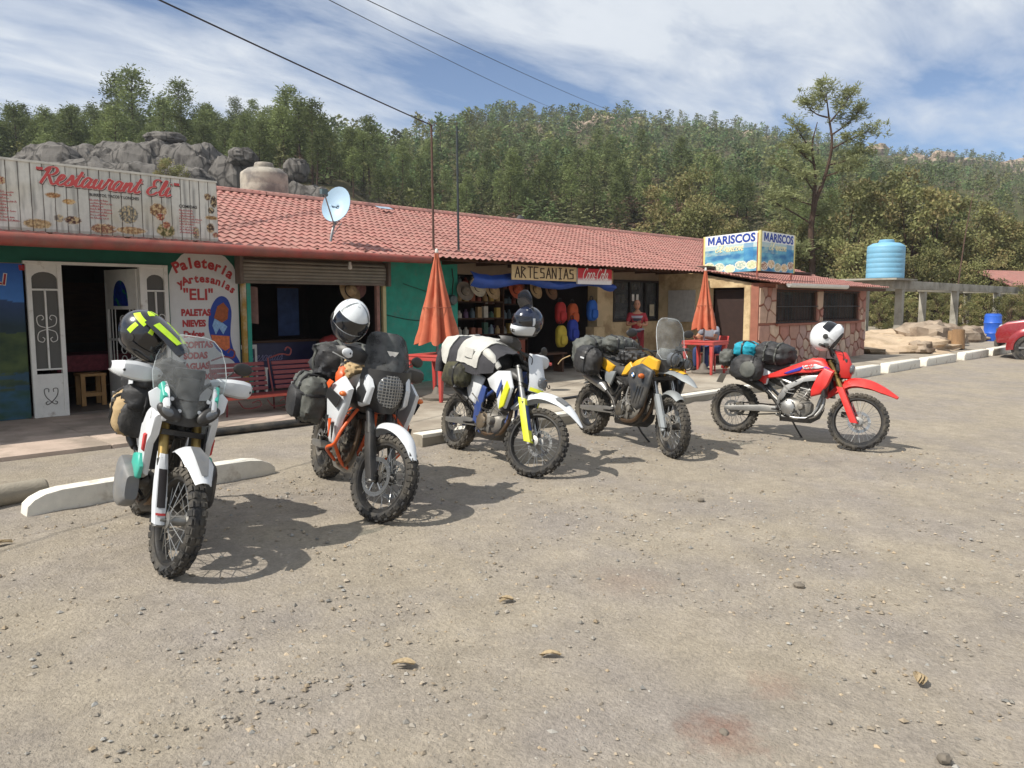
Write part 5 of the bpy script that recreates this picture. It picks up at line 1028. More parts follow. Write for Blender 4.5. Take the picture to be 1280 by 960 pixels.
t = thing('wooden_bench', 'low dark wooden bench before the craft shop', 'bench', (12.2, 11.5, .2)); MB().bb(-.7, .7, -.16, .16, .4, .44).build('seat', m_wood, t); [MB().bb(x-.03, x+.03, -.13, .13, 0, .4).build('leg', m_wood, t) for x in (-.6, .6)]
t = thing('wrought_stool', 'small red topped stool with curled iron legs on the pavement', 'stool', (9.7, 9.1, .2)); MB().lathe([(0, .45), (.17, .45), (.175, .47), (.17, .49), (0, .49)], 18).build('seat', m_rplast, t); [MB().tube([(0.03*c, .03*s_, .45), (.08*c, .08*s_, .2), (.16*c, .16*s_, .04), (.2*c, .2*s_, .05), (.18*c, .18*s_, .09)], .01, 5, k=3).build('leg', m_iron, t) for c, s_ in ((1, 0), (-.5, .87), (-.5, -.87))]
t = thing('wall_meter', 'round electric meter with cables at the green wall corner', 'meter', (10.0, FY - .05, 1.78)); MB().lathe([(0, -.09), (.09, -.08), (.11, -.03), (.11, .04)], 20, axis='Y').build('dial', M('meter', srgb('3f4f50'), .3, dust=.2), t); MB().tube([(0, -.02, .1), (.03, -.02, .4), (.0, -.02, .62)], .012, 6).tube([(-.1, -.02, 0), (-.5, -.02, .12), (-1.2, -.02, .3)], .006, 5, k=4).build('cable', m_dark, t)
t = thing('wall_cable', 'thin black cable sagging across the green wall', 'cable', (9.3, FY - .012, 1.4)); MB().tube([(-.85, 0, .1), (-.3, 0, .0), (.3, 0, -.02), (.8, 0, 0)], .007, 5, k=4).build('cable', m_dark, t)
t = thing('eave_bulb', 'bare light bulb hanging under the eave by the shutter', 'bulb', (7.05, 10.9, 2.3)); MB().lathe([(.02, .08), (.022, .04), (.035, 0), (.03, -.03), (0, -.045)], 12).build('bulb', m_wmet, t); MB().cyl((0, 0, .08), (0, 0, .17), .008, n=6).build('flex', m_dark, t)
# ------------------------------------------------------------------ motorcycles
DU = (.33, .28, .2)
m_tyre = M('dusty_rubber', (.020, .020, .021), .85, var=.25, scale=14, dust=.34, dustcol=DU, bump=.2)
m_alu = M('worn_aluminium', srgb('9a9a98'), .38, .8, var=.12, dust=.35, dustcol=DU)
m_chrome = M('steel_bright', srgb('b5b5b3'), .25, .9, var=.08)
m_spoke = M('spoke_steel', srgb('a9a9a6'), .35, .8)
m_blk = M('black_plastic', (.016, .016, .017), .45, var=.2, dust=.1, dustcol=DU)
m_blkm = M('black_metal', (.02, .02, .021), .42, .3, var=.2, dust=.14, dustcol=DU)
m_grey = M('grey_plastic', srgb('6a6c6e'), .5, var=.12, dust=.3, dustcol=DU)
m_eng = M('engine_casting', srgb('7d7b77'), .5, .6, var=.18, scale=14, dust=.45, dustcol=DU)
m_engd = M('engine_dark', srgb('3b3936'), .55, .4, var=.2, dust=.45, dustcol=DU)
m_wht = M('white_plastic', srgb('cdd0d2'), .38, var=.04, dust=.16, dustcol=DU)
m_seat = M('seat_vinyl', srgb('303133'), .7, var=.15, dust=.22, dustcol=DU, bump=.2)
m_gold = M('gold_fork', srgb('a58a52'), .35, .8, var=.1)
m_bronze = M('bronze_header', srgb('6d5a48'), .45, .8, var=.2, scale=6)
m_org = M('orange_plastic', srgb('d9571c'), .4, var=.06, dust=.15, dustcol=DU)
m_teal = M('turquoise_plastic', srgb('37a794'), .4, var=.06, dust=.15, dustcol=DU)
m_yel = M('yellow_plastic', srgb('cfd22a'), .4, var=.06, dust=.15, dustcol=DU)
m_byel = M('amber_yellow_plastic', srgb('d8a324'), .38, var=.06, dust=.12, dustcol=DU)
m_dblue = M('dark_blue_plastic', srgb('25407c'), .4, var=.08, dust=.15, dustcol=DU)
m_red = M('red_plastic_bike', srgb('cf2a26'), .36, var=.05, dust=.14, dustcol=DU)
m_lens = M('lamp_lens', srgb('5a5d60'), .12, var=.2, scale=30, coat=.5); m_amber = M('amber_lens', srgb('c8672a'), .25)
g_shield = glass('clear_windshield', (.9, .92, .92), .09, .1); g_smoke = glass('smoked_windshield', (.2, .21, .23), .14, .1)
m_mirr = M('mirror_glass', srgb('8f9497'), .06, 1.0, var=.05)
V3 = Vector
FD = V3((-.454, 0, .891))          # fork direction
class Bike: pass
def wheel(B, steer, x, Rw, tw, Rrim, mats, disc=None, nk=40, name='wheel'):
    mt = (B.Ms if steer else Matrix.Identity(4)) @ Matrix.Translation((x, 0, Rw))
    rim = MB(); rw = tw * .36
    rim.lathe([(Rrim + .004, -rw), (Rrim - .012, -rw), (Rrim - .026, -rw * .45), (Rrim - .026, rw * .45), (Rrim - .012, rw), (Rrim + .004, rw), (Rrim - .006, rw * .8), (Rrim - .014, 0), (Rrim - .006, -rw * .8)], 48, axis='Y', closed=True)
    W = rim.xf(mt).build(name, mats['rim'], B.root)
    ty = MB(); h = Rw - .012 - Rrim; pr = []
    for q in np.linspace(-2.35, 2.35, 15):
        pr.append((Rrim + h * .5 + math.copysign(abs(math.cos(q)) ** .8, math.cos(q)) * h * .55, math.copysign(abs(math.sin(q)) ** .85, math.sin(q)) * tw * .5))
    ty.lathe(pr, 60, axis='Y', closed=True)
    for i in range(nk):
        a = 2 * math.pi * i / nk
        rows = ((-.16, 0), (.16, 0), (-.42, .52), (.42, -.52)) if i % 2 == 0 else ((-.28, .12), (.28, -.12), (-.46, .8), (.46, -.8))
        for yy, tl in rows:
            rr_ = Rw - .016 - (0 if abs(yy) < .3 else h * (.16 if abs(yy) < .44 else .32)); L = 2 * math.pi * Rw / nk * .62
            m = Matrix.Rotation(-a, 3, 'Y') @ Matrix.Rotation(-tl, 3, 'X'); ty.box(Matrix.Rotation(-a, 3, 'Y') @ V3((0, yy * tw, rr_)), (L, tw * .2, .03), m)
    ty.xf(mt).build('tyre', m_tyre, W, ang=30)
    hb = MB().lathe([(.02, -.075), (.055, -.07), (.055, -.055), (.032, -.045), (.03, .045), (.055, .055), (.055, .07), (.02, .075)], 20, axis='Y').cyl((0, -.11, 0), (0, .11, 0), .012, n=10); hb.xf(mt).build('hub', mats['hub'], W)
    sp = MB(); n = 32
    for i in range(n):
        a = 2 * math.pi * i / n; s_ = 1 if i % 2 else -1; b = a + (.42 if (i // 2) % 2 else -.42)
        sp.tube([(.05 * math.cos(b), s_ * .062, .05 * math.sin(b)), ((Rrim - .02) * math.cos(a), s_ * .008, (Rrim - .02) * math.sin(a))], .0028, 5, cap=False)
    sp.xf(mt).build('spokes', m_spoke, W)
    if disc:
        dr, sides = disc
        for sd_ in sides:
            d = MB(); nn = 40; y = sd_ * .088
            d.lathe([(dr, y - .0025), (dr - .034, y - .0025), (dr - .034, y + .0025), (dr, y + .0025)], nn, axis='Y', closed=True)
            for k in range(6):
                a = k * math.pi / 3; d.tube([(.05 * math.cos(a), y * .85, .05 * math.sin(a)), ((dr - .03) * math.cos(a + .3), y, (dr - .03) * math.sin(a + .3))], .007, 5)
            d.xf(mt).build('brake_disc', m_chrome, W)
    return W
def put(B, name, mb, mat, steer=False, par=None, **k):
    if steer: mb.xf(B.Ms)
    return mb.build(name, mat, par if par is not None else B.root, **k)
def start(label, front, heading, lean, steer, wb=1.5, ax=.775, Rf=.345, Rr=.33):
    B = Bike(); h = R(heading); B.wb = wb; B.ax = ax; B.rx = ax - wb; B.Rf = Rf; B.Rr = Rr
    ox = front[0] - math.cos(h) * ax; oy = front[1] - math.sin(h) * ax
    B.root = thing('motorcycle', label, 'motorcycle', (ox, oy, gz(oy) - .004)); pitch = -math.atan(.03 * math.sin(h))
    B.root.rotation_euler = (R(-lean), pitch, h)
    B.W = Matrix.Translation((ox, oy, gz(oy) - .004)) @ B.root.rotation_euler.to_matrix().to_4x4()
    S = V3((.43 + ax - .775, 0, .97)); B.Ms = Matrix.Translation(S) @ Matrix.Rotation(R(steer), 4, FD) @ Matrix.Translation(-S); return B
def forkp(B, t, y, off=-.035): return V3((B.ax + off, y, B.Rf)) + FD * t + V3((0, 0, 0))
def fork(B, up_mat, low_mat, guard=True, up_r=.029, L=.78, split=.36, w=.105, gmats=None, usd=True):
    for s_ in (1, -1):
        u = put(B, 'fork_tube', MB().tube([forkp(B, split, s_ * w), forkp(B, L, s_ * w)], up_r, 14), up_mat, True)
        put(B, 'fork_collar', MB().tube([forkp(B, split - .02, s_ * w), forkp(B, split + .03, s_ * w)], up_r + .004, 14), m_blkm, True, u)
        put(B, 'fork_slider', MB().tube([forkp(B, -.03, s_ * w), forkp(B, split, s_ * w)], .022 if usd else .03, 12), m_chrome if usd else low_mat, True)
        put(B, 'axle_clamp', MB().tube([forkp(B, -.05, s_ * w), forkp(B, .07, s_ * w)], .032, 10), low_mat if not usd else m_alu, True)
        if guard:
            g_ = MB(); o = lambda t, a, dx: forkp(B, t, s_ * w + s_ * a, -.035 + dx)
            G = [[o(t, -.030 * k, .036), o(t, .0, .044), o(t, .034 * k, .03), o(t, .042 * k, -.015), o(t, .03 * k, -.045)] for t, k in ((-.03, .9), (.1, 1.05), (.24, 1.0), (.36, .85), (.43, .7))]
            gm = (gmats or {}).get(s_, low_mat); put(B, 'fork_guard', g_.sheet(G, .004), gm, True)
    for t in (.56, .76):
        b = MB().loft([[V3((p.x + dx, y, p.z + dz)) for y in (-.14, -.1, 0, .1, .14) ] for p, dx, dz in ((forkp(B, t, 0), .04, .0), (forkp(B, t, 0), .04, .035), (forkp(B, t, 0), -.05, .035), (forkp(B, t, 0), -.05, 0), (forkp(B, t, 0), .04, .0))], closed=False, cap=False); put(B, 'triple_clamp', b, m_blkm, True)
    put(B, 'caliper', MB().box((B.ax - .16, .1, B.Rf + .07), (.11, .05, .07)), m_engd, True, bevel=.012)
    for s_ in (1,): put(B, 'brake_hose', MB().tube([V3((B.ax - .15, .11, B.Rf + .1)), forkp(B, .3, .15), forkp(B, .6, .15, .03), forkp(B, .85, .2, .04)], .006, 6, k=5), m_blk, True)
def bars(B, rise=.09, w=.41, guard_mat=None, guard_mat2=None, gtype='closed', back=.06, mirrors=((1, .0), (-1, .0)), mh=.16, bar_mat=None):
    T = forkp(B, .80, 0, -.045); B.T = T; P = lambda x, y, z: V3((T.x + x, y, T.z + z))
    bm = bar_mat or m_blkm; half = [P(.02, .0, .05), P(.02, .07, .05), P(0, .15, .05 + rise), P(-back * .6, .28, .06 + rise), P(-back, w, .055 + rise)]
    hb = put(B, 'handlebar', MB().tube([V3((p.x, -p.y, p.z)) for p in reversed(half[1:])] + half, .0125, 10, k=4).tube([P(.01, -.12, .05 + rise * .8), P(.01, .12, .05 + rise * .8)], .014, 8), bm, True)
    for s_ in (1, -1):
        e = P(-back, s_ * w, .055 + rise); i_ = P(-back * .68, s_ * (w - .13), .06 + rise)
        put(B, 'grip', MB().tube([i_, e], .018, 10), m_blk, True, hb)
        put(B, 'lever', MB().tube([i_ + V3((.03, -s_ * .02, .0)), i_ + V3((.075, s_ * .03, -.005)), e + V3((.07, s_ * .0, -.01))], .006, 6, k=3).box(i_ + V3((.02, -s_ * .03, .01)), (.05, .05, .05)), m_blkm, True, hb)
        gm = {1: guard_mat, -1: guard_mat2 or guard_mat}[s_]
        if gm:
            G = []
            for k, (yy, hh, fx) in enumerate(((-.25, .022, .05), (-.21, .045, .1), (-.13, .062, .13), (-.05, .066, .135), (.01, .056, .115), (.045, .042, .06), (.055, .03, .0))):
                c = e + V3((fx, s_ * yy, .0)); G.append([c + V3((-.025, 0, hh * 1.02)), c + V3((.0, 0, hh * .7)), c + V3((.008, 0, 0)), c + V3((-.004, 0, -hh * .6)), c + V3((-.03, 0, -hh * .85))])
            hg = put(B, 'handguard', MB().sheet(G, .004), gm, True, ang=30); put(B, 'guard_lip', MB().tube([row[-1] for row in G], .006, 6), m_grey, True, hg); [put(B, 'guard_bolt', MB().ell(G[k][2] + V3((.004, 0, 0)), (.006, .009, .009), 8, 6), m_blk, True, hg) for k in (1, 4)]
            put(B, 'guard_bar', MB().tube([e + V3((0, s_ * .012, 0)), e + V3((.06, s_ * .02, 0)), e + V3((.09, -s_ * .08, 0)), e + V3((.04, -s_ * .22, -.01))], .008, 6, k=4), m_blkm, True)
    for s_, dz in mirrors:
        a = P(-back * .4, s_ * (w - .16), .07 + rise); b = a + V3((.02, s_ * .05, mh + dz)); mr = put(B, 'mirror', MB().tube([a, a + V3((.02, s_ * .01, mh * .5)), b], .006, 6, k=3).ell(b + V3((0, s_ * .06, .03)), (.014, .07, .045), 16, 10), m_blk, True)
        put(B, 'mirror_glass', MB().ell(b + V3((-.012, s_ * .06, .03)), (.005, .062, .038), 16, 8), m_mirr, True, mr)
    B.bar_end = lambda s_: B.Ms @ P(-back, s_ * w, .055 + rise)
def arcsheet(path, hw, sag, n=7, t=.005, thick=.005, lip=0.):
    """sheet along a path of (x,z) with half widths hw and downward sag at the edges"""
    P = catmull([(x, 0, z) for x, z in path], 4); m = len(path); W = [float(np.interp(i / 4, range(m), hw)) for i in range(len(P))]; Sg = [float(np.interp(i / 4, range(m), sag if not isinstance(sag, (int, float)) else [sag] * m)) for i in range(len(P))]; G = []
    for i, p in enumerate(P):
        tn = (P[min(i + 1, len(P) - 1)] - P[max(i - 1, 0)]).normalized(); nn = V3((-tn.z, 0, tn.x))
        if nn.z < 0 and abs(nn.z) > .2: nn = -nn
        G.append([p + V3((0, W[i] * u, 0)) - nn * Sg[i] * abs(u) ** 2.2 for u in np.linspace(-1, 1, n)])
    return MB().sheet(G, thick)
def chassis(B, frame_mat, swing_mat, engine='single', seat=None, tube_r=.017, eng_mat=None, cover_mat=None, skid=None, stand=.34):
    rx, Rr = B.rx, B.Rr; em = eng_mat or m_eng
    F = [[(.40, 0, .93), (.18, .09, .84), (-.12, .12, .62), (-.18, .12, .40)], [(.40, 0, .86), (.33, .03, .6), (.26, .08, .36), (.05, .1, .28), (-.18, .11, .32)], [(-.02, .11, .72), (-.35, .11, .82), (-.72, .08, .88)], [(-.18, .12, .5), (-.45, .115, .7), (-.7, .08, .86)]]
    for f in F: 
        for s_ in (1, -1): put(B, 'frame_tube', MB().tube([(x, s_ * y, z) for x, y, z in f], tube_r, 8, k=3), frame_mat)
    put(B, 'steering_head', MB().cyl((.47, 0, .82), (.40, 0, 1.0), .035), frame_mat)
    for s_ in (1, -1):
        put(B, 'swingarm', MB().loft([[V3((x, s_ * y + dy, z + dz)) for dy, dz in ((-.016, -h), (.016, -h), (.016, h), (-.016, h))] for x, y, z, h in ((-.12, .12, .38, .03), (-.35, .115, .375, .042), (rx - .02, .125, Rr, .03), (rx - .09, .125, Rr, .022))]), swing_mat, bevel=.006)
    put(B, 'rear_shock', MB().cyl((-.2, 0, .42), (-.12, 0, .8), .028).tube([(-.2 + .002 * i + .05 * math.cos(i * .9), .05 * math.sin(i * .9), .48 + .0042 * i) for i in range(60)], .007, 5), m_blkm)
    put(B, 'chain', MB().tube([(-.06, .14, .44), (rx, .14, Rr + .085), (rx - .085, .14, Rr), (rx, .14, Rr - .085), (-.06, .14, .35), (-.02, .14, .4)], .009, 6, closed=True), m_blkm)
    put(B, 'sprocket', MB().lathe([(.09, .136), (.05, .136), (.05, .142), (.09, .142)], 28, (rx, 0, Rr), 'Y', closed=True), m_alu)
    # engine
    case = put(B, 'crankcase', MB().sloft([(-.17, 0, .43, .17, .2, 3), (-.08, 0, .42, .25, .27, 3.2), (.06, 0, .41, .27, .27, 3.2), (.17, 0, .42, .2, .22, 3), (.22, 0, .43, .12, .14, 3)], n=18), em)
    put(B, 'clutch_cover', MB().lathe([(0, -.172), (.07, -.17), (.085, -.16), (.09, -.13), (.1, -.125), (.1, -.1)], 24, (-.03, 0, .42), 'Y'), cover_mat or em, par=case)
    put(B, 'ignition_cover', MB().lathe([(0, .165), (.06, .163), (.075, .15), (.08, .1)], 24, (.05, 0, .41), 'Y'), em, par=case); put(B, 'water_pump', MB().lathe([(0, -.165), (.035, -.16), (.042, -.13), (.045, -.1)], 16, (.12, 0, .45), 'Y'), em, par=case)
    d = V3((.32, 0, .95)).normalized() if engine == 'single' else V3((.5, 0, .87)).normalized(); b = MB(); o = V3((.08, 0, .53)); wd = .13 if engine == 'single' else .24
    mrot = Matrix.Rotation(math.atan2(d.x, d.z), 3, 'Y'); b.box(o + d * .08, (.12, wd * .85, .2), mrot)
    for k in range(5): b.box(o + d * (.0 + .032 * k), (.155, wd, .012), mrot)
    put(B, 'cylinder', b, em, par=case, bevel=.004); put(B, 'cylinder_head', MB().box(o + d * .22, (.15, wd * 1.05, .09), mrot).box(o + d * .285, (.12, wd * .8, .05), mrot), m_engd, par=case, bevel=.012)
    for k in range(4): put(B, 'case_rib', MB().box((-.12 + .08 * k, -.135, .33 + .012 * (k % 2)), (.012, .02, .09)), em, par=case)
    put(B, 'oil_line', MB().tube([(.1, -.13, .5), (.16, -.15, .58), (.2, -.1, .68)], .007, 6, k=4), m_alu)
    put(B, 'gearshift', MB().tube([(-.05, .14, .36), (.08, .17, .35), (.1, .2, .35)], .007, 6), m_alu)
    for s_ in (1, -1):
        fp = put(B, 'footpeg', MB().box((-.16, s_ * .22, .38), (.05, .12, .02)).tube([(-.16, s_ * .13, .4), (-.16, s_ * .2, .38)], .014, 6), m_blkm, bevel=.003)
    put(B, 'side_stand', MB().tube([(-.1, .13, .32), (-.02, .22, .16), (.02, stand, .045)], .012, 8).box((.02, stand, .03), (.08, .05, .015)), m_blkm)
    put(B, 'brake_pedal', MB().tube([(-.14, -.14, .36), (.02, -.16, .33), (.08, -.17, .36)], .008, 6), m_alu)
    put(B, 'rear_caliper', MB().box((rx + .11, -.1, Rr + .05), (.1, .04, .06)), m_engd, bevel=.008)
    if skid: put(B, 'skid_plate', MB().sheet([[(x, y * w, z - (.0 if abs(y) < .9 else -.05)) for y in (-1, -.85, 0, .85, 1)] for x, z, w in ((.34, .42, .10), (.29, .32, .13), (.18, .25, .15), (-.12, .24, .15))], .005), skid)
    if seat:
        put(B, 'seat', MB().sloft(seat, e=3.2, n=18), m_seat)
def radiators(B, x=.38, z=.72, w=.12):
    for s_ in (1, -1):
        r_ = put(B, 'radiator', MB().box((x, s_ * .15, z), (.035, w, .26), Matrix.Rotation(R(-12), 3, 'Y')), m_blk, bevel=.004)
def header(B, mat, muff_mat, side=-1, twin=False, mz=.68):
    ys = (0,) if not twin else (.06, -.06)
    for y in ys: put(B, 'header_pipe', MB().tube([(.2, y, .72), (.33, y + side * .04, .68), (.37, y + side * .07, .5), (.28, y + side * .1, .34), (.1, side * .13 + y * .3, .30), (.0, side * .135, .31)], .022, 10, k=4), mat)
    put(B, 'mid_pipe', MB().tube([(.01, side * .135, .31), (-.1, side * .13, .36), (-.22, side * .12, .5), (-.34, side * .155, .61)], .024, 10, k=4), m_blkm)
    mf = put(B, 'muffler', MB().tube([(-.33, side * .16, .6), (-.4, side * .165, .65), (-.78, side * .18, mz + .14), (-.82, side * .18, mz + .155)], [.03, .055, .06, .04], 16), muff_mat); return mf
def lum(B, x, z, y=0):  # tail lamp + plate
    put(B, 'tail_light', MB().box((x, 0, z), (.04, .12, .04)), M('tail_red', srgb('7a1513'), .25), bevel=.006); pl = put(B, 'number_plate', MB().box((x - .02, 0, z - .15), (.006, .19, .13), Matrix.Rotation(R(20), 3, 'Y')), m_alu)
def both(fn):
    for s_ in (1, -1): fn(s_)
def on(B, name, label, cat, loc, rot=(0, 0, 0), group=None):
    o = bpy.data.objects.new(name, None); COL.objects.link(o); from mathutils import Euler
    o.matrix_world = B.W @ Matrix.Translation(loc) @ Euler([R(a) for a in rot]).to_matrix().to_4x4(); o.empty_display_size = .1; return tag(o, label, cat, group)
m_bagb = M('black_nylon', (.017, .018, .021), .62, var=.35, scale=10, dust=.09, dustcol=DU, bump=.5, bscale=18); m_bagg = M('grey_nylon', srgb('50534f'), .7, var=.3, scale=9, dust=.14, dustcol=DU, bump=.5, bscale=18)
m_bagt = M('tan_canvas', srgb('a8906a'), .85, var=.15, scale=8, bump=.4, bscale=25); m_bagc = M('turquoise_nylon', srgb('1a93a8'), .7, var=.15, scale=8, bump=.4, bscale=16); m_strap = M('black_strap', (.018, .018, .019), .7); m_camo = M('olive_camo', srgb('4c4a33'), .8, var=.35, scale=6, col2=srgb('23221b'), c2scale=5, bump=.4)
def bag(o, size, mat, e=3., lump=.1, seed=1., straps=(), c=(0, 0, 0), name='bag_body', strap_mat=None):
    r_ = tuple(v / 2 for v in size); mb = MB().ell((0, 0, 0), r_, 48, 30, e=e, lump=lump, seed=seed, ls=2.2); ai = {'x': 0, 'y': 1, 'z': 2}
    for v in mb.v:
        q = V3((v.x / r_[0], v.y / r_[1], v.z / r_[2])); k = 1.
        for ax_, f in straps: k -= .075 * math.exp(-((q[ai[ax_]] - f) / .11) ** 2)
        w = mnoise.fractal(q * 4.5 + V3((seed * 3, 0, seed)), .9, 2., 4); k += .035 * (abs(w) * 2 - .5)
        v *= k
    mb.xf(Matrix.Translation(c)); body = mb.build(name, mat, o, ang=50)
    for si, (ax_, f) in enumerate(straps):
        b = MB(); n = 40; pts = []; k = (1 - abs(f) ** e) ** (1 / e) * .985
        for j in range(n):
            q = 2 * math.pi * j / n; a, c_ = math.copysign(abs(math.cos(q)) ** (2 / e), math.cos(q)) * k, math.copysign(abs(math.sin(q)) ** (2 / e), math.sin(q)) * k
            d = V3((f, a, c_)) if ax_ == 'x' else V3((a, f, c_)) if ax_ == 'y' else V3((a, c_, f)); lm = 1 + lump * mnoise.fractal(d.normalized() * 2.2 + V3((seed, seed * 1.7, 0)), .8, 2.1, 4)
            pts.append(V3(c) + V3((d.x * r_[0], d.y * r_[1], d.z * r_[2])) * lm)
        st = b.tube(pts, .012, 6, closed=True).build('strap', strap_mat or m_strap, o)
        for j in (4, 17, 27): MB().box(pts[j], (.03, .03, .026)).build('buckle', m_strap if strap_mat else m_grey, st, bevel=.004)
    return body
def helmet(o, shell, trim, visor=None, peak=None, accents=(), mx=False):
    def surf(t, p, k=1.):
        x, y, z = .152 * math.sin(t) * math.cos(p), .126 * math.sin(t) * math.sin(p), .145 * math.cos(t)
        f = smooth(-z / .09) * max(0, math.cos(p)) ** 2; x *= 1 + (.42 if mx else .3) * f
        if x < 0: x *= 1.06
        return V3((x * k, y * k, z * k + .02))
    def patch(t0, t1, p0, p1, k, nt_=8, np_=15): return [[surf(t, p, k) for t in np.linspace(R(t0), R(t1), nt_)] for p in np.linspace(R(p0), R(p1), np_)]
    b = MB(); ts = np.linspace(.02, R(146), 20); ps = np.linspace(0, 2 * math.pi, 37)[:-1]; b.loft([[surf(t, p) for p in ps] for t in ts]); b.build('shell', shell, o, ang=60)
    MB().sheet(patch(64, 99, -70, 70, 1.012), .004).build('visor', visor or M('dark_visor', (.008, .008, .01), .12, coat=.5), o)
    MB().sheet(patch(101, 140, -86, 86, 1.022), .006).build('chin_bar', trim, o)
    MB().sheet(patch(112, 126, -16, 16, 1.032, 4, 6), .004).build('chin_vent', m_blk, o)
    MB().tube([surf(R(146), p, 1.0) for p in ps], .012, 6, closed=True).build('neck_roll', m_blk, o)
    for s_ in (1, -1): MB().lathe([(0, s_ * .134), (.024, s_ * .132), (.028, s_ * .12)], 14, (.0, 0, .0), 'Y').build('pivot', m_blk, o)
    if peak:
        MB().sheet([[(x, w * u, z - .035 * u * u) for u in np.linspace(-1, 1, 9)] for x, z, w in ((.0, .168, .11), (.08, .168, .118), (.17, .16, .108), (.27, .138, .085), (.29, .128, .06))], .006).build('peak', peak, o)
    for th0, th1, ph0, ph1, mt in accents: MB().sheet(patch(th0, th1, ph0, ph1, 1.008), .001).build('stripe', mt, o)

def screen_rim_glint(B, rows, sw):
    pts = [(x - sw, w, z) for x, z, w in rows]; pts = [V3(p) for p in pts] + [V3((p[0], -p[1], p[2])) for p in reversed(pts)]
    put(B, 'screen_rim_glint', MB().tube(pts, .0028, 6, closed=True), M('rim_glint_pale', srgb('d0d4d4'), .2, coat=.5))  # pale tube paints the bright highlight along the screen rim
def clutter(B, mats, seed, side=-1):
    rr = random.Random(seed)
    put(B, 'airbox', MB().sloft([(.02, 0, .76, .14, .14), (-.1, 0, .76, .2, .22), (-.3, 0, .8, .2, .18), (-.42, 0, .84, .14, .1)], e=4), m_blk)
    put(B, 'inner_fender', arcsheet([(-.3, .5), (-.36, .66), (-.5, .76), (-.7, .82)], [.07, .08, .08, .08], .02), m_blk)
    for k in range(9):
        s_ = side if k % 3 else -side; a = V3((rr.uniform(-.2, .3), s_ * rr.uniform(.09, .15), rr.uniform(.48, .8))); b = a + V3((rr.uniform(-.2, .2), s_ * rr.uniform(-.02, .04), rr.uniform(-.22, .1))); m = (a + b) / 2 + V3((rr.uniform(-.08, .08), s_ * rr.uniform(.0, .05), rr.uniform(-.06, .06)))
        put(B, 'hose', MB().tube([a, m, b], rr.choice((.005, .007, .011)), 6, k=5), mats[k % len(mats)])
    for k in range(7): put(B, 'bolt', MB().lathe([(0, side * .178), (.007, side * .177), (.008, side * .165)], 8, (-.03 + .092 * math.cos(k * .9), 0, .42 + .092 * math.sin(k * .9)), 'Y'), m_chrome)
    for s_ in (1, -1): put(B, 'control_cable', MB().tube([B.Ms @ (B.T + V3((-.02, s_ * .2, .12))), B.Ms @ (B.T + V3((.16, s_ * .12, .08))), V3((.5, s_ * .07, .92)), V3((.3, s_ * .06, .86))], .005, 6, k=6), m_blk)
SCR1 = ((.69, .99, .05), (.675, 1.05, .14), (.645, 1.15, .215), (.615, 1.25, .23), (.585, 1.35, .215), (.56, 1.44, .18), (.545, 1.49, .13), (.54, 1.505, .07))
# ---- 1: white and turquoise rally bike
B = start('white and turquoise rally motorcycle with tall clear windshield beside the wheel stop', (1.79, 4.92), -103, 10, 11); 
wheel(B, True, B.ax, .345, .1, .275, dict(rim=m_blkm, hub=m_alu), (.13, (1,)), 38); wheel(B, False, B.rx, .325, .135, .235, dict(rim=m_blkm, hub=m_alu), (.11, (-1,)), 36)
fork(B, m_gold, m_wht, up_r=.031); chassis(B, m_blkm, m_alu, seat=[(.16, 0, .93, .14, .1), (-.05, 0, .9, .2, .13), (-.35, 0, .92, .25, .12), (-.7, 0, .96, .2, .08), (-.78, 0, .96, .12, .04)], skid=m_blk); header(B, m_bronze, m_blkm); radiators(B)
for s_ in (1, -1):
    put(B, 'guard_decal', MB().sheet([[forkp(B, t, s_ * .105 + s_ * a, -.035 + dx) for a, dx in ((-.02, .0465), (.008, .05), (.03, .041))] for t in (.08, .16, .24, .33)], .002), m_dark, True); put(B, 'guard_stripe', MB().sheet([[forkp(B, t, s_ * .105 + s_ * a, -.035 + dx) for a, dx in ((-.026, .0455), (.008, .0505), (.034, .04))] for t in (.03, .045)], .002), m_redlet, True)
put(B, 'front_fender', arcsheet([(.56, .77), (.74, .82), (.92, .78), (1.06, .66)], [.06, .1, .095, .05], [.03, .05, .05, .03]), m_wht, True)
put(B, 'fender_crest', MB().sheet([[(x, w * u, z) for u in (-1, 0, 1)] for x, z, w in ((.78, .828, .03), (.92, .792, .045), (1.03, .70, .02))], .003), m_grey, True)
put(B, 'fuel_tank', MB().sloft([(.42, 0, .9, .18, .14), (.3, 0, .92, .3, .22), (.1, 0, .92, .28, .2), (-.02, 0, .9, .16, .12)]), m_blk)
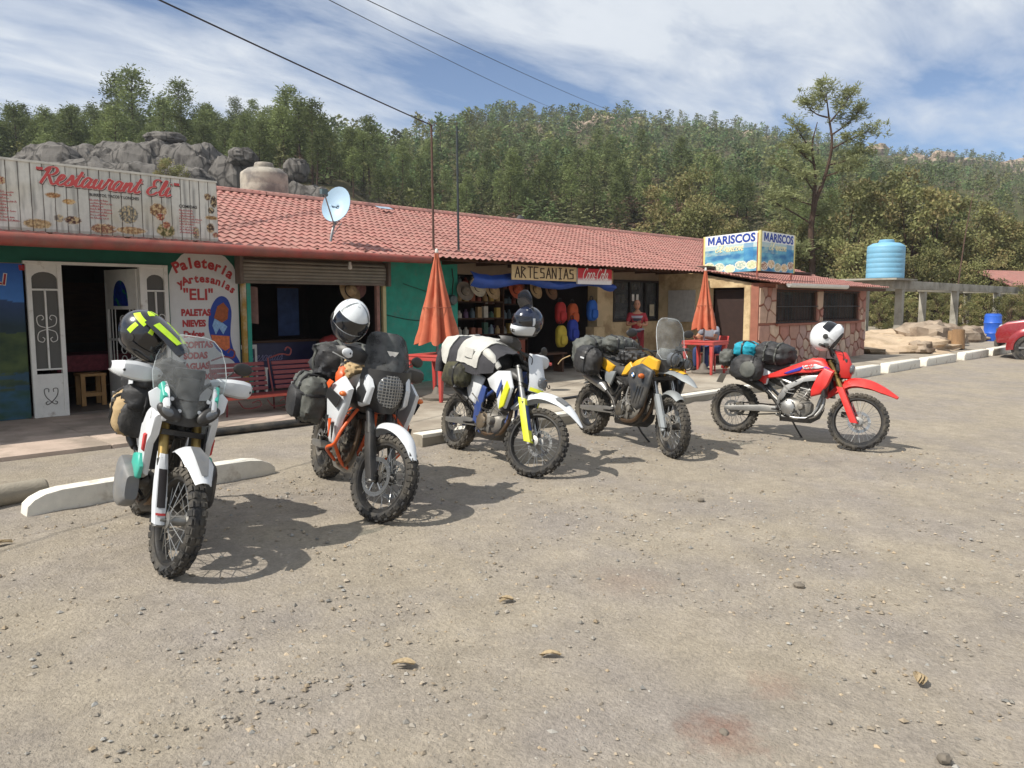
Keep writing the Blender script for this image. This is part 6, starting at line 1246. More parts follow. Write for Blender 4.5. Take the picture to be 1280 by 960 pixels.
def pn(s_):
    put(B, 'radiator_shroud', MB().panel([(.66, 1.0), (.6, .86), (.5, .78), (.44, .56), (.34, .52), (.28, .62), (.3, .86), (.42, 1.0), (.55, 1.06)], .20, -.12, .04, side=s_, bulge=.03), m_wht)
    put(B, 'shroud_accent', MB().panel([(.47, .62), (.44, .54), (.34, .5), (.27, .58), (.3, .68), (.42, .7)], .24, -.12, .04, side=s_, bulge=.018), m_teal)
    put(B, 'shroud_stripe', MB().panel([(.5, .84), (.47, .72), (.43, .72), (.45, .84)], .232, -.12, .04, side=s_, bulge=.012), m_redlet)
    put(B, 'side_tank', MB().sloft([(.4, s_ * .235, .46, .08, .16), (.3, s_ * .25, .46, .13, .3), (.14, s_ * .25, .47, .14, .32), (.05, s_ * .24, .48, .1, .24)], e=4), m_grey if s_ < 0 else m_blk)
    put(B, 'side_panel', MB().panel([(-.1, .82), (-.5, .9), (-.62, .88), (-.4, .7), (-.2, .62), (-.08, .68)], .15, .0, .0, side=s_), m_wht)
    lp = put(B, 'headlight', MB().ell((.66, s_ * .12, 1.015), (.034, .086, .046), 20, 12, rot=Matrix.Rotation(s_ * R(32), 3, 'X') @ Matrix.Rotation(s_ * R(18), 3, 'Z')), m_blk); put(B, 'lens', MB().ell((.681, s_ * .118, 1.014), (.02, .058, .028), 18, 10, rot=Matrix.Rotation(s_ * R(32), 3, 'X')), m_lens, par=lp)
    put(B, 'lamp_bezel', MB().poly([(.648, s_ * .03, .965), (.64, s_ * .15, .985), (.61, s_ * .225, 1.04), (.58, s_ * .245, 1.12), (.59, s_ * .2, 1.16), (.625, s_ * .1, 1.09), (.645, s_ * .03, 1.04)], (-.02, 0, 0)), m_wht, bevel=.004)
    put(B, 'fairing_side', MB().panel([(.7, 1.06), (.66, .96), (.5, .92), (.4, 1.0), (.46, 1.12), (.56, 1.2), (.64, 1.16)], .235, -.14, .0, side=s_, bulge=.02), m_wht)
    put(B, 'fairing_tip', MB().panel([(.67, 1.12), (.64, 1.06), (.56, 1.08), (.52, 1.17), (.58, 1.2)], .262, -.16, .0, side=s_, bulge=.012), m_teal)
both(pn)
put(B, 'headlight_surround', MB().sheet([[(.655 - .12 * abs(u) ** 2, .2 * u, z + .02 * abs(u)) for u in np.linspace(-1, 1, 9)] for z in (.93, 1.0, 1.07, 1.1)], .008), m_blk)
put(B, 'windshield', MB().sheet([[(x - .11 * u * u, w * u, z) for u in np.linspace(-1, 1, 13)] for x, z, w in SCR1], .004), g_shield); screen_rim_glint(B, SCR1, .11)
[put(B, 'screen_bolt', MB().cyl((.655 - .11 * (y / .19) ** 2, y, z), (.68 - .11 * (y / .19) ** 2, y, z), .012, n=10), m_wht) for y, z in ((.11, 1.1), (-.11, 1.1), (.15, 1.17), (-.15, 1.17), (.06, 1.03), (-.06, 1.03))]
put(B, 'instrument_tower', MB().box((.5, 0, 1.12), (.1, .14, .22)).box((.46, 0, 1.24), (.05, .2, .1)), m_blk, bevel=.01)
bars(B, guard_mat=m_wht, mirrors=((1, 0),), mh=.1); put(B, 'rear_fender', arcsheet([(-.5, .94), (-.75, .96), (-.98, .9)], [.1, .09, .06], .03), m_wht); lum(B, -.95, .84)
clutter(B, (m_blk, m_alu, m_blkm), 3)
o = on(B, 'roll_bag', 'tan canvas bag with black front strapped low on the rally motorcycle tail', 'bag', (-.4, -.2, .86), (0, 8, -6)); bag(o, (.5, .3, .34), m_bagt, 2.6, .1, 2, (('x', .35), ('x', -.3))); bag(o, (.1, .22, .26), m_bagb, 2.4, .08, 3, (), (.22, .02, 0), 'front_pocket')
o = on(B, 'roll_bag', 'black roll bag across the rally motorcycle seat', 'bag', (-.2, -.06, 1.0)); bag(o, (.3, .5, .26), m_bagb, 2.8, .14, 8, (('y', .4), ('y', -.4)))
o = on(B, 'backpack', 'black backpack with white trim piled behind the rally motorcycle bars', 'backpack', (-.3, -.1, 1.14), (0, -10, 8)); bag(o, (.5, .4, .28), m_bagb, 2.8, .16, 5, (('x', .3),)); MB().sheet([[(.1 + .06 * i, -.203 - .004 * math.sin(i), -.08 + .05 * j) for j in range(3)] for i in range(3)], .004).build('trim', m_wht, o)
o = on(B, 'pannier_bag', 'dark grey soft pannier hanging low on the rally motorcycle', 'bag', (-.5, .26, .72)); bag(o, (.42, .2, .36), m_bagg, 3.5, .08, 7, (('x', .25), ('x', -.25)))
m_neon = M('neon_yellow', srgb('c6ee2a'), .4); m_hblk = M('gloss_black', (.015, .016, .02), .25, coat=.6)
o = on(B, 'helmet', 'black motocross helmet with neon yellow flashes and long peak', 'helmet', tuple(B.bar_end(-1) + V3((-.02, .1, .22))), (8, 34, 58)); o.scale = (1.02,) * 3
helmet(o, m_hblk, m_hblk, peak=m_hblk, mx=True, accents=((14, 34, 30, 75, m_neon), (30, 62, 52, 66, m_neon), (14, 34, -75, -30, m_neon), (30, 62, -66, -52, m_neon), (40, 56, 84, 140, m_neon), (40, 56, -140, -84, m_neon), (62, 90, 96, 108, m_neon), (62, 90, -108, -96, m_neon), (8, 24, 110, 170, m_neon), (8, 24, -170, -110, m_neon)))
for s_ in (1, -1): MB().sheet([[(x, s_ * (y0 + .024 * u), z - .035 * ((y0 + .024 * u) / .115) ** 2 + .001) for u in (-1, 0, 1)] for x, z, y0 in ((.05, .169, .07), (.14, .1635, .06), (.23, .147, .035))], .002).build('peak_flash', m_neon, o)

# ---- 2: white, orange and black adventure bike
B = start('white orange and black adventure motorcycle with headlight guard', (3.43, 5.0), -106, 9, 24, wb=1.56, Rf=.345)
wheel(B, True, B.ax, .345, .105, .27, dict(rim=m_blkm, hub=m_blkm), (.155, (1, -1)), 42); wheel(B, False, B.rx, .335, .16, .225, dict(rim=m_blkm, hub=m_blkm), (.13, (-1,)), 36)
fork(B, m_blkm, m_blk, up_r=.034, gmats={1: m_blk, -1: m_blk}); chassis(B, m_org, m_alu, 'twin', tube_r=.018, eng_mat=m_engd, seat=[(.12, 0, .93, .2, .12), (-.1, 0, .88, .28, .14), (-.4, 0, .92, .3, .12), (-.7, 0, .98, .26, .1), (-.82, 0, 1.0, .16, .05)], skid=m_alu); header(B, m_bronze, m_alu, twin=True)
put(B, 'front_fender', arcsheet([(.47, .66), (.6, .76), (.78, .775), (.95, .7), (1.05, .56)], [.06, .085, .085, .07, .035], [.05, .06, .06, .05, .02]), m_wht, True)
put(B, 'fuel_tank', MB().sloft([(.5, 0, .95, .2, .2), (.38, 0, .96, .4, .34), (.15, 0, .95, .42, .3), (-.05, 0, .9, .26, .18), (-.1, 0, .9, .12, .1)], e=2.8), m_blk)
m_tooth = M('graphic_black', srgb('232323'), .45)
def pn(s_):
    put(B, 'fairing_panel', MB().panel([(.56, 1.0), (.5, .86), (.4, .72), (.33, .5), (.2, .5), (.12, .66), (.06, .86), (.16, 1.0), (.36, 1.08)], .27, -.06, .04, side=s_, bulge=.035), m_wht)
    for k in range(3): put(B, 'graphic', MB().panel([(.40 - .075 * k, .70 + .02 * k), (.37 - .075 * k, .55 + .015 * k), (.33 - .075 * k, .69 + .02 * k)], .334, -.06, .04, side=s_, bulge=.003, th=.004), m_tooth if k != 1 else m_org)
    put(B, 'graphic', MB().panel([(.5, .92), (.4, .82), (.14, .88), (.18, .97)], .334, -.06, .04, side=s_, bulge=.003, th=.004), m_tooth); put(B, 'graphic', MB().panel([(.3, 1.02), (.2, .95), (.14, .99), (.2, 1.03)], .336, -.06, .04, side=s_, bulge=.003, th=.004), m_org)
    put(B, 'front_cowl', MB().panel([(.66, 1.04), (.62, .9), (.5, .86), (.42, 1.0), (.48, 1.12), (.58, 1.14)], .25, -.16, .0, side=s_, bulge=.03), m_wht); put(B, 'cowl_graphic', MB().panel([(.62, 1.0), (.58, .9), (.49, .9), (.46, 1.0), (.54, 1.06)], .283, -.16, .0, side=s_, bulge=.004, th=.004), m_tooth)
    put(B, 'crash_bar', MB().tube([(.36, s_ * .12, .86), (.43, s_ * .27, .66), (.4, s_ * .31, .53), (.24, s_ * .32, .46), (.1, s_ * .2, .34)], .014, 10, k=5).tube([(.4, s_ * .31, .53), (.3, s_ * .2, .36), (.24, s_ * .12, .3)], .014, 10, k=4), m_org)
    put(B, 'side_panel', MB().panel([(-.1, .8), (-.5, .92), (-.72, .96), (-.5, .78), (-.2, .64)], .17, 0, 0, side=s_), m_wht); put(B, 'turn_signal', MB().ell((.5, s_ * .33, .95), (.035, .03, .022), 12, 8), m_amber)
both(pn)
put(B, 'mask', MB().sheet([[(.66 - .14 * u * u, w * u, z) for u in np.linspace(-1, 1, 11)] for z, w in ((.84, .08), (.9, .15), (1.0, .2), (1.1, .21), (1.18, .2))], .012), m_blk)
hl = put(B, 'headlight', MB().ell((.645, 0, 1.02), (.04, .105, .13), 22, 14, e=2.4), m_lens); b = MB()
for k in range(-4, 5): b.tube([(.70 - .05 * (k / 4) ** 2, .024 * k, 1.02 - .13 * math.sqrt(max(.05, 1 - (k / 4.6) ** 2))), (.712 - .05 * (k / 4) ** 2, .024 * k, 1.02), (.70 - .05 * (k / 4) ** 2, .024 * k, 1.02 + .13 * math.sqrt(max(.05, 1 - (k / 4.6) ** 2)))], .004, 5, k=3)
for k in range(-5, 6): w = .108 * math.sqrt(max(.05, 1 - (k / 5.6) ** 2)); b.tube([(.665, -w, 1.02 + .024 * k), (.715, 0, 1.02 + .024 * k), (.665, w, 1.02 + .024 * k)], .004, 5, k=3)
put(B, 'headlight_guard', b, m_alu)
put(B, 'windshield', MB().sheet([[(x - .13 * u * u, w * u, z) for u in np.linspace(-1, 1, 13)] for x, z, w in ((.665, 1.1, .16), (.64, 1.2, .19), (.59, 1.32, .185), (.545, 1.42, .165), (.53, 1.46, .13), (.522, 1.475, .08))], .004), g_smoke)
put(B, 'sticker', MB().add([(.597, -.05, 1.335), (.597, .05, 1.335), (.600, .03, 1.305), (.606, 0, 1.275), (.600, -.03, 1.305)], [(0, 1, 2, 3, 4)]), m_lwhite); put(B, 'sticker', MB().add([(.615, -.05, 1.23), (.615, .05, 1.23), (.605, .05, 1.265), (.605, -.05, 1.265)], [(0, 1, 2, 3)]), m_org)
bars(B, guard_mat=m_blk, mirrors=((1, 0),), mh=.08); put(B, 'guard_tip', MB().ell(B.Ms.inverted() @ B.bar_end(-1) + V3((.1, .0, .0)), (.03, .07, .04), 14, 10), m_wht, True)
lum(B, -.9, .9); put(B, 'luggage_rack', MB().tube([(-.45, .13, 1.0), (-.85, .13, 1.04), (-.9, 0, 1.04), (-.85, -.13, 1.04), (-.45, -.13, 1.0)], .01, 8), m_blkm)
clutter(B, (m_blk, m_alu, m_blkm), 4)
o = on(B, 'pannier_bag', 'grey and black soft pannier on the side of the orange framed motorcycle', 'bag', (-.45, -.34, .8), (0, 8, 0)); bag(o, (.5, .26, .44), m_bagg, 3.2, .13, 11, (('x', .3), ('x', -.3), ('z', .3))); MB().ell((.02, -.13, -.05), (.16, .05, .13), 16, 10, e=3.5, lump=.08).build('pocket', m_bagb, o)
o = on(B, 'pannier_bag', 'black soft pannier on the far side of the orange framed motorcycle', 'bag', (-.45, .34, .8)); bag(o, (.5, .26, .44), m_bagb, 3.2, .1, 13, (('x', .3), ('x', -.3)))
o = on(B, 'duffel_bag', 'black strapped duffel bag on top of the adventure motorcycle tail', 'bag', (-.42, -.05, 1.14)); bag(o, (.42, .62, .36), m_bagb, 3, .16, 17, (('y', .35), ('y', -.35), ('x', .1)), strap_mat=m_bagg)
o = on(B, 'folded_jacket', 'orange and tan folded jacket tucked behind the dark windscreen', 'jacket', (.06, -.12, 1.1)); bag(o, (.26, .24, .2), m_bagt, 2.6, .25, 19, (('x', .0),), name='bundle'); MB().ell((.02, -.1, -.06), (.08, .06, .1), 14, 10, lump=.2).build('sleeve', m_org, o)
m_hwht = M('helmet_white', srgb('d5d8d8'), .3, var=.05, col2=srgb('8d9294'), c2scale=14, c2lo=.58, c2hi=.64, coat=.4); m_hgr = M('helmet_grey', srgb('6f7678'), .35)
o = on(B, 'helmet', 'white full face helmet with grey pattern perched above the black handguard', 'helmet', tuple(B.bar_end(-1) + V3((-.02, .04, .24))), (-14, 30, -12)); o.scale = (1.14,) * 3; helmet(o, m_hwht, m_hblk, accents=((4, 62, 58, 68, m_hgr), (4, 62, -68, -58, m_hgr)))

# ---- 3: white, yellow and blue enduro
B = start('white yellow and blue enduro motorcycle with a jacket over its tail', (5.41, 5.23), -101, 9, 28)
wheel(B, True, B.ax, .345, .095, .278, dict(rim=m_blkm, hub=m_alu), (.135, (1,)), 40); wheel(B, False, B.rx, .325, .13, .24, dict(rim=m_blkm, hub=m_dblue), (.11, (-1,)), 34)
fork(B, m_alu, m_yel, up_r=.029, gmats={1: m_blk, -1: m_yel}); chassis(B, m_dblue, m_alu, cover_mat=M('brown_clutch', srgb('6d6152'), .5, .6, dust=.4, dustcol=DU), seat=[(.24, 0, .99, .1, .08), (.05, 0, .93, .2, .12), (-.3, 0, .93, .24, .12), (-.62, 0, .97, .2, .08), (-.74, 0, .98, .1, .03)], skid=m_blk); header(B, m_bronze, m_blkm, mz=.66); radiators(B)
put(B, 'front_fender', arcsheet([(.38, .62), (.5, .76), (.68, .845), (.9, .83), (1.08, .74), (1.22, .6)], [.03, .07, .1, .105, .08, .02], [.04, .08, .09, .085, .06, .01]), m_wht, True); put(B, 'fender_stripe', arcsheet([(.9, .835), (.96, .814), (1.02, .785)], [.09, .088, .08], [.034, .034, .03]), m_grey, True)
put(B, 'fuel_tank', MB().sloft([(.42, 0, .92, .14, .1), (.3, 0, .94, .22, .18), (.12, 0, .92, .2, .16), (0, 0, .9, .1, .1)]), m_blk)
def pn(s_):
    put(B, 'radiator_shroud', MB().panel([(.44, .62), (.52, .84), (.42, 1.0), (.2, .98), (.02, .88), (.1, .8), (.26, .74), (.34, .58)], .175, .02, 0, side=s_, bulge=.025), m_wht); put(B, 'shroud_accent', MB().panel([(.44, .64), (.5, .83), (.44, .9), (.36, .72), (.36, .6)], .206, .02, 0, side=s_, bulge=.006), m_yel); put(B, 'shroud_graphic', MB().panel([(.33, .9), (.36, .84), (.3, .7), (.27, .76)], .205, .02, 0, side=s_, bulge=.004, th=.004), m_dblue)
    put(B, 'side_panel', MB().panel([(-.08, .88), (-.34, .95), (-.66, .98), (-.44, .82), (-.34, .62), (-.2, .58)], .15, .0, 0, side=s_, bulge=.02), m_wht); put(B, 'frame_guard', MB().panel([(-.02, .78), (-.1, .8), (-.2, .55), (-.2, .38), (-.1, .36), (-.06, .55)], .15, 0, 0, side=s_, bulge=.01), m_dblue)
both(pn)
put(B, 'guard_decal', MB().sheet([[forkp(B, t, -.105 - a, -.035 + dx) for a, dx in ((-.012, .0485), (.012, .049), (.034, .036))] for t in (.1, .18, .28, .36)], .002), m_dblue, True)
put(B, 'headlight_mask', MB().sheet([[(x - .1 * u * u, w * u, z) for u in np.linspace(-1, 1, 9)] for x, z, w in ((.66, .82, .08), (.67, .9, .12), (.64, 1.0, .13), (.58, 1.12, .115), (.55, 1.19, .07))], .008), m_wht, True); hl = put(B, 'headlight', MB().ell((.655, 0, .93), (.03, .08, .06), 18, 12, e=2.6), m_lens, True); put(B, 'mask_accent', MB().sheet([[(.685 - .1 * u * u, .1 * u, z) for u in np.linspace(-1, 1, 7)] for z in (.82, .855)], .004), m_yel, True)
bars(B, guard_mat=m_wht, guard_mat2=m_blk, mirrors=((1, .0),), mh=.08); put(B, 'rear_fender', arcsheet([(-.5, .95), (-.75, .98), (-1.0, .94)], [.1, .09, .05], .03), m_wht); lum(B, -.98, .88)
clutter(B, (m_blk, m_alu, m_blkm), 5)
o = on(B, 'camo_bag', 'olive camouflage side bag hanging under the white jacket', 'bag', (-.5, -.25, .86)); bag(o, (.44, .22, .28), m_camo, 2.8, .1, 21, (('x', .4),))
o = on(B, 'camo_bag', 'olive side bag on the far side of the yellow forked motorcycle', 'bag', (-.5, .25, .86)); bag(o, (.44, .22, .28), m_camo, 2.8, .1, 22, (('x', .4),))
m_jw = M('offwhite_textile', srgb('b9b7af'), .85, var=.1, scale=7, bump=.5, bscale=14); m_jd = M('charcoal_textile', srgb('353437'), .85, var=.2, scale=7, bump=.5, bscale=14)
o = on(B, 'riding_jacket', 'off white and charcoal riding jacket draped over the enduro seat', 'jacket', (-.36, -.02, 1.12), (0, 6, 4))
def drape(x0, x1, w, hh, drop, sd, mt, nm, lift=0., q0=0., q1=1.):
    G = []
    for i in range(15):
        u = i / 14; x = x0 + (x1 - x0) * u; row = []
        for j in range(25):
            v = q0 + (q1 - q0) * j / 24; a = (v - .5) * 2; yy = w * math.copysign(min(1, abs(a) * 1.5) ** .9, a); zz = hh * (1 - min(1, abs(a) * 1.5) ** 2.4) - max(0, abs(a) - .62) * drop; zz *= (1 - .45 * abs(2 * (x + .54) / 1.08 - 1) ** 3)
            xu = (x + .54) / 1.08; row.append((x, yy * (1 - .25 * abs(2 * xu - 1) ** 4) + .02 * nz(x * 4, v * 4, 3, 3) + math.copysign(lift, a), zz + lift + .035 * nz(x * 4, v * 6, 5, 4)))
        G.append(row)
    MB().sheet(G, .012).build(nm, mt, o, ang=60)
drape(-.5, .5, .27, .17, .55, 1, m_jd, 'jacket_body'); drape(-.1, .28, .27, .17, .5, 1, m_jw, 'jacket_panel', .014, .05, .95); drape(-.54, -.3, .27, .17, .55, 1, m_jw, 'jacket_yoke', .014); MB().tube([(-.42, -.1, .06), (-.5, -.16, -.02), (-.53, -.2, -.18), (-.52, -.2, -.32)], [.06, .07, .06, .05], 14, k=4).build('sleeve', m_jd, o); MB().tube([(.3, -.2, .06), (.42, -.2, .02), (.52, -.16, -.06)], [.05, .045, .03], 12, k=4).build('sleeve_end', m_jw, o); MB().ell((-.02, 0, -.04), (.4, .22, .17), 20, 14, e=2.8).build('load_beneath', m_bagb, o)
MB().sheet([[(.02 + .16 * i / 4, -.292 - .004 * math.sin(i), -.04 + .1 * j / 3) for j in range(4)] for i in range(5)], .01).build('pocket_flap', m_jw, o)
o = on(B, 'helmet', 'dark blue helmet with white chin and peak raised above the yellow forked motorcycle', 'helmet', tuple(B.bar_end(-1) + V3((.1, .2, .2))), (-6, 10, -84)); o.scale = (1.06,) * 3; helmet(o, M('helmet_navy', srgb('1a2238'), .2, var=.2, coat=.6), m_wht, mx=True, accents=((70, 98, 74, 84, m_wht), (70, 98, -84, -74, m_wht)))
MB().sheet([[(x, w * u, z - .03 * u * u) for u in np.linspace(-1, 1, 9)] for x, z, w in ((.02, .165, .1), (.05, .22, .11), (.06, .29, .1), (.055, .32, .07))], .005).build('raised_peak', m_hblk, o)

SCR4 = ((.76, 1.08, .19), (.71, 1.14, .22), (.66, 1.22, .2), (.63, 1.32, .205), (.605, 1.42, .2), (.585, 1.5, .17), (.578, 1.54, .12), (.575, 1.55, .06))
# ---- 4: black and amber yellow adventure bike
B = start('black and amber yellow adventure motorcycle with tall clear windscreen', (7.23, 4.84), -106, 8, -14, wb=1.57)
wheel(B, True, B.ax, .345, .1, .27, dict(rim=m_blkm, hub=m_blkm), (.15, (1, -1)), 44); wheel(B, False, B.rx, .325, .15, .22, dict(rim=m_blkm, hub=m_blkm), (.13, (-1,)), 40)
m_sil = M('silver_grey_paint', srgb('8f9496'), .4, .3, var=.06, dust=.2, dustcol=DU)
fork(B, m_chrome, m_sil, guard=False, up_r=.025, usd=False); chassis(B, m_blkm, m_alu, 'twin', tube_r=.019, eng_mat=m_eng, cover_mat=m_engd, seat=[(.1, 0, .92, .16, .1), (-.1, 0, .87, .26, .14), (-.35, 0, .9, .3, .12), (-.6, 0, .98, .26, .12), (-.78, 0, 1.0, .14, .05)], skid=m_blkm); header(B, m_bronze, m_alu, side=-1, twin=True, mz=.62)
for s_ in (1, -1): put(B, 'fork_cover', MB().sheet([[forkp(B, t, s_ * (.105 + a), dx) for a, dx in ((-.03, .012), (0, .02), (.036, .0), (.042, -.04), (.03, -.07))] for t in (.0, .15, .3, .4)], .004), m_sil, True)
put(B, 'front_mudguard', arcsheet([(.44, .5), (.5, .64), (.64, .74), (.8, .745), (.94, .68)], [.07, .075, .075, .07, .055], [.04, .045, .045, .04, .03]), m_sil, True)
put(B, 'beak', arcsheet([(.5, .97), (.72, .985), (.92, .92), (1.06, .83)], [.1, .11, .085, .02], [.06, .06, .05, .01]), m_sil); put(B, 'beak_accent', arcsheet([(.5, .985), (.68, 1.0), (.86, .958)], [.075, .075, .035], [.024, .024, .01]), m_byel)
put(B, 'fuel_tank', MB().sloft([(.44, 0, .95, .16, .14), (.32, 0, .98, .3, .24), (.1, 0, .95, .28, .2), (-.06, 0, .9, .16, .12)]), m_byel)
m_navy = M('slate_panel', srgb('2a3038'), .45, dust=.3, dustcol=DU); m_bb = M('badge_blue', srgb('3a77b5'), .4)
def pn(s_):
    put(B, 'radiator_shroud', MB().panel([(.6, .94), (.56, .76), (.48, .52), (.38, .46), (.29, .5), (.25, .66), (.16, .82), (.2, .94), (.38, 1.0)], .22, .0, .03, side=s_, bulge=.03), m_navy); put(B, 'tank_panel', MB().panel([(.62, 1.06), (.6, .95), (.4, .9), (.3, 1.0), (.42, 1.1)], .19, 0, 0, side=s_, bulge=.03), m_byel); put(B, 'knee_panel', MB().panel([(.16, .94), (.06, .84), (-.04, .82), (.02, .94), (.1, 1.0)], .19, 0, 0, side=s_, bulge=.015), m_byel)
    for k in range(3): put(B, 'shroud_rib', MB().tube([(.34 + .05 * k, s_ * (.266 + .0 * k), .54), (.4 + .05 * k, s_ * .277, .74)], .006, 6), m_blk)
    rb = put(B, 'roundel', MB().lathe([(0, s_ * .291), (.034, s_ * .290), (.036, s_ * .284)], 20, (.3, 0, .86), 'Y'), m_blk); b = MB(); c = .026
    for k in range(4):
        a0 = k * math.pi / 2; b = MB().add([(.3, s_ * .2925, .86)] + [(.3 + c * math.cos(a0 + q), s_ * .2925, .86 + c * math.sin(a0 + q)) for q in np.linspace(0, math.pi / 2, 7)], [tuple(range(8))]); put(B, 'roundel_quarter', b, m_bb if k % 2 else m_lwhite, par=rb)
    put(B, 'turn_signal', MB().ell((.47, s_ * .3, .86), (.03, .045, .03), 12, 8), m_amber); put(B, 'tail_panel', MB().panel([(-.24, .92), (-.5, 1.0), (-.62, 1.0), (-.46, .86), (-.32, .82)], .155, 0, 0, side=s_, bulge=.015), m_byel); put(B, 'side_panel', MB().panel([(-.2, .86), (-.44, .84), (-.4, .72), (-.28, .68)], .15, 0, 0, side=s_, bulge=.015), m_sil)
    hl = put(B, 'headlight', MB().lathe([(0, .05), (.05, .045), (.075 if s_ < 0 else .055, .02), (.08 if s_ < 0 else .06, -.03), (.03, -.06)], 22, (0, 0, 0), 'X').xf(Matrix.Translation((.72, s_ * .085, 1.09 if s_ < 0 else 1.06))), m_lens); put(B, 'lamp_guard', MB().tube([(.775, s_ * .085 + (.088 if s_ < 0 else .066) * math.cos(q), (1.09 if s_ < 0 else 1.06) + (.088 if s_ < 0 else .066) * math.sin(q)) for q in np.linspace(0, 2 * math.pi, 25)[:-1]], .007, 6, closed=True).tube([(.775, s_ * .085, 1.01), (.79, s_ * .085, 1.09), (.775, s_ * .085, 1.17)], .005, 6), m_blk, par=hl)
both(pn)
put(B, 'front_cowl', MB().sheet([[(.68 - .16 * u * u, w * u, z) for u in np.linspace(-1, 1, 9)] for z, w in ((.94, .14), (1.04, .19), (1.14, .17), (1.2, .13))], .01), m_blk)
put(B, 'windshield', MB().sheet([[(x - .12 * u * u, w * u, z) for u in np.linspace(-1, 1, 13)] for x, z, w in SCR4], .004), g_shield); screen_rim_glint(B, SCR4, .12)
bars(B, guard_mat=None, mirrors=((1, .02), (-1, .02)), mh=.12, rise=.07); lum(B, -.88, .88); put(B, 'rear_hugger', arcsheet([(-.5, .62), (-.7, .7), (-.98, .66)], [.08, .08, .07], .04), m_blk); put(B, 'luggage_rack', MB().tube([(-.4, .13, 1.03), (-.88, .13, 1.06), (-.92, 0, 1.06), (-.88, -.13, 1.06), (-.4, -.13, 1.03)], .01, 8), m_blkm)
clutter(B, (m_blk, m_alu, m_blkm), 6)
o = on(B, 'pannier_bag', 'black soft pannier on the side of the amber yellow motorcycle', 'bag', (-.62, -.3, .94), (0, 6, 0)); bag(o, (.44, .24, .36), m_bagb, 3, .1, 31, (('x', .4),)); MB().box((.06, -.135, .03), (.08, .004, .02)).build('label_patch', m_wht, o)
o = on(B, 'pannier_bag', 'black soft pannier on the far side of the amber yellow motorcycle', 'bag', (-.62, .3, .94)); bag(o, (.44, .24, .36), m_bagb, 3, .1, 32, (('x', .4),))
o = on(B, 'duffel_bag', 'large grey duffel bag hanging over the amber yellow motorcycle tail', 'bag', (-.82, -.05, 1.04), (0, 10, 0)); bag(o, (.34, .66, .42), m_bagg, 2.8, .14, 33, (('y', .4), ('y', -.4), ('y', 0)), strap_mat=m_bagb); MB().tube([(-.12, -.3, -.1), (-.22, -.34, -.18), (-.26, -.36, -.26)], .008, 6, k=3).build('loose_strap', m_bagt, o)
o = on(B, 'roll_bag', 'rolled grey bag with black straps on the amber yellow motorcycle seat', 'bag', (-.42, 0, 1.18)); bag(o, (.26, .5, .22), m_bagg, 2.5, .12, 34, (('y', .45), ('y', -.45), ('y', 0)))
o = on(B, 'tank_bag', 'black netted bundle lying on the amber yellow motorcycle seat front', 'bag', (-.12, 0, 1.05)); bag(o, (.36, .34, .2), m_bagb, 2.5, .22, 35, (('x', .2), ('x', -.2)))

# ---- 5: red enduro
B = start('red and white dual sport motorcycle with turquoise luggage', (9.35, 3.63), -85, 8, 8, wb=1.56)
wheel(B, True, B.ax, .345, .095, .278, dict(rim=m_blkm, hub=m_alu), (.13, (1,)), 40); wheel(B, False, B.rx, .325, .125, .24, dict(rim=m_blkm, hub=m_alu), (.11, (-1,)), 36)
fork(B, m_gold, m_red, up_r=.026); chassis(B, m_alu, m_alu, tube_r=.021, cover_mat=m_alu, seat=[(.26, 0, 1.0, .1, .08), (.05, 0, .93, .2, .12), (-.3, 0, .9, .25, .12), (-.62, 0, .95, .2, .08), (-.74, 0, .96, .1, .03)], skid=m_blk); header(B, m_alu, m_blkm, mz=.66); radiators(B)
for s_ in (1, -1): put(B, 'frame_spar', MB().panel([(.3, .86), (.16, .85), (-.12, .68), (-.2, .5), (-.13, .5), (-.06, .64), (.14, .77), (.3, .8)], .13, .0, 0, side=s_, bulge=.012, th=.03), m_alu)
put(B, 'front_fender', arcsheet([(.36, .6), (.48, .75), (.64, .86), (.84, .86), (1.02, .79), (1.18, .69)], [.03, .07, .1, .105, .085, .04], [.04, .09, .11, .11, .085, .03]), m_red, True)
put(B, 'fuel_tank', MB().sloft([(.4, 0, .96, .14, .1), (.28, 0, .99, .22, .18), (.1, 0, .96, .2, .14), (0, 0, .93, .1, .08)]), m_red)
m_crfb = M('graphic_blue', srgb('3b3fa8'), .4)
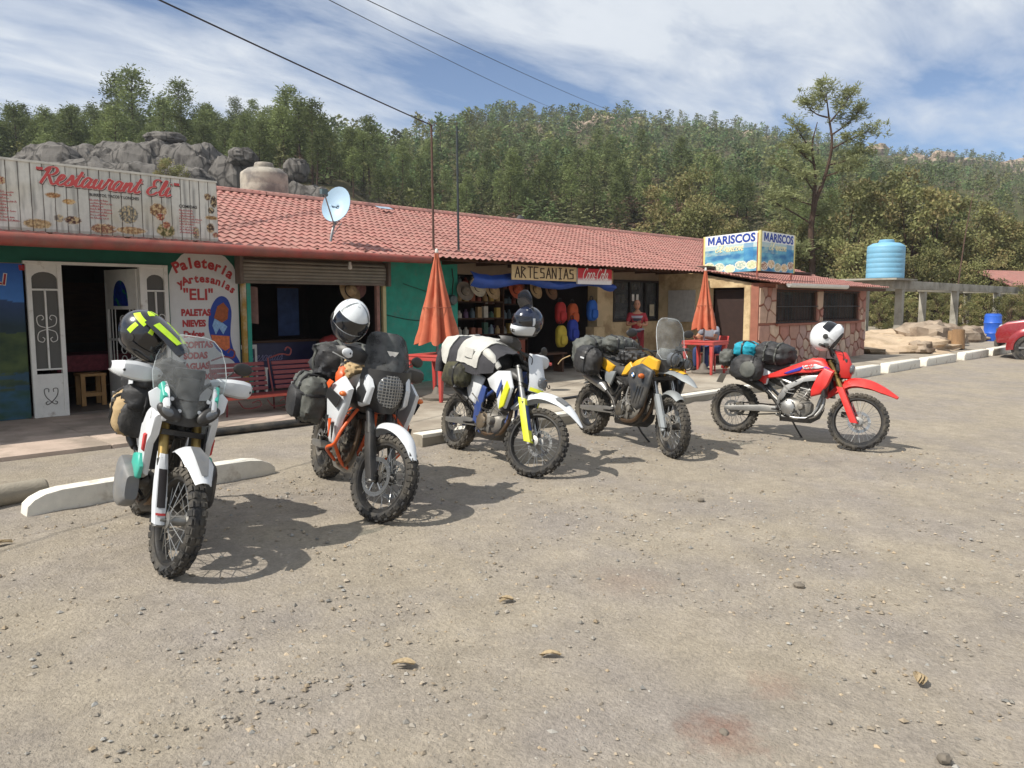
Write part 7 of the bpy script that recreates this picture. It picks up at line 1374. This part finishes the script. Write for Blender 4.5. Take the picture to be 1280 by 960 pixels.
def pn(s_):
    put(B, 'tank_shroud', MB().panel([(.44, .94), (.34, 1.03), (.22, 1.06), (.02, .97), (-.3, .82), (-.42, .77), (-.4, .74), (-.2, .78), (.06, .86), (.26, .88)], .155, .02, 0, side=s_, bulge=.02), m_red); put(B, 'radiator_shroud', MB().panel([(.5, .92), (.44, .74), (.36, .62), (.25, .58), (.24, .66), (.3, .84), (.38, .96)], .19, .0, 0, side=s_, bulge=.025), m_red)
    put(B, 'shroud_graphic', MB().panel([(.38, .955), (.26, .985), (.1, .95), (.12, .91), (.3, .93)], .186, .02, 0, side=s_, bulge=.004, th=.006), m_wht); put(B, 'shroud_graphic', MB().panel([(.12, .95), (-.04, .88), (-.12, .84), (-.08, .835), (.08, .89)], .184, .02, 0, side=s_, bulge=.004, th=.006), m_crfb); put(B, 'shroud_graphic', MB().panel([(.44, .94), (.38, .965), (.36, .935), (.42, .915)], .19, .02, 0, side=s_, bulge=.004, th=.006), m_crfb)
    tx = text_mb('CRF', .07, shear=.3, bold=.002); facing(tx, (.12 if s_ < 0 else .33, s_ * .2165, .925), (-s_, 0, .0), (0, 0, 1)); put(B, 'lettering', tx, m_red, smooth=False)
    put(B, 'side_panel', MB().panel([(-.3, .84), (-.5, .93), (-.66, .95), (-.52, .78), (-.42, .66), (-.33, .68)], .145, 0, 0, side=s_, bulge=.015), m_wht); put(B, 'number_panel', MB().panel([(-.33, .78), (-.48, .8), (-.42, .67), (-.34, .69)], .166, 0, 0, side=s_, bulge=.006), m_red)
both(pn)
put(B, 'headlight_mask', MB().sheet([[(x - .12 * u * u, w * u, z) for u in np.linspace(-1, 1, 9)] for x, z, w in ((.62, .85, .08), (.64, .93, .12), (.62, 1.02, .13), (.57, 1.12, .115), (.54, 1.16, .08))], .008), m_red, True); put(B, 'headlight', MB().ell((.635, 0, .96), (.03, .08, .06), 18, 12, e=2.6), m_lens, True); put(B, 'mask_bracket', MB().box((.52, 0, 1.0), (.12, .18, .16)), m_blk, True, bevel=.02)
bars(B, guard_mat=None, mirrors=((1, .02),), mh=.14, rise=.07); put(B, 'rear_fender', arcsheet([(-.5, .94), (-.75, .96), (-1.02, .9)], [.1, .09, .05], .03), m_red); lum(B, -1.0, .86); put(B, 'turn_signal', MB().ell((-.9, -.14, .86), (.03, .02, .02), 10, 8), m_amber)
clutter(B, (m_blk, m_alu, m_blkm), 7)
o = on(B, 'roll_bag', 'turquoise roll bag on the tail of the red motorcycle', 'bag', (-.68, -.02, 1.1)); bag(o, (.34, .46, .24), m_bagc, 2.5, .08, 41, (('y', .4), ('y', -.4), ('x', 0)))
o = on(B, 'duffel_bag', 'dark grey duffel bag across the red motorcycle seat', 'bag', (-.3, -.02, 1.08), (0, 6, 0)); bag(o, (.48, .5, .3), m_bagb, 2.7, .12, 42, (('x', .3), ('x', -.3)), strap_mat=m_bagg)
o = on(B, 'side_bag', 'round ended black pannier on the side of the red motorcycle', 'bag', (-.56, -.28, .86)); bag(o, (.42, .24, .34), m_bagb, 2.4, .08, 43, (('x', .45),)); MB().lathe([(0, -.128), (.08, -.126), (.1, -.115), (.105, -.1)], 24, (.05, 0, -.02), 'Y').build('end_cap', m_bagg, o)
o = on(B, 'side_bag', 'black pannier on the far side of the red motorcycle', 'bag', (-.56, .28, .86)); bag(o, (.42, .24, .34), m_bagb, 2.4, .08, 44, (('x', .45),))
o = on(B, 'pouch', 'small grey pouch tied behind the turquoise roll bag', 'bag', (-.9, -.14, .98)); bag(o, (.2, .26, .22), m_bagg, 2.6, .14, 45, (('y', .2),))
o = on(B, 'helmet', 'white helmet with black band lying on the red motorcycle bars', 'helmet', (.33, -.1, 1.33), (4, -58, 8)); o.scale = (1.2,) * 3; helmet(o, M('helmet_gloss_white', srgb('e2e4e4'), .2, var=.03, coat=.6), M('helmet_gloss_white2', srgb('dddfe0'), .25), accents=((6, 60, -36, -8, m_hblk), (6, 60, 8, 36, m_hblk)))
# ------------------------------------------------------------------ people and the car
def skin_body(name, joints, bones, radii, mat, parent, sub=2):
    me = bpy.data.meshes.new(name); keys = list(joints); me.from_pydata([joints[k] for k in keys], [(keys.index(a), keys.index(b)) for a, b in bones], [])
    o = bpy.data.objects.new(name, me); COL.objects.link(o); o.modifiers.new('s', 'SKIN'); sk = me.skin_vertices[0]
    for i, k in enumerate(keys): r_ = radii[k]; sk.data[i].radius = r_ if isinstance(r_, tuple) else (r_, r_); sk.data[i].use_root = (i == 0)
    m2 = o.modifiers.new('u', 'SUBSURF'); m2.levels = sub; m2.render_levels = sub
    dg = bpy.context.evaluated_depsgraph_get(); nm = bpy.data.meshes.new_from_object(o.evaluated_get(dg)); bpy.data.objects.remove(o); nm.materials.clear(); [nm.materials.append(m) for m in (mat if isinstance(mat, list) else [mat])]
    nm.polygons.foreach_set('use_smooth', [True] * len(nm.polygons)); nm.name = name; return link(name, nm, parent), nm
m_skin = M('skin', srgb('a9785c'), .6, var=.08); m_jean = M('blue_denim', srgb('2d3d66'), .85, var=.2, scale=12); m_shoe = M('dark_shoe', (.02, .019, .018), .6); m_hair = M('dark_hair', (.02, .017, .014), .7); m_shirt = M('dark_red_shirt', srgb('96262d'), .8, var=.12); m_gshirt = M('grey_shirt', srgb('7c7f88'), .85, var=.12); m_stripe_g = M('pale_grey_stripe', srgb('9a98a0'), .85); m_stripe_k = M('charcoal_stripe', srgb('3a3740'), .85)
def hand(par, p, d, mat, s_=1):
    """palm and five bent fingers pointing along d"""
    d = V3(d).normalized(); side = d.cross(V3((0, 1, 0))).normalized() if abs(d.y) < .9 else V3((1, 0, 0)); nn = d.cross(side); b = MB(); p = V3(p)
    b.loft([[p + d * t + side * (w * math.cos(q)) + nn * (.014 * math.sin(q)) for q in np.linspace(0, 2 * math.pi, 11)[:-1]] for t, w in ((0, .024), (.03, .036), (.07, .04), (.09, .036))])
    for k, L in enumerate((.065, .078, .072, .055)): q = p + d * .085 + side * (-.028 + .019 * k); b.tube([q, q + d * L * .5 + nn * .006, q + d * L * .85 + nn * .022], [.0095, .0085, .006], 6, k=2)
    q = p + d * .03 + side * -.036; b.tube([q, q + d * .035 - side * .025, q + d * .065 - side * .03 + nn * .01], [.012, .01, .007], 6, k=2); b.build('hand', mat, par)
def person(label, loc, rz, sit, shirt, trousers, bald=True, arms=None, stripes=False, sc=1.):
    P_ = thing('person', label, 'person', loc, rz, scale=sc)
    if not sit: J = dict(pel=(0, 0, .92), sp=(0, 0, 1.08), ch=(0, .01, 1.27), nk=(0, .01, 1.42), hd0=(.01, 0, 1.5), hipL=(0, .1, .88), knL=(.02, .11, .48), anL=(-.02, .12, .08), toL=(.13, .13, .04), hipR=(0, -.1, .88), knR=(.02, -.11, .48), anR=(-.02, -.12, .08), toR=(.13, -.13, .04))
    else: J = dict(pel=(0, 0, .52), sp=(.02, 0, .68), ch=(.05, 0, .88), nk=(.07, 0, 1.03), hd0=(.09, 0, 1.1), hipL=(.02, .1, .5), knL=(.42, .14, .5), anL=(.4, .15, .09), toL=(.54, .16, .04), hipR=(.02, -.1, .5), knR=(.42, -.14, .5), anR=(.38, -.15, .09), toR=(.52, -.16, .04))
    a = arms; base = V3(J['ch'])
    tr = {k: J[k] for k in ('pel', 'hipL', 'knL', 'anL', 'hipR', 'knR', 'anR')}
    body, _ = skin_body('body', {**{k: J[k] for k in ('pel', 'sp', 'ch', 'nk', 'hd0')}, 'shL': base + V3((0, .16, .07)), 'elL': a['elL'], 'wrL': a['wrL'], 'shR': base + V3((0, -.16, .07)), 'elR': a['elR'], 'wrR': a['wrR']}, [('pel', 'sp'), ('sp', 'ch'), ('ch', 'nk'), ('nk', 'hd0'), ('ch', 'shL'), ('shL', 'elL'), ('elL', 'wrL'), ('ch', 'shR'), ('shR', 'elR'), ('elR', 'wrR')], dict(pel=(.15, .12), sp=(.155, .12), ch=(.165, .12), nk=(.062, .06), hd0=(.055, .055), shL=.068, elL=.045, wrL=.03, shR=.068, elR=.045, wrR=.03), m_skin, P_)
    skin_body('trousers', tr, [('pel', 'hipL'), ('hipL', 'knL'), ('knL', 'anL'), ('pel', 'hipR'), ('hipR', 'knR'), ('knR', 'anR')], dict(pel=(.155, .125), hipL=.098, knL=.072, anL=.055, hipR=.098, knR=.072, anR=.055), trousers, P_)
    up_ = {k: J[k] for k in ('pel', 'sp', 'ch')}; mid = lambda s_: base + V3((0, s_ * .16, .07)) * 1 + (V3(a['el' + ('L' if s_ > 0 else 'R')]) - base - V3((0, s_ * .16, .07))) * .75
    skin_body('shirt', {**up_, 'nk': V3(J['ch']) + V3((.0, 0, .1)), 'shL': base + V3((0, .165, .07)), 'mL': mid(1), 'shR': base + V3((0, -.165, .07)), 'mR': mid(-1)}, [('pel', 'sp'), ('sp', 'ch'), ('ch', 'nk'), ('ch', 'shL'), ('shL', 'mL'), ('ch', 'shR'), ('shR', 'mR')], dict(pel=(.17, .14), sp=(.172, .135), ch=(.178, .135), nk=(.085, .085), shL=.082, mL=.068, shR=.082, mR=.068), shirt, P_)
    if stripes:
        for z, h, mt in ((1.30, .06, m_stripe_g), (1.23, .06, m_stripe_k), (1.0, .05, m_stripe_g), (.95, .05, m_stripe_k)):
            MB().lathe([(.185, -h / 2), (.19, 0), (.185, h / 2)], 28).xf(Matrix.Translation((0, 0, z)) @ Matrix.Diagonal((.78, .98, 1, 1))).build('stripe', mt, P_)
    h0 = V3(J['hd0']) + V3((.015, 0, .1)); hd = MB().ell(h0, (.095, .075, .118), 22, 16, e=2.15).ell(h0 + V3((.03, 0, -.06)), (.062, .058, .058), 16, 10).tube([h0 + V3((.085, 0, .02)), h0 + V3((.112, 0, -.02)), h0 + V3((.09, 0, -.03))], [.01, .016, .008], 8); [hd.ell(h0 + V3((-.005, s_ * .077, -.01)), (.02, .01, .03), 10, 8) for s_ in (1, -1)]; H_ = hd.build('head', m_skin, P_)
    [MB().ell(h0 + V3((.085, s_ * .03, .005)), (.012, .013, .008), 10, 6).build('eye', m_hair, H_) for s_ in (1, -1)]; [MB().tube([h0 + V3((.088, s_ * .015, .026)), h0 + V3((.085, s_ * .045, .026))], .005, 5).build('eyebrow', m_hair, H_) for s_ in (1, -1)]; MB().tube([h0 + V3((.085, -.022, -.065)), h0 + V3((.094, 0, -.067)), h0 + V3((.085, .022, -.065))], .006, 6, k=3).build('mouth', M('lips', srgb('7e4a3e'), .6), H_)
    G = [[h0 + V3((.099 * math.sin(t) * math.cos(p), .079 * math.sin(t) * math.sin(p), .122 * math.cos(t))) for t in np.linspace(R(50 if bald else 2), R(105), 7)] for p in np.linspace(R(75), R(285), 15)]; MB().sheet(G, .004).build('hair', m_hair, H_)
    if not bald: MB().lathe([(0, .115), (.06, .11), (.095, .07), (.1, .02), (.1, 0)], 20).xf(Matrix.Translation(h0 + V3((-.005, 0, .02)))).sheet([[h0 + V3((.07 + .09 * i, .06 * u, .045 - .01 * i - .01 * u * u)) for u in np.linspace(-1, 1, 7)] for i in range(2)], .006).build('cap', m_gshirt, H_)
    for k in 'LR': MB().sloft([(-.1, 0, .045, .07, .07), (-.02, 0, .05, .085, .09), (.08, 0, .04, .09, .065), (.15, 0, .03, .07, .04)], e=2.4).xf(Matrix.Translation(V3(J['an' + k]) - V3((0, 0, .08)))).build('shoe', m_shoe, P_); hand(P_, a['wr' + k], V3(a['wr' + k]) - V3(a['el' + k]), m_skin)
person('bald person in dark red shirt with grey bands standing before the shop window', (14.45, 10.6, .2), R(-140), False, m_shirt, m_red if False else M('dark_trousers', srgb('7a2026'), .85), True, dict(elL=(.05, .24, 1.1), wrL=(.22, .1, 1.12), elR=(.05, -.24, 1.1), wrR=(.22, -.02, 1.16)), True, .93)
person('seated person in grey shirt and blue jeans behind the red plastic table', (15.45, 9.25, .2), R(175), True, m_gshirt, m_jean, False, dict(elL=(.24, .25, .74), wrL=(.46, .12, .77), elR=(.24, -.25, .74), wrR=(.46, -.12, .77)))
t = thing('plastic_chair', 'red plastic chair under the seated person', 'chair', (15.5, 9.25, .2), R(175)); MB().bb(-.22, .22, -.22, .22, .36, .39).build('seat', m_rplast, t, bevel=.01); MB().sheet([[(-.22 - .05 * i, .2 * u, .42 + .18 * i) for u in np.linspace(-1, 1, 7)] for i in range(3)], .012).build('backrest', m_rplast, t)
for sx in (-.19, .19):
    for sy in (-.19, .19): MB().cyl((sx * 1.15, sy * 1.15, 0), (sx, sy, .37), .018, .024, n=8).build('leg', m_rplast, t)
# red car
m_car = M('red_car_paint', srgb('8f2028'), .25, .2, var=.04, dust=.12, coat=.7); m_carp = M('dark_cladding', (.035, .035, .037), .6, dust=.3); m_glass = M('tinted_glass', (.02, .022, .025), .06, spec=.8)
CR = thing('red_car', 'red compact crossover car parked nose in to the kerb', 'car', (28.7, 4.35, gz(5) - .02), R(97), scale=1.1)
bodyp = [(2.12, .42), (2.16, .62), (2.08, .8), (1.9, .9), (1.2, 1.02), (.62, 1.5), (.3, 1.6), (-1.1, 1.62), (-1.75, 1.5), (-2.1, 1.05), (-2.14, .6), (-2.1, .4)]
low = [(2.12, .42), (2.16, .62), (2.08, .8), (1.9, .9), (1.2, 1.0), (-.2, 1.02), (-2.05, 1.06), (-2.14, .6), (-2.1, .4)]
def hull(out, ys): 
    n = len(out); return [[V3((x * sx, y, .46 + (z - .4) * sz * 1.2)) for x, z in out] for y, sx, sz in ys]
MB().loft(hull(low, ((-.9, .95, .9), (-.88, .985, .97), (-.7, 1, 1), (0, 1.012, 1.015), (.7, 1, 1), (.88, .985, .97), (.9, .95, .9)))).build('body', m_car, CR, bevel=.02, ang=30)
cab = [(1.22, 1.1), (.62, 1.5), (.3, 1.6), (-1.1, 1.62), (-1.75, 1.5), (-2.04, 1.1)]
MB().loft([[V3((x * s_, y * (1 - .2 * (z - .98) / .64), z)) for x, z in cab] for y, s_ in ((-.84, .98), (0, 1), (.84, .98))]).build('cabin', m_car, CR, bevel=.02)
for s_ in (1, -1):
    for q in ([(1.0, 1.06), (.6, 1.42), (.3, 1.5), (-.3, 1.52), (-.3, 1.06)], [(-.38, 1.06), (-.38, 1.52), (-1.1, 1.52), (-1.65, 1.4), (-1.8, 1.1)]): MB().poly([(x, s_ * (.845 - .168 * (z - .98) / .64), z) for x, z in q], (0, s_ * .008, 0)).build('side_window', m_glass, CR)
    dr = MB().poly([(1.0, s_ * .9, .5), (1.0, s_ * .905, .98), (-.33, s_ * .905, 1.0), (-.33, s_ * .9, .5)], (0, s_ * .006, 0)).build('door', m_car, CR, bevel=.004); MB().box((-.15, s_ * .918, .88), (.2, .02, .03)).build('handle', m_car, dr)
    MB().ell((1.02, s_ * 1.0, 1.06), (.07, .11, .08), 12, 8, e=3).build('mirror', m_car, CR); MB().bb(-.9, .9, s_ * .88, s_ * .925, .32, .45).build('sill_cladding', m_carp, CR, bevel=.01)
    MB().ell((1.93, s_ * .66, .9), (.16, .18, .1), 16, 10, e=2.6).build('headlight', M('car_lamp', srgb('c9cdd0'), .1, coat=.8), CR); MB().ell((2.1, s_ * .66, .48), (.04, .08, .05), 12, 8).build('fog_lamp', m_lens, CR); MB().box((-2.08, s_ * .78, .9), (.08, .16, .3)).build('tail_light', M('car_tail', srgb('8a1414'), .2), CR, bevel=.02)
    for x in (1.32, -1.3):
        MB().lathe([(.0, 0), (.42, 0), (.43, .012), (.0, .014)] if s_ > 0 else [(0, 0), (.42, 0), (.43, -.012), (0, -.014)], 28, (x, s_ * .9, .38), 'Y').build('wheel_arch', m_carp, CR)
        w = MB().lathe([(0, .03), (.05, .035), (.06, .02), (.22, .0), (.24, .03), (.245, -.1), (0, -.1)] if s_ > 0 else [(0, -.03), (.05, -.035), (.06, -.02), (.22, 0), (.24, -.03), (.245, .1), (0, .1)], 28, (x, s_ * .92, .36), 'Y').build('wheel', m_carp, CR); MB().lathe([(.24, -.1), (.31, -.105), (.335, -.08), (.337, .05), (.31, .065), (.24, .06)] if s_ > 0 else [(.24, .1), (.31, .105), (.335, .08), (.337, -.05), (.31, -.065), (.24, -.06)], 32, (x, s_ * .9, .36), 'Y').build('tyre', m_tyre, w)
        MB().sheet([[(x + r_ * math.cos(q), s_ * yy, .36 + r_ * math.sin(q)) for q in np.linspace(-.15, math.pi + .15, 21)] for r_, yy in ((.36, .955), (.40, .962), (.47, .95), (.54, .905))], .01).build('fender', m_car, CR); b = MB(); [b.loft([[V3((x + r_ * math.cos(a0 + dq), s_ * yy, .36 + r_ * math.sin(a0 + dq))) for dq in (-dw, dw)] + [V3((x + r_ * math.cos(a0 + dq), s_ * (yy - .03), .36 + r_ * math.sin(a0 + dq))) for dq in (dw, -dw)] for r_, dw, yy in ((.04, .5, .965), (.13, .17, .955), (.235, .13, .965))]) for a0 in [k * 2 * math.pi / 5 for k in range(5)]]; b.build('spokes', m_alu, w)
MB().poly([(1.2, -.72, 1.03), (1.2, .72, 1.03), (.66, .64, 1.475), (.66, -.64, 1.475)], (.012, 0, .014)).build('windscreen', m_glass, CR); MB().poly([(-1.8, -.62, 1.48), (-1.8, .62, 1.48), (-2.06, .7, 1.1), (-2.06, -.7, 1.1)], (-.012, 0, .006)).build('rear_window', m_glass, CR)
MB().box((2.1, 0, .47), (.14, 1.5, .2)).build('bumper', m_carp, CR, bevel=.04); MB().box((2.15, 0, .82), (.05, .8, .12)).build('grille', m_carp, CR, bevel=.01); MB().box((2.17, 0, .82), (.02, .12, .07)).build('badge', m_chrome, CR, bevel=.006); MB().box((2.18, 0, .48), (.012, .34, .11)).build('number_plate', m_lwhite, CR); MB().tube([(.3, .6, 1.64), (-.4, .62, 1.68), (-1.3, .6, 1.62)], .018, 8, k=3).build('roof_rail', m_carp, CR); MB().tube([(.3, -.6, 1.64), (-.4, -.62, 1.68), (-1.3, -.6, 1.62)], .018, 8, k=3).build('roof_rail', m_carp, CR)
# ------------------------------------------------------------------ the air: faint even haze
def haze():
    m = bpy.data.materials.new('haze_air'); m.use_nodes = True; n = m.node_tree.nodes; n.clear(); o = n.new('ShaderNodeOutputMaterial'); v = n.new('ShaderNodeVolumePrincipled')
    v.inputs['Color'].default_value = (.86, .91, 1.0, 1); v.inputs['Density'].default_value = .00032; v.inputs['Anisotropy'].default_value = .2
    m.node_tree.links.new(v.outputs[0], o.inputs['Volume']); tag(MB().bb(-1400, 1400, -1400, 1400, -3.5, 135).build('haze', m, smooth=False), 'faint pale haze over the hillside', 'haze', kind='stuff')
haze()
